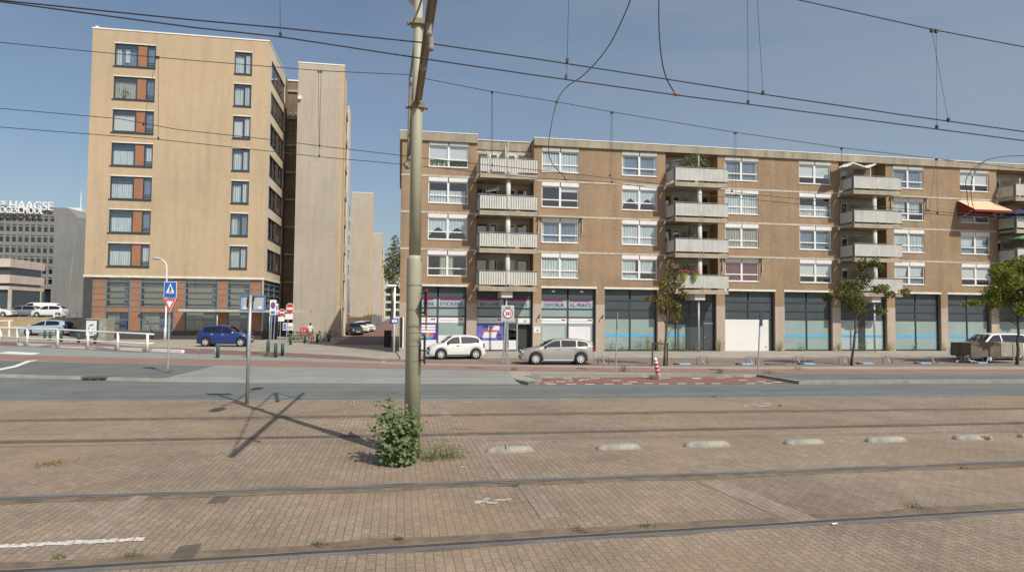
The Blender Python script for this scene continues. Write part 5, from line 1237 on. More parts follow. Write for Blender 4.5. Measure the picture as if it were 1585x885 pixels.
def zone30(o, y, p):
    (a, z1), (b, z0) = p(776, 472.6), p(795.2, 497.2); xc = (a+b)/2; w_, h = b-a, z1-z0
    pl = front_plate(o, 'zone_panel', 'signwhite', [(a, z0), (b, z0), (b, z1), (a, z1)], y); front_plate(pl, 'grey_field', pm('sign_pale_grey', (.42, .46, .46), .5, .05), rect(xc, (z0+z1)/2, w_-.05, h-.05), y-.013)
    zc = (z0+z1)/2-.005; front_plate(pl, 'red_ring', 'signred', circ(xc, zc, w_*.40), y-.026); front_plate(pl, 'white_disc', 'signwhite', circ(xc, zc, w_*.315), y-.038)
    text_mesh('speed_number', '30', 'signblack', pl, xc, y-.050, zc-.085, height=.17, width=.27, bold=.009)
    text_mesh('zone_word', 'ZONE', 'signtext', pl, xc, y-.026, z1-.13, height=.06, bold=.004)
sign_on_pole('grey zone sign with a red ringed 30 at the kerb before the print shop', (786, 574.5), zone30, top=(786, 476))
m = MB()
for x, y in ((778.6, 561), (783, 562)): q = G(x, y, PZ); m.cyl(q, Vector((q.x+(.1 if x < 780 else .05), q.y, 2.7)), .045, n=8)
tag(m.build('steel_post', 'steel'), 'pair of thin grey posts standing just behind the 30 zone sign', 'post')
def edgeblue(name, label, base, box, lean, zr):
    b = G(*base, PZ); Y = b.y; o = thing('sign_post', label, 'traffic sign', b); tp = PY(*lean, Y); m = MB(); m.tube([b, tp], .036, 8); m.build('post', 'steel', o)
    (a, z1), (c, z0) = (PY(box[0], box[1], Y).x, PY(box[0], box[1], Y).z), (PY(box[2], box[3], Y).x, PY(box[2], box[3], Y).z)
    m = MB(); m.beam((a+.01, Y-.22, (z0+z1)/2), (c-.01, Y+.16, (z0+z1)/2), .03, z1-z0); m.build('blue_panel', 'darkblue_sign', o)
    return o
MT['darkblue_sign'] = pm('sign_dark_blue', (.03, .05, .11), .5, .08)
o = edgeblue('sign', 'dark blue parking sign turned away on a thin post right of the silver car', (953, 575), (952, 485, 957.5, 509.5), (955.5, 484), 0)
o = edgeblue('sign', 'dark blue parking sign turned away on a thin post before the white roller door', (1173, 577.5), (1171.8, 482, 1183, 504.5), (1177, 482), 0)
# white pole with street-name plate at the alley mouth
b = G(609.8, 545.5, PZ); Y = b.y; o = thing('street_lamp', 'white lamp pole with a flat head and a blue street-name plate at the alley corner', 'street lamp', b)
m = MB(); m.tube([b, PY(611.3, 442, Y)], [.075, .065], 10); m.build('post', 'whitepaint', o, True)
m = MB(); a, c = PY(599, 443.5, Y), PY(614, 440.5, Y); m.box(a.x, c.x, Y-.12, Y+.12, a.z, c.z); m.build('lamp_head', 'whitepaint', o, bevel=.03)
a, c = PY(605, 500.3, Y), PY(616.5, 493, Y); pl = front_plate(o, 'street_name_plate', 'signblue', [(a.x, a.z), (c.x, a.z), (c.x, c.z), (a.x, c.z)], Y-.1)
m = MB(); m.disc((a.x+.17, Y-.12, (a.z+c.z)/2), .1, th=.004); m.disc((c.x-.17, Y-.12, (a.z+c.z)/2), .1, th=.004); m.build('white_symbol', 'signwhite', pl)

# bollards
bp = thing('bollard', 'green bollard directly in front of the parked blue car', 'bollard', (0, 0, 0), 'green steel bollards')
m = MB(); m.tube([(0, 0, 0), (0, 0, .9), (0, 0, .96), (0, 0, .99)], [.10, .09, .075, .02], 12); m.build('shaft', 'green', bp, True, True)
m = MB(); m.tube([(0, 0, .80), (0, 0, .84)], .096, 12); m.build('collar', 'green', bp, True, True)
BL = [((336.8, 553.5), 22.5, None), ((383.5, 552.5), 23, 'green bollard just behind the tall blue framed sign post'), ((414.5, 549.5), 23.5, 'green bollard at the foot of the front no-parking sign, with weeds'),
      ((426.5, 553), 23, 'nearest green bollard between the no-parking and no-entry signs'), ((437, 550.5), 20, 'green bollard at the foot of the leaning no-entry post'), ((449.5, 533.5), 15, 'green bollard before the notice panel'),
      ((471.5, 531.5), 15, 'green bollard in front of the red delivery box'), ((490.8, 530), 13.5, 'green bollard right of the standing person'), ((508.8, 529), 12.5, 'green bollard at the right end, in shade before the slab wall'),
      ((69, 525), 14, 'green bollard under the pale blue car, leftmost of its row'), ((77.3, 526.5), 14.5, 'green bollard under the pale blue car, second of its row'), ((94.6, 529), 17.5, 'green bollard before the dark tail of the pale blue car'),
      ((121.5, 530), 14, 'green bollard left of the grey poster kiosk'), ((147, 531.5), 15, 'green bollard before the grey poster kiosk')]
for i, (px_, hp, lab) in enumerate(BL):
    c = bp if i == 0 else copy_tree(bp); q = G(*px_, PZ); c.location = q; q2 = PY(px_[0], px_[1]-hp, q.y); s_ = (q2.z-PZ)/.99; c.scale = (1.1, 1.1, s_)
    if lab: c['label'] = lab
# red-white post
b = G(1020, 587.5, .004); o = thing('marker_post', 'leaning white marker post with three red bands at the red parking bay', 'bollard', b)
tp = PY(1014, 553, b.y); m = MB(); seg = [0, .26, .3, .45, .49, .64, .68, .92, 1.0]; ax = tp-b
m.tube([b, b+ax*.9, b+ax*.97, b+ax], [.105, .085, .06, .015], 14); m.build('shaft', 'whitepaint', o, True)
m = MB()
for t in (.36, .53, .70, .86)[:3]: m.tube([b+ax*(t-.045), b+ax*(t+.045)], .101, 14)
m.build('red_band', 'signred', o)
m = MB(); m.tube([b+ax*.84, b+ax*.885], .09, 14); m.build('thin_band', 'signred', o)
m = MB(); m.box(b.x-.1, b.x+.9, b.y-.35, b.y-.3, .008, .012)
# concrete lumps between the tracks
lp = MB(); n, k = 14, 9
for i in range(n+1):
    t = i/n; x = -.52+1.04*t; e = max(.0, 1-abs(2*t-1)**5)**.5; 
    for j in range(k+1):
        a = math.pi*j/k; lp.v.append(Vector((x, -math.cos(a)*.14*(.45+.55*e), math.sin(a)**.8*.115*(.12+.88*e) if 0 < j < k else 0)))
for i in range(n):
    for j in range(k): q = i*(k+1)+j; lp.f.append([q, q+k+1, q+k+2, q+1]); lp.m.append(0)
lp.f.append(list(range(k+1))); lp.m.append(0); lp.f.append(list(range(n*(k+1), (n+1)*(k+1)))[::-1]); lp.m.append(0)
l0 = lp.build('concrete_block', 'concrete', None, True, True)
LB = [((790, 699), 'rounded concrete track block, cracked near its left end, closest to the pole'), ((961, 696), 'rounded concrete track block, second from the pole'), ((1100, 692.5), 'rounded concrete track block, third from the pole'), ((1251, 688), 'rounded concrete track block, fourth from the pole'), ((1379, 684.5), 'rounded concrete track block, fifth from the pole'), ((1504, 678.5), 'broken concrete track block with a chipped right part, sixth from the pole'), ((1600, 675), 'rounded concrete track block just entering at the right edge')]
for i, (px_, lab) in enumerate(LB):
    c = l0 if i == 0 else l0.copy()
    if i: col.objects.link(c)
    q = G(*px_, 0); c.location = (q.x, 13.76, 0); c.rotation_euler = (0, 0, [.0, .02, -.02, .01, .02, -.03, 0][i]); c.scale = ([1.0, .97, 1.04, .95, 1.02, .98, 1][i], [1, 1.06, .95, 1.02, .97, 1.05, 1][i], [1, .93, 1.05, .9, 1.0, .95, 1][i]); tag(c, lab, 'track block', 'rounded concrete blocks between the tracks')
for i, mm in ((0, -.1), (5, .12)):           # crack and chip as geometry of those two
    m = MB(); q = G(*LB[i][0], 0); m.box(q.x+mm-.006, q.x+mm+.006, 13.76-.13, 13.76+.10, 0, .118) if i == 0 else [m.ball((q.x+.15+.07*j, 13.67-.02*j, .05), .07, .05, .06, 7, 4) for j in range(3)]
    src = [o_ for o_ in col.objects if o_.get('label') == LB[i][1]][0]
    m.build('crack' if i == 0 else 'chipped_edge', 'soil', src)
# cycle racks
rk = thing('cycle_rack', 'low steel cycle rack right behind the silver car', 'cycle rack', (0, 0, 0), 'low cycle racks along the parking lane')
m = MB(); arc = [(-.33, 0, 0), (-.33, 0, .34), (-.28, 0, .42), (-.2, 0, .45), (.2, 0, .45), (.28, 0, .42), (.33, 0, .34), (.33, 0, 0)]; m.tube(arc, .025, 7); m.build('hoop', 'handrail', rk, True, True)
m = MB(); m.tube([(.0, -.25, 0), (-.06, .1, .42)], .03, 7); m.build('prop', 'steel', rk, True, True)
RK = [((934, 563.5), None), ((1087, 563.5), 'low cycle rack behind the staked young tree'), ((1162, 563.5), 'low cycle rack left of the dark sign post before the roller door'), ((1235, 563), 'low cycle rack right of the white roller door'), ((1306, 563), 'low cycle rack beside the middle tree trunk'), ((1374, 562.5), 'low cycle rack right of the middle tree'), ((1443, 562.5), 'low cycle rack between two pale blue plates far right'), ((1500, 562), 'low cycle rack nearest the trailer')]
for i, (px_, lab) in enumerate(RK):
    c = rk if i == 0 else copy_tree(rk); q = G(*px_, PZ+.006); c.location = q; c.rotation_euler = (0, 0, .05)
    if lab: c['label'] = lab
# pale blue ground plates
bt = thing('kerb_plate', 'pale blue plate with a dark stone end behind the red and white post', 'kerb plate', (0, 0, 0), 'pale blue plates along the parking lane')
m = MB(); m.box(-.32, .36, -.20, .20, 0, .07); m.build('blue_top', 'bluetile', bt, local=True, bevel=.01)
m = MB(); m.box(-.55, -.325, -.17, .17, 0, .075); m.build('stone_end', 'darkstone', bt, local=True, bevel=.01)
BT = [((1058, 564), None), ((1154, 564), 'pale blue plate left of the dark sign post before the roller door'), ((1249.5, 563.5), 'pale blue plate right of the white roller door'), ((1340, 563), 'pale blue plate right of the middle tree trunk'), ((1429, 562.5), 'pale blue plate between two cycle racks far right'), ((1517, 562), 'pale blue plate in front of the trailer')]
for i, (px_, lab) in enumerate(BT):
    c = bt if i == 0 else copy_tree(bt); c.location = G(*px_, PZ+.006)
    if lab: c['label'] = lab
q = G(1200, 564, PZ+.006); m = MB(); m.box(q.x-.55, q.x+.55, q.y-.22, q.y+.22, q.z, q.z+.05); tag(m.build('manhole_cover', 'iron'), 'dark flat cover plate on the parking lane right of the sign post', 'manhole cover')
m = MB()
for x, y, l in ((977, 563, .5), (1110, 563, .5), (1196, 560.5, .45), (1293, 561, .4)): q = G(x, y, PZ+.010); m.box(q.x-l, q.x+l, q.y-.06, q.y+.06, q.z, q.z+.003)
structure('lane_markings', m, 'line_worn')
q = G(147, 584.5, PZ); m = MB(); m.box(q.x-.55, q.x+.55, q.y-.02, q.y+.42, PZ+.02, PZ+.035); m.box(q.x-.5, q.x+.5, q.y-.06, q.y-.02, .005, PZ+.03)
gr = tag(m.build('gully_grate', 'iron'), 'rusty iron street gully let into the left kerb', 'drain grate'); m = MB()
for k in range(3): m.box(q.x-.42+k*.3, q.x-.18+k*.3, q.y-.075, q.y-.062, .02, .085)
m.build('gully_opening', 'signblack', gr)

# ================================================================== FENCES AND KIOSK (left)
fe = thing('railing', 'white tubular railing with a thick base beam along the left cycle path', 'railing', G(120, 538, PZ))
fp = [(1.5, 531.5, 508.5), (27, 534, 508), (42.4, 536, 509), (89.3, 538, 509.5), (136, 540, 512.3), (182.4, 542.3, 514.4), (228, 544.5, 516.6)]
tops = []; mids = []
for x, yb_, yt in fp:
    b = G(x, yb_, PZ); t = PY(x+.4, yt, b.y); tops.append(t); mids.append(b.lerp(t, .46)); m = MB(); m.tube([b, t], .085 if x > 2 else .07, 8); m.build('post', 'whitepaint', fe, True)
tops2 = [PY(-30, 512, tops[0].y+3)]+tops+[PY(238.5, 517.3, tops[-1].y)]; mids2 = [PY(-30, 524, tops[0].y+3)]+mids+[PY(238, 531, tops[-1].y)]
m = MB(); m.tube(tops2, .055, 8); m.tube(mids2, .045, 8); m.build('rail', 'whitepaint', fe, True)
m = MB()
bb = [G(x, y, PZ) for x, y in [(30, 534.5), (90, 537.5), (182, 541.5), (283, 546)]]
for a, b in zip(bb[:-1], bb[1:]): m.beam(a+Vector((0, 0, .10)), b+Vector((0, 0, .10)), .25, .2)
m.build('base_beam', 'whitepaint', fe)
b = G(14, 522, PZ); fe2 = thing('railing', 'short white railing piece at the left edge in front of the dry bank', 'railing', b)
m = MB(); t = PY(14.5, 495.5, b.y); m.tube([b, t], .09, 8); m.build('post', 'whitepaint', fe2); m = MB(); m.tube([PY(-40, 497, b.y), PY(21, 496.2, b.y)], .05, 8); m.tube([PY(-40, 506, b.y), PY(33, 507, b.y-3)], .05, 8); m.build('rail', 'whitepaint', fe2)
b = Vector((-52, 95, bankz)); fe3 = thing('railing', 'far white railing along the top of the dry bank', 'railing', b)
rl = MB(); ps = MB()
a, c = PY(84, 483.2, 94.5), PY(142, 484, 94.5)
for z in (0, -.45, -.85): rl.beam(a+Vector((0, 0, z)), c+Vector((2, 0, z)), .07, .09)
rl.build('rail', 'whitepaint', fe3)
for k in range(6): q = a.lerp(c, k/5); ps = MB(); ps.box(q.x-.08, q.x+.08, q.y-.08, q.y+.08, bankz-.2, q.z+.05); ps.build('post', 'whitepaint', fe3)
b = G(319, 549, PZ); m = MB(); a, c = G(308, 548.5, PZ), G(333.5, 549.5, PZ); h = PY(308, 539.5, a.y).z
m.tube([a, Vector((a.x, a.y, h-.06)), Vector((a.x+.06, a.y, h)), Vector((c.x-.06, c.y, h)), Vector((c.x, c.y, h-.06)), c], .035, 8)
tag(m.build('hoop_barrier', 'steel', None, True), 'low grey hoop barrier beside the end of the white base beam', 'hoop barrier')
a, c = PY(131.5, 526, 64.5), PY(163.5, 527.5, 64.5); kk = thing('poster_kiosk', 'square grey kiosk with a framed poster standing behind the white railing', 'kiosk', ((a.x+c.x)/2, 65, PZ))
zt_ = PY(140, 493, 64.5).z; m = MB(); m.box(a.x, c.x, 64.5, 66.3, PZ, zt_); m.build('cabinet', 'concrete', kk, bevel=.03)
x0, x1 = PY(131.6, 510, 64.5).x+.02, PY(152.5, 510, 64.5).x; z0, z1 = PY(140, 521, 64.5).z, PY(140, 494.5, 64.5).z
m = MB(); m.box(x0, x1, 64.40, 64.498, z0, z1); pf = m.build('poster_frame', 'darkgreen', kk); m = MB(); m.box(x0+.12, x1-.12, 64.37, 64.398, z0+.1, z1-.1); po = m.build('poster', 'posterwhite', pf)
m = MB(); rr = random.Random(3)
for k in range(9): xx = x0+.2+rr.random()*(x1-x0-.5); zz_ = z0+.25+rr.random()*(z1-z0-.6); m.ball((xx, 64.365, zz_), .04+.1*rr.random(), .006, .03+.07*rr.random(), 8, 4)
m.build('poster_picture', pm('poster_grey_green', (.16, .24, .25), .5, .2), po)
m = MB(); a = PY(537, 510, 100); q = 100
m.box(PY(537, 500, 100).x, PY(574, 500, 100).x, 100, 100.15, PZ, PY(556, 490.5, 100).z); tag(m.build('timber_fence', 'fencewood'), 'brown vertical board fence at the foot of the second slab', 'fence')
m = MB(); x0 = PY(575, 500, 100).x; m.box(x0-.01, x0+.25, 100, 150, PZ, 2.2); tag(m.build('garden_wall', 'concrete_grey'), 'long grey garden wall running back from the timber fence', 'wall')

# ================================================================== CARS
def car(name, label, spec, group=None):
    L, Wd, H, wb, wr = spec['L'], spec['W'], spec['H'], spec['wb'], spec['wr']; hx = L/2
    prof = spec['prof']; belt = spec['belt']; gc = spec.get('gc', .20); xf, xr = spec['xf'], spec['xf']-wb
    root = thing(name, label, spec.get('cat', 'car'), (0, 0, 0), group)
    def top(x):
        for (x0, z0), (x1, z1) in zip(prof[:-1], prof[1:]):
            if x0 <= x <= x1:
                t = (x-x0)/(x1-x0); return (z0+(z1-z0)*t)
        return prof[-1][1]
    xs = sorted(set([-hx+L*i/84 for i in range(85)]+[p[0] for p in prof]))
    tz = [top(x) for x in xs]
    for _ in range(3): tz = [tz[0]]+[(tz[i-1]+2*tz[i]+tz[i+1])/4 for i in range(1, len(tz)-1)]+[tz[-1]]
    def topz(x):
        for i in range(len(xs)-1):
            if xs[i] <= x <= xs[i+1]: t = (x-xs[i])/max(1e-9, xs[i+1]-xs[i]); return tz[i]+(tz[i+1]-tz[i])*t
        return tz[-1]
    def hw(x): u = abs(x)/hx; return Wd/2*(1-.20*max(0, (u-.55)/.45)**2.4)
    def beltz(x): return belt[0]+(belt[1]-belt[0])*(x+hx)/L
    def bot(x):
        z = gc+.05*max(0, (abs(x)/hx-.85)/.15)
        for c in (xf, xr):
            d = abs(x-c); ra = wr+.055
            if d < ra: z = max(z, wr+math.sqrt(ra*ra-d*d)*.98)
        return z
    def sect(x):
        zt = topz(x); w_ = hw(x); zb = bot(x); b_ = min(beltz(x), zt-.05); cab = max(0.0, zt-b_)
        wr_ = w_*.95-max(0, cab-.05)*.36; zr = zt-min(.07, cab*.6)
        lo = [(w_*.93, zb), (w_*.975, zb+(b_-zb)*.12), (w_, zb+(b_-zb)*.45), (w_*.995, zb+(b_-zb)*.68), (w_*.972, zb+(b_-zb)*.90), (w_*.95, b_)]
        up_ = [(w_*.95+(wr_-w_*.95)*t, b_+(zr-b_)*t) for t in (.33, .66, 1.0)]+[(wr_*.92, zr+(zt-zr)*.62), (wr_*.6, zr+(zt-zr)*.93), (0, zt)]
        return lo+up_
    m = MB(); S = [sect(x) for x in xs]; n = len(S[0]); ring = []
    for x, s in zip(xs, S):
        r_ = [Vector((x, y, z)) for y, z in s]+[Vector((x, -y, z)) for y, z in reversed(s[:-1])]; ring.append(r_)
    N_ = len(ring[0])
    for r_ in ring: m.v += r_
    for i in range(len(xs)-1):
        for j in range(N_-1): a = i*N_+j; m.f.append([a, a+1, a+N_+1, a+N_]); m.m.append(0)
    m.f.append(list(range(N_))); m.m.append(0); m.f.append(list(range((len(xs)-1)*N_, len(xs)*N_))[::-1]); m.m.append(0)
    body = fixnormals(m.build('body', spec['paint'], root, True, True))
    def side(x, z, sgn, off=.006):
        w_ = hw(x); zt = topz(x); b_ = min(beltz(x), zt-.05); cab = max(0, zt-b_); wr_ = w_*.95-max(0, cab-.05)*.36; zr = zt-min(.07, cab*.6)
        if z >= b_: t = min(1, (z-b_)/max(.01, zr-b_)); y = w_*.95+(wr_-w_*.95)*t
        else:
            zb = bot(x); t = (z-zb)/max(.01, b_-zb); ks = [(0, .93), (.12, .975), (.45, 1), (.68, .995), (.90, .972), (1, .95)]; y = w_*.93
            for (t0, k0), (t1, k1) in zip(ks[:-1], ks[1:]):
                if t0 <= t <= t1: y = w_*(k0+(k1-k0)*(t-t0)/(t1-t0))
        return Vector((x, sgn*(y+off), z))
    for sgn in (1, -1):
        g = MB()
        for (x0, x1) in spec['wins']:
            k = 10; pts = []
            for i in range(k+1):
                x = x0+(x1-x0)*i/k; lo_ = beltz(x)+.025; hi = topz(x)-.105
                if hi > lo_+.01: pts.append((side(x, lo_, sgn), side(x, (lo_+hi)/2, sgn), side(x, hi, sgn)))
            for p_, q_ in zip(pts[:-1], pts[1:]): g.quad(p_[0], q_[0], q_[1], p_[1]); g.quad(p_[1], q_[1], q_[2], p_[2])
        g.build('side_window', spec.get('glass', 'carglassdark'), root, True, True)
    def topstrip(name, x0, x1, frac, mat):
        g = MB(); k = 8; rows_ = []
        for i in range(k+1):
            x = x0+(x1-x0)*i/k; z = topz(x); dz = (topz(x+.02)-topz(x-.02))/.04; nrm = Vector((-dz, 0, 1)).normalized()*.012
            w_ = hw(x); b_ = min(beltz(x), z-.05); cab = max(0, z-b_); wr_ = (w_*.95-max(0, cab-.05)*.36)*frac; zr = z-min(.07, cab*.6)
            rows_.append([Vector((x, -wr_, zr+(z-zr)*.62))+nrm, Vector((x, -wr_*.6, zr+(z-zr)*.93))+nrm, Vector((x, 0, z))+nrm, Vector((x, wr_*.6, zr+(z-zr)*.93))+nrm, Vector((x, wr_, zr+(z-zr)*.62))+nrm])
        for p_, q_ in zip(rows_[:-1], rows_[1:]):
            for j in range(4): g.quad(p_[j], q_[j], q_[j+1], p_[j+1])
        g.build(name, mat, root, True, True)
    topstrip('windscreen', *spec['ws'], .90, 'carglassdark'); topstrip('rear_window', *spec['rw'], .86, 'carglassdark')
    g = MB(); g.box(-hx+.18, hx-.18, -Wd/2*.80, Wd/2*.80, gc+.02, .62); 
    for c in (xf, xr): g.cyl((c, -Wd/2*.93, wr), (c, Wd/2*.93, wr), wr+.03, n=20)
    g.build('underbody', 'plastic', root, local=True)
    for c in (xf, xr):
        for sgn in (1, -1):
            y0 = sgn*(Wd/2-.185); y1 = sgn*(Wd/2+.005-.02); t = MB(); prof_ = [(wr*.62, y1), (wr*.90, y1+sgn*.004), (wr, y1-sgn*.03), (wr, y0+sgn*.03), (wr*.9, y0)]; nn = 24
            for r_, y in prof_:
                for k in range(nn): a = 2*math.pi*k/nn; t.v.append(Vector((c+r_*math.cos(a), y, wr+r_*math.sin(a))))
            for i in range(len(prof_)-1):
                for k in range(nn): k2 = (k+1) % nn; t.f.append([i*nn+k, i*nn+k2, (i+1)*nn+k2, (i+1)*nn+k]); t.m.append(0)
            wh = t.build('wheel', 'rubber', root, True, True); rm = MB(); yr = y1-sgn*.012
            rm.tube([(c, yr, wr), (c, yr-sgn*.02, wr)], .055, 10); sp_ = spec.get('spokes', 5)
            for k in range(sp_):
                a = 2*math.pi*k/sp_+.3; d = Vector((math.cos(a), 0, math.sin(a))); rm.beam(Vector((c, yr-sgn*.012, wr))+d*.03, Vector((c, yr-sgn*.012, wr))+d*wr*.60, wr*.20, .02, (0, 1, 0))
            for k in range(nn):
                a, b_ = 2*math.pi*k/nn, 2*math.pi*(k+1)/nn; P0 = lambda a, r_, y: Vector((c+r_*math.cos(a), y, wr+r_*math.sin(a)))
                rm.quad(P0(a, wr*.54, yr), P0(b_, wr*.54, yr), P0(b_, wr*.66, yr+sgn*.006), P0(a, wr*.66, yr+sgn*.006))
            rm.cur = 1; rm.disc((c, yr-sgn*.05, wr), wr*.62, (0, sgn, 0))
            rm.build('rim', ['rim', 'plastic'], wh, local=True)
    for sgn in (1, -1):
        g = MB(); g.ball((hx-.17, sgn*hw(hx-.17)*.80, spec['lz']), .17, .10, .085, 10, 6); g.build('headlight', 'lamp_clear', root, True, True)
        g = MB(); xx = -hx+.09; zz_ = spec['tz']; g.beam(side(xx, zz_-.12, sgn, -.015), side(xx+.03, zz_+.14, sgn, -.01), .16, .06, (1, 0, 0)); g.build('tail_light', 'lamp_red', root, local=True)
        mx = spec['ws'][0]+.08 if spec['ws'][0] > spec['ws'][1] else spec['ws'][1]-.1; p_ = side(spec['wins'][0][1]-.10, beltz(spec['wins'][0][1])+.07, sgn, .07); g = MB(); g.ball(p_, .075, .085, .06, 8, 6); g.beam(p_, p_+Vector((0, -sgn*.1, -.05)), .04, .03); g.build('door_mirror', spec.get('mirror', spec['paint']), root, True, True)
        g = MB()
        for x in spec['doors']: g.beam(side(x, gc+.16, sgn, .002), side(x, beltz(x)-.01, sgn, .002), .012, .006, (1, 0, 0))
        g.build('door_gap', 'plastic', root, local=True)
        g = MB()
        for x in spec['handles']: p_ = side(x, beltz(x)-.10, sgn, .012); g.box(p_.x-.085, p_.x+.085, p_.y-.012, p_.y+.012, p_.z-.018, p_.z+.018)
        g.build('door_handle', spec.get('hmat', spec['paint']), root, local=True)
        g = MB(); xs_ = [xr+wr+.1+(xf-xr-2*wr-.2)*i/8 for i in range(9)]
        for x0, x1 in zip(xs_[:-1], xs_[1:]): g.beam(side(x0, gc+.07, sgn, .004), side(x1, gc+.07, sgn, .004), .02, .05)
        g.build('sill_strip', spec.get('sill', 'plastic'), root, local=True)
    g = MB(); g.box(hx-.045, hx+.01, -Wd*.24, Wd*.24, spec['lz']-.33, spec['lz']-.22); g.box(hx-.08, hx-.005, -Wd*.30, Wd*.30, spec['lz']-.06, spec['lz']+.05); g.build('grille', 'plastic', root, local=True)
    g = MB(); g.box(hx-.01, hx+.018, -.25, .25, spec['lz']-.24, spec['lz']-.13); g.build('number_plate', 'plate', root, local=True)
    g = MB(); g.box(-hx-.015, -hx+.02, -.25, .25, spec['lz']-.1, spec['lz']+.01); g.build('number_plate', 'plate', root, local=True)
    return root
MT['carglassdark'] = glass_mat('tinted_car_glass', (.06, .075, .08), .13)
def hatch(L, W_, H, paintm, **k):
    s = dict(L=L, W=W_, H=H, wb=L*.63, wr=.30, paint=paintm, xf=L*.5-.78*L/3.85, belt=(.93*H/1.43, .86*H/1.43), lz=.62*H/1.43, tz=.80*H/1.43,
             prof=[(-L*.5, .50*H/1.43), (-L*.49, .86*H/1.43), (-L*.455, 1.02*H/1.43), (-L*.36, H-.10), (-L*.25, H-.02), (-L*.05, H), (L*.06, H-.03), (L*.12, H-.11), (L*.275, .93*H/1.43), (L*.40, .83*H/1.43), (L*.47, .72*H/1.43), (L*.5, .48*H/1.43)],
             ws=(L*.10, L*.255), rw=(-L*.455, -L*.36), wins=[(-L*.03, L*.205), (-L*.38, -L*.055)], doors=[-L*.045, L*.20], handles=[-L*.0], spokes=5)
    s.update(k); return s
def put(o, x, y, z, rz): o.location = (x, y, z); o.rotation_euler = (0, 0, rz)
# white hatchback, nose to the left
a, b_ = PY(663, 550, 39.6), PY(748.5, 550, 40.3); c_ = car('parked_car', 'white three-door hatchback parked before the print shop beside the pole', hatch(3.45, 1.6, 1.47, 'car_white', wb=2.15, xf=1.05, handles=[.02], hmat='plastic', mirror='plastic', wr=.31, spokes=6), None)
put(c_, (a.x+b_.x)/2, 40.5, PZ+.004, math.pi+.12)
# silver wagon
sil = dict(L=4.16, W=1.70, H=1.44, wb=2.50, wr=.325, paint='car_silver', xf=1.27, belt=(.99, .90), lz=.66, tz=.86, gc=.19,
           prof=[(-2.08, .50), (-2.05, .82), (-1.98, 1.02), (-1.74, 1.27), (-1.45, 1.385), (-.9, 1.43), (-.2, 1.44), (.15, 1.41), (.36, 1.34), (1.02, .98), (1.30, .91), (1.75, .82), (1.98, .70), (2.08, .46)],
           ws=(.32, .98), rw=(-1.98, -1.70), wins=[(-.10, .82), (-.98, -.16), (-1.66, -1.06)], doors=[-.13, .80, -1.02], handles=[.02, -.92], spokes=7, mirror='plastic', sill='lamp_clear')
c_ = car('parked_car', 'beige silver hatchback with alloy wheels parked before the ZEEFDRUK window', sil); a, b_ = PY(808, 550, 35.5), PY(921, 550, 35.5); put(c_, (a.x+b_.x)/2, 36.1, PZ+.006, math.pi-.07)
# blue city car facing right
a, b_ = PY(308, 530, 55.3), PY(386, 530, 54.6); Lb = (b_-a).length/1.0
c_ = car('parked_car', 'small blue five-door city car parked under the yellow tower', hatch(Lb*.99, 1.75, 1.68, 'car_blue', wb=Lb*.665, xf=Lb*.345, wr=.345, wins=[(-.05, Lb*.215), (-Lb*.36, -.12)], doors=[-.08, Lb*.21], handles=[.02, -.8], spokes=5, hmat='rim', mirror='rim'))
put(c_, (a.x+b_.x)/2, 55.4, PZ+.004, -.06)
# pale blue car with a dark rear, behind the railing at far left
a, b_ = PY(28, 510, 77.5), PY(106, 510, 77.5); Lp = b_.x-a.x
pale = dict(L=Lp, W=1.8, H=1.68, wb=Lp*.62, wr=.36, paint='car_pale', xf=Lp*.30, belt=(1.12, 1.0), lz=.75, tz=.95,
            prof=[(-Lp*.5, .55), (-Lp*.49, 1.0), (-Lp*.45, 1.2), (-Lp*.36, 1.52), (-Lp*.22, 1.66), (-.2, 1.68), (Lp*.06, 1.60), (Lp*.30, 1.08), (Lp*.42, .95), (Lp*.48, .80), (Lp*.5, .5)],
            ws=(Lp*.08, Lp*.28), rw=(-Lp*.455, -Lp*.37), wins=[(-.05, Lp*.24), (-Lp*.30, -.15)], doors=[-.1, Lp*.22], handles=[0, -1.0], mirror='car_dark')
c_ = car('parked_car', 'pale blue hatchback with a dark tailgate behind the white railing at far left', pale); put(c_, (a.x+b_.x)/2, 78.3, PZ+.004, math.pi+.03)
m = MB(); m.box(-Lp*.505, -Lp*.36, -.86, .86, .55, 1.10); m.ball((-Lp*.42, 0, 1.18), Lp*.10, .83, .40, 12, 8); m.build('dark_tailgate', 'car_dark', c_, True, True)
# white van right edge and its trailer
van = dict(L=4.9, W=1.8, H=1.78, wb=2.85, wr=.34, paint='car_white', xf=1.5, belt=(1.12, 1.02), lz=.75, tz=1.0, cat='van', gc=.25,
           prof=[(-2.45, .6), (-2.43, 1.5), (-2.3, 1.70), (-1.5, 1.78), (0, 1.78), (.45, 1.72), (1.25, 1.12), (1.6, 1.05), (2.2, .95), (2.4, .8), (2.45, .5)],
           ws=(.5, 1.2), rw=(-2.43, -2.32), wins=[(-.1, .95), (-2.0, -.2)], doors=[-.15, .9], handles=[0, -1.2], mirror='plastic')
c_ = car('parked_van', 'white van cut off by the right edge of the photo behind the trailer', van); a = PY(1494, 545, 37.6); put(c_, a.x+2.5, 38.2, PZ+.006, math.pi)
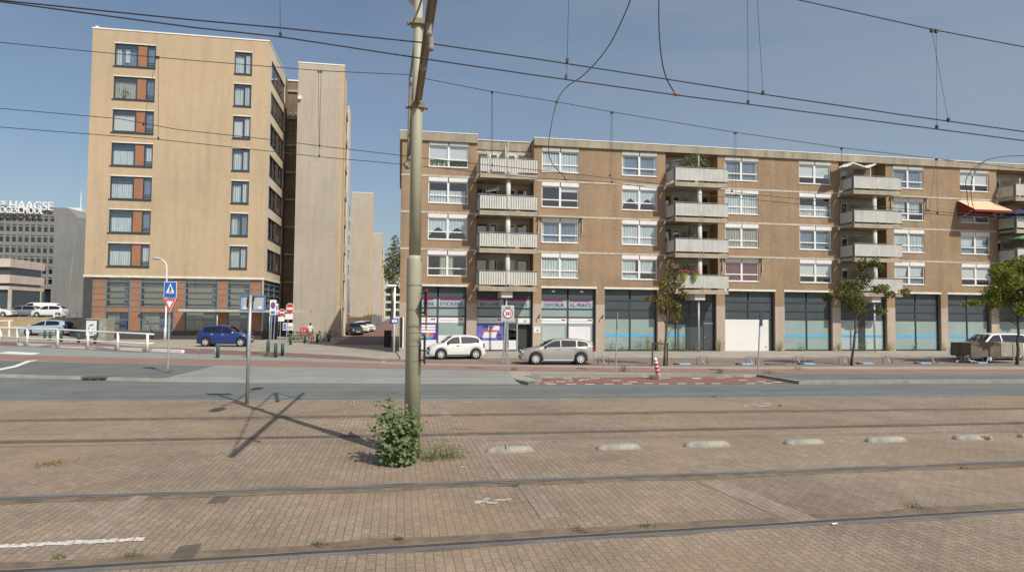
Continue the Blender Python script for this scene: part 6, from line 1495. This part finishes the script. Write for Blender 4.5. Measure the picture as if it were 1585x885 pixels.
# trailer
q = G(1532, 562, PZ+.006); tr = thing('box_trailer', 'low box trailer with weathered brown sides parked before the white van', 'trailer', q)
x0, x1 = PY(1503, 545, q.y).x, PY(1584, 545, q.y).x; zt_ = PY(1520, 531, q.y).z; zb_ = PY(1520, 552, q.y).z; xd = PY(1549, 545, q.y).x
m = MB(); m.box(x0, xd, q.y, q.y+1.5, zb_, zt_); m.box(x0-.03, xd, q.y-.03, q.y, zt_-.08, zt_+.02); m.build('side_board', 'timber_box', tr)
m = MB(); m.box(xd+.02, x1, q.y-.015, q.y+1.4, zb_+.02, zt_+.03); m.box(xd+.85, xd+.9, q.y-.05, q.y-.016, zb_-.3, zt_+.03); m.build('grey_board', 'timber_grey', tr)
m = MB(); m.box(x0+.2, x1, q.y+.2, q.y+1.2, zb_-.12, zb_-.005); m.tube([(x0+.2, q.y+.7, zb_-.08), (x0-.5, q.y+.6, zb_-.35)], .05, 8); m.tube([(x0+1.2, q.y-.02, zb_), (x0+1.0, q.y-.05, PZ)], .03, 6); m.tube([(xd+.9, q.y, zb_), (xd+.95, q.y-.05, PZ)], .03, 6); m.tube([(x0-.2, q.y+.3, zb_-.15), (x0+.3, q.y-.05, PZ+.1)], .03, 6); m.build('chassis', 'steel', tr)
for dx in (.75,): 
    m = MB(); w_ = Vector((x0+dx+.6, q.y+.02, PZ+.28)); m.tube([w_, w_+Vector((0, .16, 0))], .27, 18); wo = m.build('wheel', 'rubber', tr); m = MB(); m.disc(w_+Vector((0, -.004, 0)), .15, th=.003); m.build('rim', 'rim', wo)
# cars in the alley and far traffic
al = hatch(3.9, 1.7, 1.50, 'car_white'); c_ = car('parked_car', 'white car parked nose out down the shaded alley, the brighter front one', al); q = G(541, 523, PZ); put(c_, -5.3, 92, PZ+.004, -math.pi/2+.35)
c_ = car('parked_car', 'dark car half hidden by the nearest slab at the alley mouth', hatch(3.9, 1.7, 1.5, 'car_dark')); put(c_, -5.6, 82.5, PZ+.004, -math.pi/2+.4)
c_ = car('parked_car', 'white car farther down the alley before the timber fence', hatch(4.2, 1.75, 1.55, 'car_white')); put(c_, -5.0, 98, PZ+.004, -math.pi/2+.5)
c_ = car('far_car', 'small white car at the left edge on the raised road', hatch(4.3, 1.8, 1.5, 'car_white')); q = PY(3, 489.5, 96); put(c_, q.x-1.0, 96.5, bankz, 0)
c_ = car('far_car', 'grey car parked on the raised road before the entrance columns', hatch(4.4, 1.8, 1.55, 'car_grey')); q = PY(30, 489, 98); put(c_, q.x, 99, bankz, math.pi)
c_ = car('far_van', 'long white van parked on the raised road before the grey office', dict(van, L=5.6, H=2.0, W=1.9, prof=[(-2.8, .6), (-2.78, 1.7), (-2.7, 1.95), (-1.5, 2.0), (.6, 2.0), (.9, 1.92), (1.6, 1.2), (2.0, 1.1), (2.6, 1.0), (2.75, .8), (2.8, .5)], wb=3.3, xf=1.8, ws=(.95, 1.55), rw=(-2.79, -2.72), wins=[(.2, 1.3)], doors=[.1, 1.25], handles=[.2])); q = PY(57, 489, 104); put(c_, q.x, 104, bankz, math.pi)
c_ = car('far_car', 'white car nearest the far railing on the raised road', hatch(4.0, 1.8, 1.6, 'car_white')); q = PY(74, 490, 97); put(c_, q.x, 97.5, bankz, math.pi)

# ================================================================== BICYCLES AND PERSON
def bicycle(label, box=False):
    o = thing('bicycle', label, 'bicycle', (0, 0, 0), 'bicycles parked by the slab wall')
    for x in (-.54, .54):
        m = MB(); nn = 20; m.tube([(x+.33*math.cos(2*math.pi*k/nn), 0, .34+.33*math.sin(2*math.pi*k/nn)) for k in range(nn+1)], .02, 5, False)
        for k in range(6): a = math.pi*k/6; m.beam((x-.32*math.cos(a), 0, .34-.32*math.sin(a)), (x+.32*math.cos(a), 0, .34+.32*math.sin(a)), .006, .006, (0, 1, 0))
        m.build('wheel', 'rubber', o, local=True)
    m = MB(); bb = (-.08, 0, .30)
    for p_, q_ in (((-.54, 0, .34), bb), (bb, (-.20, 0, .88)), (bb, (.36, 0, .78)), ((-.18, 0, .80), (.38, 0, .86)), ((-.54, 0, .34), (-.18, 0, .80)), ((.54, 0, .34), (.36, 0, .95)), ((.36, 0, .95), (.33, 0, 1.05))): m.tube([p_, q_], .02, 6)
    m.build('frame', 'plastic', o, local=True); m = MB(); m.tube([(.30, -.28, 1.06), (.36, 0, 1.04), (.30, .28, 1.06)], .016, 6); m.build('handlebar', 'steel', o, local=True)
    m = MB(); m.ball((-.22, 0, .92), .14, .08, .05, 8, 5); m.build('saddle', 'signblack', o, local=True)
    m = MB(); m.box(-.85, -.35, -.06, .06, .71, .73); m.build('carrier', 'steel', o, local=True)
    return o
bk = bicycle('dark bicycle at the left end of the row by the slab wall')
BK = [((457, 529), .25, None), ((463, 529.5), -.2, 'dark bicycle second in the row, half behind the red delivery box'), ((487, 529), .1, 'dark bicycle parked right of the standing person'), ((498, 528.5), -.3, 'dark bicycle in the sun beside the right green bollard'), ((514, 527), .2, 'dark bicycle in the shade at the foot of the slab wall'), ((397, 526), .15, 'dark bicycle between the blue car and the blue door')]
for i, (px_, rz, lab) in enumerate(BK):
    c = bk if i == 0 else copy_tree(bk); q = G(*px_, PZ); c.location = (q.x, q.y, PZ); c.rotation_euler = (0, 0, rz)
    if lab: c['label'] = lab
db = bicycle('delivery bicycle carrying the red box beside the standing person'); q = G(469.5, 529.5, PZ); db.location = q; db.rotation_euler = (0, 0, .1)
Yb = q.y; a, c = PY(465.4, 516, Yb), PY(475.3, 506.8, Yb); m = MB(); m.box(a.x, c.x, Yb-.3, Yb+.3, a.z, c.z); bxo = tag(m.build('delivery_box', 'redbox', bevel=.03), 'red square delivery box on the carrier of a parked bicycle', 'delivery box')
m = MB(); xm = (a.x+c.x)/2; zc = (a.z+c.z)/2
for s in (-1, 1): m.beam((xm+s*.12-.02, Yb-.306, zc-.07), (xm+s*.12+.04, Yb-.306, zc+.09), .05, .006, (0, 1, 0))
m.build('white_emblem', 'signwhite', bxo)
def skinmesh(name, chain, edges, rad, mat, parent):
    me = bpy.data.meshes.new(name); me.from_pydata(chain, edges, []); o = bpy.data.objects.new(name, me); col.objects.link(o)
    md = o.modifiers.new('skin', 'SKIN'); md.use_smooth_shade = True
    for v, r_ in zip(me.skin_vertices[0].data, rad): v.radius = r_ if isinstance(r_, tuple) else (r_, r_)
    me.skin_vertices[0].data[0].use_root = True
    sb = o.modifiers.new('sub', 'SUBSURF'); sb.levels = 2; sb.render_levels = 2
    dg = bpy.context.evaluated_depsgraph_get(); me2 = bpy.data.meshes.new_from_object(o.evaluated_get(dg)); bpy.data.objects.remove(o); bpy.data.meshes.remove(me)
    me2.materials.clear(); me2.materials.append(MT[mat]); o2 = bpy.data.objects.new(name, me2); col.objects.link(o2)
    if parent: o2.parent = parent
    return o2
q = G(479.8, 529.5, PZ); per = thing('person', 'person in a white shirt and tan trousers standing with back turned by the bicycles', 'person', q)
V_ = [(0, 0, .93), (0, 0, 1.10), (0, 0, 1.30), (0, .01, 1.46), (0, .0, 1.53), (0, -.01, 1.60), (0, -.01, 1.70),
      (-.19, 0, 1.42), (-.24, .03, 1.16), (-.22, .16, .95), (-.21, .20, .86), (.19, 0, 1.42), (.24, .03, 1.16), (.22, .16, .95), (.21, .20, .86),
      (-.10, 0, .86), (-.11, .01, .48), (-.12, -.02, .09), (-.13, .12, .03), (.10, 0, .86), (.11, .02, .48), (.13, -.01, .09), (.15, .13, .03)]
E_ = [(0, 1), (1, 2), (2, 3), (3, 4), (4, 5), (5, 6), (3, 7), (7, 8), (8, 9), (9, 10), (3, 11), (11, 12), (12, 13), (13, 14), (0, 15), (15, 16), (16, 17), (17, 18), (0, 19), (19, 20), (20, 21), (21, 22)]
Rd = [(.14, .10), (.13, .09), (.15, .10), (.11, .08), .055, .085, .075, .055, .045, .036, .035, .055, .045, .036, .035, .085, .058, .042, .04, .085, .058, .042, .04]
skinmesh('body', V_, E_, Rd, 'skin', per)
sh = [(0, 0, .95), (0, 0, 1.12), (0, 0, 1.30), (0, .01, 1.45), (-.19, 0, 1.42), (-.235, .02, 1.20), (.19, 0, 1.42), (.235, .02, 1.20)]
skinmesh('shirt', sh, [(0, 1), (1, 2), (2, 3), (3, 4), (4, 5), (3, 6), (6, 7)], [(.165, .125), (.155, .115), (.175, .125), (.12, .10), .075, .066, .075, .066], 'shirt', per)
trp = [(0, 0, .93), (-.10, 0, .84), (-.112, .01, .48), (-.12, -.01, .12), (.10, 0, .84), (.112, .02, .48), (.13, 0, .12)]
skinmesh('trousers', trp, [(0, 1), (1, 2), (2, 3), (0, 4), (4, 5), (5, 6)], [(.155, .115), .105, .08, .065, .105, .08, .065], 'trousers', per)
m = MB(); m.ball((0, -.025, 1.685), .095, .105, .10, 12, 8); m.build('hair', 'hair', per, True, True)
for s in (-1, 1):
    m = MB(); m.ball((s*.14, .06, .04), .05, .13, .045, 8, 5); m.build('shoe', 'plastic', per, True, True)
per.rotation_euler = (0, 0, .1)
# A-board in the alley mouth
b = G(600, 537, PZ); m = MB(); m.box(b.x-.3, b.x+.3, b.y-.03, b.y+.03, PZ, 1.45); m.box(b.x-.25, b.x+.25, b.y+.031, b.y+.3, PZ, PZ+.05)
tag(m.build('notice_stand', 'signblack'), 'dark upright stand in the shade left of the white alley lamp pole', 'notice stand')

# ================================================================== ON THE BALCONIES
y0 = D-BP
def dish(label, x, y, z, s, rz):
    o = thing('satellite_dish', label, 'satellite dish', (x, y, z)); m = MB(); n = 18; ri = 5
    for i in range(ri+1):
        for k in range(n): a = 2*math.pi*k/n; r_ = s*i/ri; m.v.append(Vector((r_*math.cos(a), .25*s*(i/ri)**2*-1, r_*math.sin(a)*1.08)))
    for i in range(ri):
        for k in range(n): k2 = (k+1) % n; m.f.append([i*n+k, i*n+k2, (i+1)*n+k2, (i+1)*n+k]); m.m.append(0)
    m.build('reflector', 'dish', o, True, True); m = MB(); m.tube([(0, .05, 0), (0, .15, -s*.9), (0, .1, -s*1.15)], .03, 6); m.tube([(0, 0, -s), (0, -s*.9, -s*.15)], .015, 5); m.box(-.04, .04, -s*.95, -s*.85, -s*.2, -s*.1); m.build('mount_arm', 'steel', o, local=True)
    o.rotation_euler = (0, 0, rz)
p = PY(1066, 362, D-1.4); dish('large dark satellite dish above the second railing of the second balcony column', p.x, D-1.3, p.z, .58, 1.05)
p = PY(750, 291, D-1.5); dish('narrow dish turned edge-on at the second balcony of the first column', p.x, D-1.55, p.z, .42, 1.35)
p = PY(752, 296, D-1.75); m = MB(); m.tube([(p.x, y0-.05, 11.4), (p.x+.75, y0-.2, 11.5), (p.x+.95, y0-.25, 11.62)], .03, 6); m.tube([(p.x+.4, y0-.1, 11.46), (p.x+.9, y0-.3, 11.75)], .02, 6); tag(m.build('antenna_arm', 'steel'), 'small antenna arm on the second railing of the first balcony column', 'antenna')
for i, x in enumerate((1059, 1075.5)):
    p = PY(x, 427, D-BP-.12); o = thing('flower_pot', ['lime green flower pot with red flowers, left of two on the lowest balcony', 'lime green flower pot with red flowers, right of two on the lowest balcony'][i], 'flower pot', (p.x, y0-.16, p.z-.22), 'flower pots on the lowest balcony railing')
    m = MB(); m.tube([(0, 0, 0), (0, 0, .30)], [.19, .25], 12); m.tube([(0, 0, .27), (0, 0, .31)], .27, 12); m.build('pot', 'potgreen', o, local=True)
    m = MB(); rr = random.Random(i)
    for k in range(46): a = rr.uniform(0, 6.28); r_ = rr.uniform(0, .34); m.ball((r_*math.cos(a), r_*math.sin(a)*.6, .40+rr.uniform(-.08, .22)), rr.uniform(.035, .07), n=5, m=3)
    m.build('flowers', 'flower', o, local=True)
def leafquad(m, c, s, rr, up=.35):
    n_ = Vector((rr.gauss(0, 1), rr.gauss(0, 1), rr.gauss(up, 1))).normalized(); u = n_.orthogonal().normalized(); a = rr.uniform(0, 6.28); v = n_.cross(u); x = u*math.cos(a)+v*math.sin(a); y = n_.cross(x)
    m.add([c-x*s, c-y*s*.55+x*s*.1, c+x*s, c+y*s*.55+x*s*.1], [(0, 1, 2, 3)])
p = PY(1072, 252, D-1.0); o = thing('balcony_plant', 'tall green potted plant on the top balcony of the second column', 'potted plant', (p.x, D-1.0, SL[0])); m = MB(); rr = random.Random(3)
m.tube([(0, 0, 0), (.05, 0, 1.3), (0, 0, 2.2)], .03, 6); m.build('stem', 'stem', o, local=True); m = MB()
for k in range(260): t = rr.random(); leafquad(m, Vector((rr.gauss(0, .42), rr.gauss(0, .25), .7+1.5*t+rr.gauss(0, .15))), .12, rr)
m.build('foliage', 'leaf_bush', o, local=True); m = MB(); m.cyl((0, 0, 0), (0, 0, .35), .16, .2, 10); m.build('pot', 'potgreen', o, local=True)
# white shade cloth on the top balcony of the third column
pts = [(1299, 258), (1312, 256), (1321, 251), (1332, 255), (1343, 258.5), (1350, 256), (1356, 253)]; m = MB(); f_ = [PY(x, y, D-1.5) for x, y in pts]; r_ = [Vector((q_.x+.1, D-.2, q_.z+.12)) for q_ in f_]
for i in range(len(f_)-1): m.quad(f_[i], f_[i+1], r_[i+1], r_[i]); m.quad(f_[i]+Vector((0, 0, -.09)), f_[i+1]+Vector((0, 0, -.09)), f_[i+1], f_[i])
o = tag(m.build('shade_cloth', 'canvas'), 'rumpled white shade cloth over the top balcony of the third column', 'shade cloth'); m = MB(); p = PY(1347, 260, D-1.45); m.tube([(p.x, D-1.45, SL[0]), (p.x, D-1.45, p.z+.1)], .03, 6); m.build('pole', 'whitepaint', o)
m = MB(); a = PY(1322, 269, D-.6); c = PY(1349, 263, D-.6); m.box(a.x, c.x, D-.6, D-.55, SL[0]+.4, c.z); tag(m.build('windscreen_cloth', 'brownpanel'), 'reddish brown screen standing on the top balcony of the third column', 'screen')
def parasol(label, px_, z_, mat, rad_):
    p = PY(*px_, D-1.2); o = thing('parasol', label, 'parasol', (p.x, D-1.2, z_)); m = MB(); n = 10; zc = p.z-z_
    top_ = Vector((0, 0, zc+.35)); rim = [Vector((rad_*math.cos(2*math.pi*k/n), rad_*.8*math.sin(2*math.pi*k/n), zc-.1)) for k in range(n)]
    for k in range(n): m.add([top_, rim[k], rim[(k+1) % n]], [(0, 1, 2)]); m.quad(rim[k], rim[(k+1) % n], rim[(k+1) % n]+Vector((0, 0, -.1)), rim[k]+Vector((0, 0, -.1)))
    m.build('canopy', mat, o, local=True); m = MB(); m.tube([(0, 0, 0), (0, 0, zc+.4)], .025, 6); m.build('pole', 'steel', o, local=True)
parasol('dark navy parasol on the second balcony of the last column', (1577, 330, ), SL[1], 'parasol_dark', 1.25)
parasol('faded green parasol on the third balcony of the last column', (1585, 368), SL[2], 'parasol_green', 1.3)

# ================================================================== TREES AND PLANTS
LEAFK = 3.5; CLK = 1.28
def limb(m, a, b, r0, r1, rr, n=5, wob=.05):
    pts = [a.lerp(b, t/n)+Vector((rr.gauss(0, wob), rr.gauss(0, wob), rr.gauss(0, wob*.5)))*(0 if t in (0, n) else 1) for t in range(n+1)]
    m.tube(pts, [r0+(r1-r0)*t/n for t in range(n+1)], 7)
def tree(label, base_px, top_px, r0, clumps, leafm, ls, per, seed, depth=.8, name='street_tree', Y=None, zb=PZ, spread=1.0, group=None, flat=.65):
    rr = random.Random(seed); b = G(*base_px, zb) if Y is None else Vector((PY(*base_px, Y).x, Y, zb)); o = thing(name, label, 'tree', b, group); Yt = b.y
    tops_ = PY(*top_px, Yt); m = MB(); limb(m, b, tops_, r0, r0*.35, rr, 8, r0*.35); tk = m.build('trunk', 'bark', o, True)
    m = MB(); lf = MB(); br = MB()
    for (x, y, rx, ry) in clumps:
        c = PY(x, y, Yt); k = (PY(x+1, y, Yt)-c).length; c = c+Vector((0, rr.uniform(-depth, depth), 0)); RX, RZ = rx*k*CLK, ry*k*CLK
        t = max(.2, min(.95, (c.z-.8-b.z)/(tops_.z-b.z)-.12)); limb(br, b.lerp(tops_, t), c, r0*.32*(1-t*.6), r0*.08, rr, 4, .06)
        for q_ in range(6): d = Vector((rr.gauss(0, RX*.5), rr.gauss(0, RX*.5), rr.gauss(0, RZ*.5))); limb(br, c, c+d, r0*.09, r0*.03, rr, 2, .02)
        nn = int(per*RX*RZ*LEAFK)+14
        for q_ in range(nn):
            d = Vector((rr.gauss(0, 1), rr.gauss(0, 1), rr.gauss(0, 1))).normalized()*(rr.random()**.45)
            leafquad(lf, c+Vector((d.x*RX, d.y*RX*flat*spread, d.z*RZ)), ls*rr.uniform(.6, 1.25), rr)
    br.build('branch', 'bark', tk, True); lf.build('crown', leafm, o)
    return o
tree('young staked tree with sparse orange-brown leaves before the blue-striped windows', (1028, 565.5), (1036, 425), .07,
     [(1036, 418, 7, 14), (1024, 440, 7, 10), (1034, 450, 10, 10), (1048, 440, 8, 8), (1046, 425, 6, 8), (1012, 462, 7, 4), (999, 463, 6, 3.4), (1022, 466, 8, 7), (1038, 470, 11, 8), (1050, 478, 8, 8), (1035, 486, 9, 7), (1046, 492, 8, 6), (1026, 478, 7, 6), (1055, 455, 6, 5)], 'leaf_maple', .085, 210, 1, .45)
st_b = G(1009.5, 566.5, PZ); st_c = G(1032.5, 566.5, PZ); o = thing('tree_stake_frame', 'two dark timber stakes with a crossbar holding the young orange tree', 'tree stakes', st_b)
for q_ in (st_b, st_c): m = MB(); m.tube([q_, Vector((q_.x+.03, q_.y, PY(1010, 530, st_b.y).z))], .05, 8); m.build('stake', 'stake', o)
m = MB(); z = PY(1010, 531.5, st_b.y).z; m.beam((st_b.x, st_b.y-.04, z), (st_c.x, st_c.y-.04, z), .05, .07); m.build('crossbar', 'stake', o)
tree('slanting middle street tree with a wide gappy green crown before the shops', (1317.5, 565.5), (1332, 455), .085,
     [(1330, 412, 7, 9), (1342, 408, 7, 6), (1352, 415, 6, 5), (1345, 430, 9, 5), (1325, 440, 15, 8), (1305, 442, 12, 8), (1290, 455, 9, 7), (1282, 462, 6, 4), (1310, 458, 14, 9), (1330, 462, 14, 9), (1342, 470, 8, 5), (1318, 476, 11, 6), (1352, 482, 8, 4), (1338, 484, 7, 4), (1362, 447, 10, 5), (1378, 446, 8, 5), (1392, 453, 8, 4.5), (1371, 456, 7, 4)], 'leaf_green', .085, 330, 2, .6)
tree('dense bright green street tree at the right edge in front of the van', (1574, 564.5), (1577, 470), .10,
     [(1560, 420, 14, 12), (1580, 412, 16, 12), (1600, 415, 18, 14), (1548, 435, 13, 10), (1570, 440, 18, 14), (1595, 440, 20, 16), (1540, 425, 9, 7), (1545, 452, 11, 8), (1565, 460, 13, 10), (1585, 462, 14, 10), (1608, 458, 16, 12), (1530, 466, 8, 4), (1515, 468, 9, 4), (1505, 470, 6, 3.5), (1540, 474, 8, 4.5), (1620, 430, 16, 16), (1575, 478, 10, 8)], 'leaf_lush', .095, 300, 3, .9)
tree('tall loose poplar at the end of the alley beside the brick corner', (606, 500), (608, 385), .4,
     [(611, 380, 6, 14), (606, 398, 8, 14), (614, 402, 7, 16), (603, 415, 8, 12), (612, 422, 8, 14), (602, 432, 8, 10), (610, 440, 8, 10), (600, 422, 6, 10), (622, 400, 7, 22), (625, 430, 8, 16), (603, 448, 6, 5)], 'leaf_poplar', .36, 9, 4, 3.0, name='poplar_tree', Y=165)
m = MB(); rr = random.Random(9); xh = PY(580, 500, 112).x
for k in range(2600): yy_ = rr.uniform(104, 140); leafquad(m, Vector((-5.05+rr.gauss(0, .45), yy_, PZ+abs(rr.gauss(1.0, .55)))), .17, rr)
o = tag(m.build('hedge', 'hedge'), 'clipped yellow-green hedge along the garden wall in the alley', 'hedge')
# far white framed building closing the alley
fb = thing('far_building', 'far white framed building closing the end of the alley under the poplar', 'building', (-5, 300, 0)); m = MB(); hl = []
x0, x1 = PY(594, 470, 300).x, PY(640, 470, 300).x; zt_ = PY(600, 432, 300).z
for k in range(4):
    for q_ in range(3): hl.append((x0+.8+q_*3.6, x0+3.6+q_*3.6, 1.2+k*3.4, 3.6+k*3.4))
holed(m, 'y', 300, x0, x1, 0, zt_, hl, .4, 1); m.build('wall', 'palewall', fb); m = MB(); m.box(x0, x1, 300.4, 300.6, 0, zt_-.2); m.build('window_glass', 'glassdark', fb)
m = MB(); m.box(x0, x1, 300.9, 301, 0, zt_); m.build('room_backing', 'interior', fb)
# bush at the pole: lobed leaves on reddish stems
bb = Vector((PX0-.25, 12.95, 0)); o = thing('bush', 'leafy green bush with reddish stems growing at the foot of the olive pole', 'bush', bb); st = MB(); lf = MB(); rr = random.Random(21)
def lobed(m, c, s, nrm, rr):
    n_ = nrm.normalized(); u = n_.orthogonal().normalized(); a0 = rr.uniform(0, 6.28); v = n_.cross(u); x = u*math.cos(a0)+v*math.sin(a0); y = n_.cross(x)
    pts = []
    for k in range(10):
        a = 2*math.pi*k/10; r_ = s*(1.0 if k % 2 == 0 else .62)*rr.uniform(.85, 1.1); pts.append(c+x*math.cos(a)*r_+y*math.sin(a)*r_+n_*(-.25*s*(r_/s)**2))
    m.add([c]+pts, [(0, 1+k, 1+(k+1) % 10) for k in range(10)])
STEMS = [(578, 640, -.1), (588, 628, .1), (600, 608, .0), (606, 612, .15), (612, 640, -.25), (622, 632, -.1), (640, 628, -.35), (648, 640, -.3), (575, 660, -.2), (590, 655, -.3), (605, 650, -.35), (618, 655, -.4), (635, 650, -.4), (648, 662, -.35), (580, 680, -.2), (600, 672, -.4), (622, 675, -.45), (642, 680, -.4), (652, 655, -.2), (597, 640, 0), (630, 640, -.3), (610, 690, -.45), (632, 695, -.4)]
for i, (x, y, dy) in enumerate(STEMS):
    tp = PY(x, y, 12.95+dy); b0 = Vector((PX0-.22+rr.gauss(0, .10), 12.9+rr.gauss(0, .06), 0)); n = 8; pts = []
    for k in range(n+1):
        t = k/n; p = b0.lerp(tp, t); p.x = b0.x+(tp.x-b0.x)*t**1.4; p += Vector((rr.gauss(0, .015), rr.gauss(0, .015), 0)); pts.append(p)
    st.tube(pts, [.010-.006*k/n for k in range(n+1)], 5)
    Ln = (tp-b0).length; nl = int(20+Ln*24)
    for k in range(nl):
        t = .12+.88*(k+rr.random())/nl; j = min(n-1, int(t*n)); p = pts[j].lerp(pts[j+1], t*n-j); rd = .20*(1-.50*t)+.02
        d = Vector((rr.gauss(0, 1), rr.gauss(-.25, 1), rr.gauss(.1, .5))).normalized()*rd*rr.uniform(.5, 1.3); lobed(lf, p+d, rr.uniform(.036, .084)*(1.1-.45*t), Vector((d.x*2+.3, d.y*2-.5, .9+rr.gauss(0, .3))), rr)
        if rr.random() < .3: st.tube([p, p+d], .003, 3, False)
st.build('stem', 'redstem', o); lf.build('foliage', 'leaf_bush', o)
def tuft(m, b, h, w_, n, rr, lean=.5):
    for k in range(n):
        a = rr.uniform(0, 6.28); r_ = rr.uniform(0, w_)*.5; p = b+Vector((math.cos(a)*r_, math.sin(a)*r_, 0)); hh = h*rr.uniform(.35, 1); d = Vector((math.cos(a), math.sin(a), 0))*hh*lean*rr.uniform(.1, 1); s = Vector((-math.sin(a), math.cos(a), 0))*max(.003, h*.011)
        mid = p+d*.35+Vector((0, 0, hh*.6)); tip = p+d+Vector((0, 0, hh)); m.add([p-s, p+s, mid+s*.8, mid-s*.8], [(0, 1, 2, 3)]); m.add([mid-s*.8, mid+s*.8, tip], [(0, 1, 2)])
def weed(label, px_, z, h, w_, n, mat, seed, leaves=0, stems=0, group=None, ls=.02, off=(0, 0)):
    rr = random.Random(seed); b = G(*px_, z); m = MB(); tuft(m, b, h, w_, n, rr)
    for k in range(leaves): leafquad(m, b+Vector((rr.gauss(0, w_*.35), rr.gauss(0, w_*.25), abs(rr.gauss(h*.35, h*.25)))), ls*rr.uniform(.6, 1.3), rr)
    return tag(m.build('weed', mat), label, 'weed', group)
weed('tall pale grassy weeds spreading right of the pole bush', (672, 711), 0, .36, .62, 70, 'leaf_weed', 31, 330, ls=.022)
weed('lower greener weeds at the right end of the weeds by the pole bush', (700, 708), 0, .34, .55, 45, 'leaf_weed', 32, 260, ls=.021)
weed('dry yellow grass clump alone on the paving at left', (80, 719), 0, .10, .55, 170, 'leaf_dry', 33, 60, ls=.02)
GW = [((205, 861), .09, .22, 'green weed tuft between the near rails at bottom left, the larger one'), ((91, 864), .07, .16, 'small green weed tuft between the near rails at the bottom left corner'), ((492, 843), .06, .14, 'small yellow-green weed between the near rails left of centre'), ((617, 835), .06, .14, 'small green weed between the near rails near the centre'), ((893, 820), .07, .25, 'pale weed strip beside the nearest rail right of centre'), ((1412, 785), .07, .3, 'green weed tufts beside the nearest rail at right'), ((1000, 815), .05, .2, 'tiny weed beside the nearest rail, next to the pale weed strip'), ((797, 752), .05, .14, 'small brown weed below the polished rail near the weathered white paint'), ((620, 634), .09, .2, 'tiny weed on the paving just right of the pole at the road edge'), ((1105, 614.5), .12, .3, 'small weed on the road edge at right'), ((1490, 725), .05, .15, 'tiny green weed below the polished rail at far right')]
for i, (px_, h, w_, lab) in enumerate(GW): weed(lab, px_, 0, h, w_, 50, 'leaf_weed', 50+i, 26, group='weeds in the tram paving', ls=.018)
KW = [((966, 575), .45, .5, 'flowering weed at the foot of the blue sign post by the silver car'), ((1114, 577.5), .35, .55, 'green weed clump at the kerb right of the red and white post'), ((1190, 578), .25, .6, 'low weeds at the foot of the sign post before the roller door'), ((1236, 571.5), .2, .6, 'low weeds on the cycle path edge right of the roller door'), ((262, 577), .2, .4, 'weeds at the foot of the pedestrian crossing post'), ((414, 552), .5, .8, 'weeds around the bollard under the no-parking sign'), ((795, 573), .25, .4, 'weeds at the foot of the 30 zone sign'), ((1010, 586), .25, .5, 'dry weeds at the foot of the red and white post')]
for i, (px_, h, w_, lab) in enumerate(KW): weed(lab, px_, PZ+.004 if i < 7 else .006, h, w_, 70, 'leaf_weed', 80+i, 50, group='weeds along the kerb', ls=.035)
FW = [(945, .9, 'weed against the first blue-striped window, left pane'), (963, .6, 'low weed at the middle post of the first blue-striped window'), (985, 1.1, 'weed against the right pane of the first blue-striped window'), (1002, 1.7, 'tall weed at the right edge of the first blue-striped window'), (1022, 1.5, 'weed at the brick pier behind the young tree'), (1043, 1.2, 'weed against the striped double door'), (1058, 1.6, 'tall weed right of the striped double door'), (1082, 1.0, 'weed by the thin grey balcony post'), (1114, 1.2, 'weed at the pier left of the roller door'), (1208, 1.0, 'weed at the pier right of the roller door'), (1240, .8, 'weed below the second blue-striped window'), (1298, .9, 'weed at the pier by the middle tree trunk'), (1335, 1.0, 'weed at the dark door post right of the middle tree'), (1378, 1.0, 'weed at the pier left of the third plain striped window'), (1415, .7, 'weed at the middle post of the third striped window'), (1462, .7, 'weed at the pier left of the last striped window')]
for i, (x, h, lab) in enumerate(FW):
    rr = random.Random(120+i); q = PY(x, 545, D-.25); b = Vector((q.x, D-.22, PZ+.07)); m = MB(); tuft(m, b, h, .7, 20, rr, .3)
    for k in range(60): leafquad(m, b+Vector((rr.gauss(0, .25), rr.gauss(0, .07)-.03, abs(rr.gauss(h*.35, h*.28)))), .05*rr.uniform(.6, 1.3), rr)
    tag(m.build('weed', 'leaf_weed'), lab, 'weed', 'weeds along the shop fronts')
# litter
for (x, y, lab) in ((1290, 810, 'crumpled white paper scrap lying on the nearest rail at right'), (716, 722, 'tiny white litter scrap on the paving below the weeds')):
    q = G(x, y, .02); m = MB(); rr = random.Random(x); m.ball(q, .035 if x > 1000 else .014, .02, .012, 6, 4); m.ball(q+Vector((.05, .01, 0)), .02 if x > 1000 else .008, .02, .012, 6, 4); tag(m.build('paper_scrap', 'signwhite'), lab, 'litter')
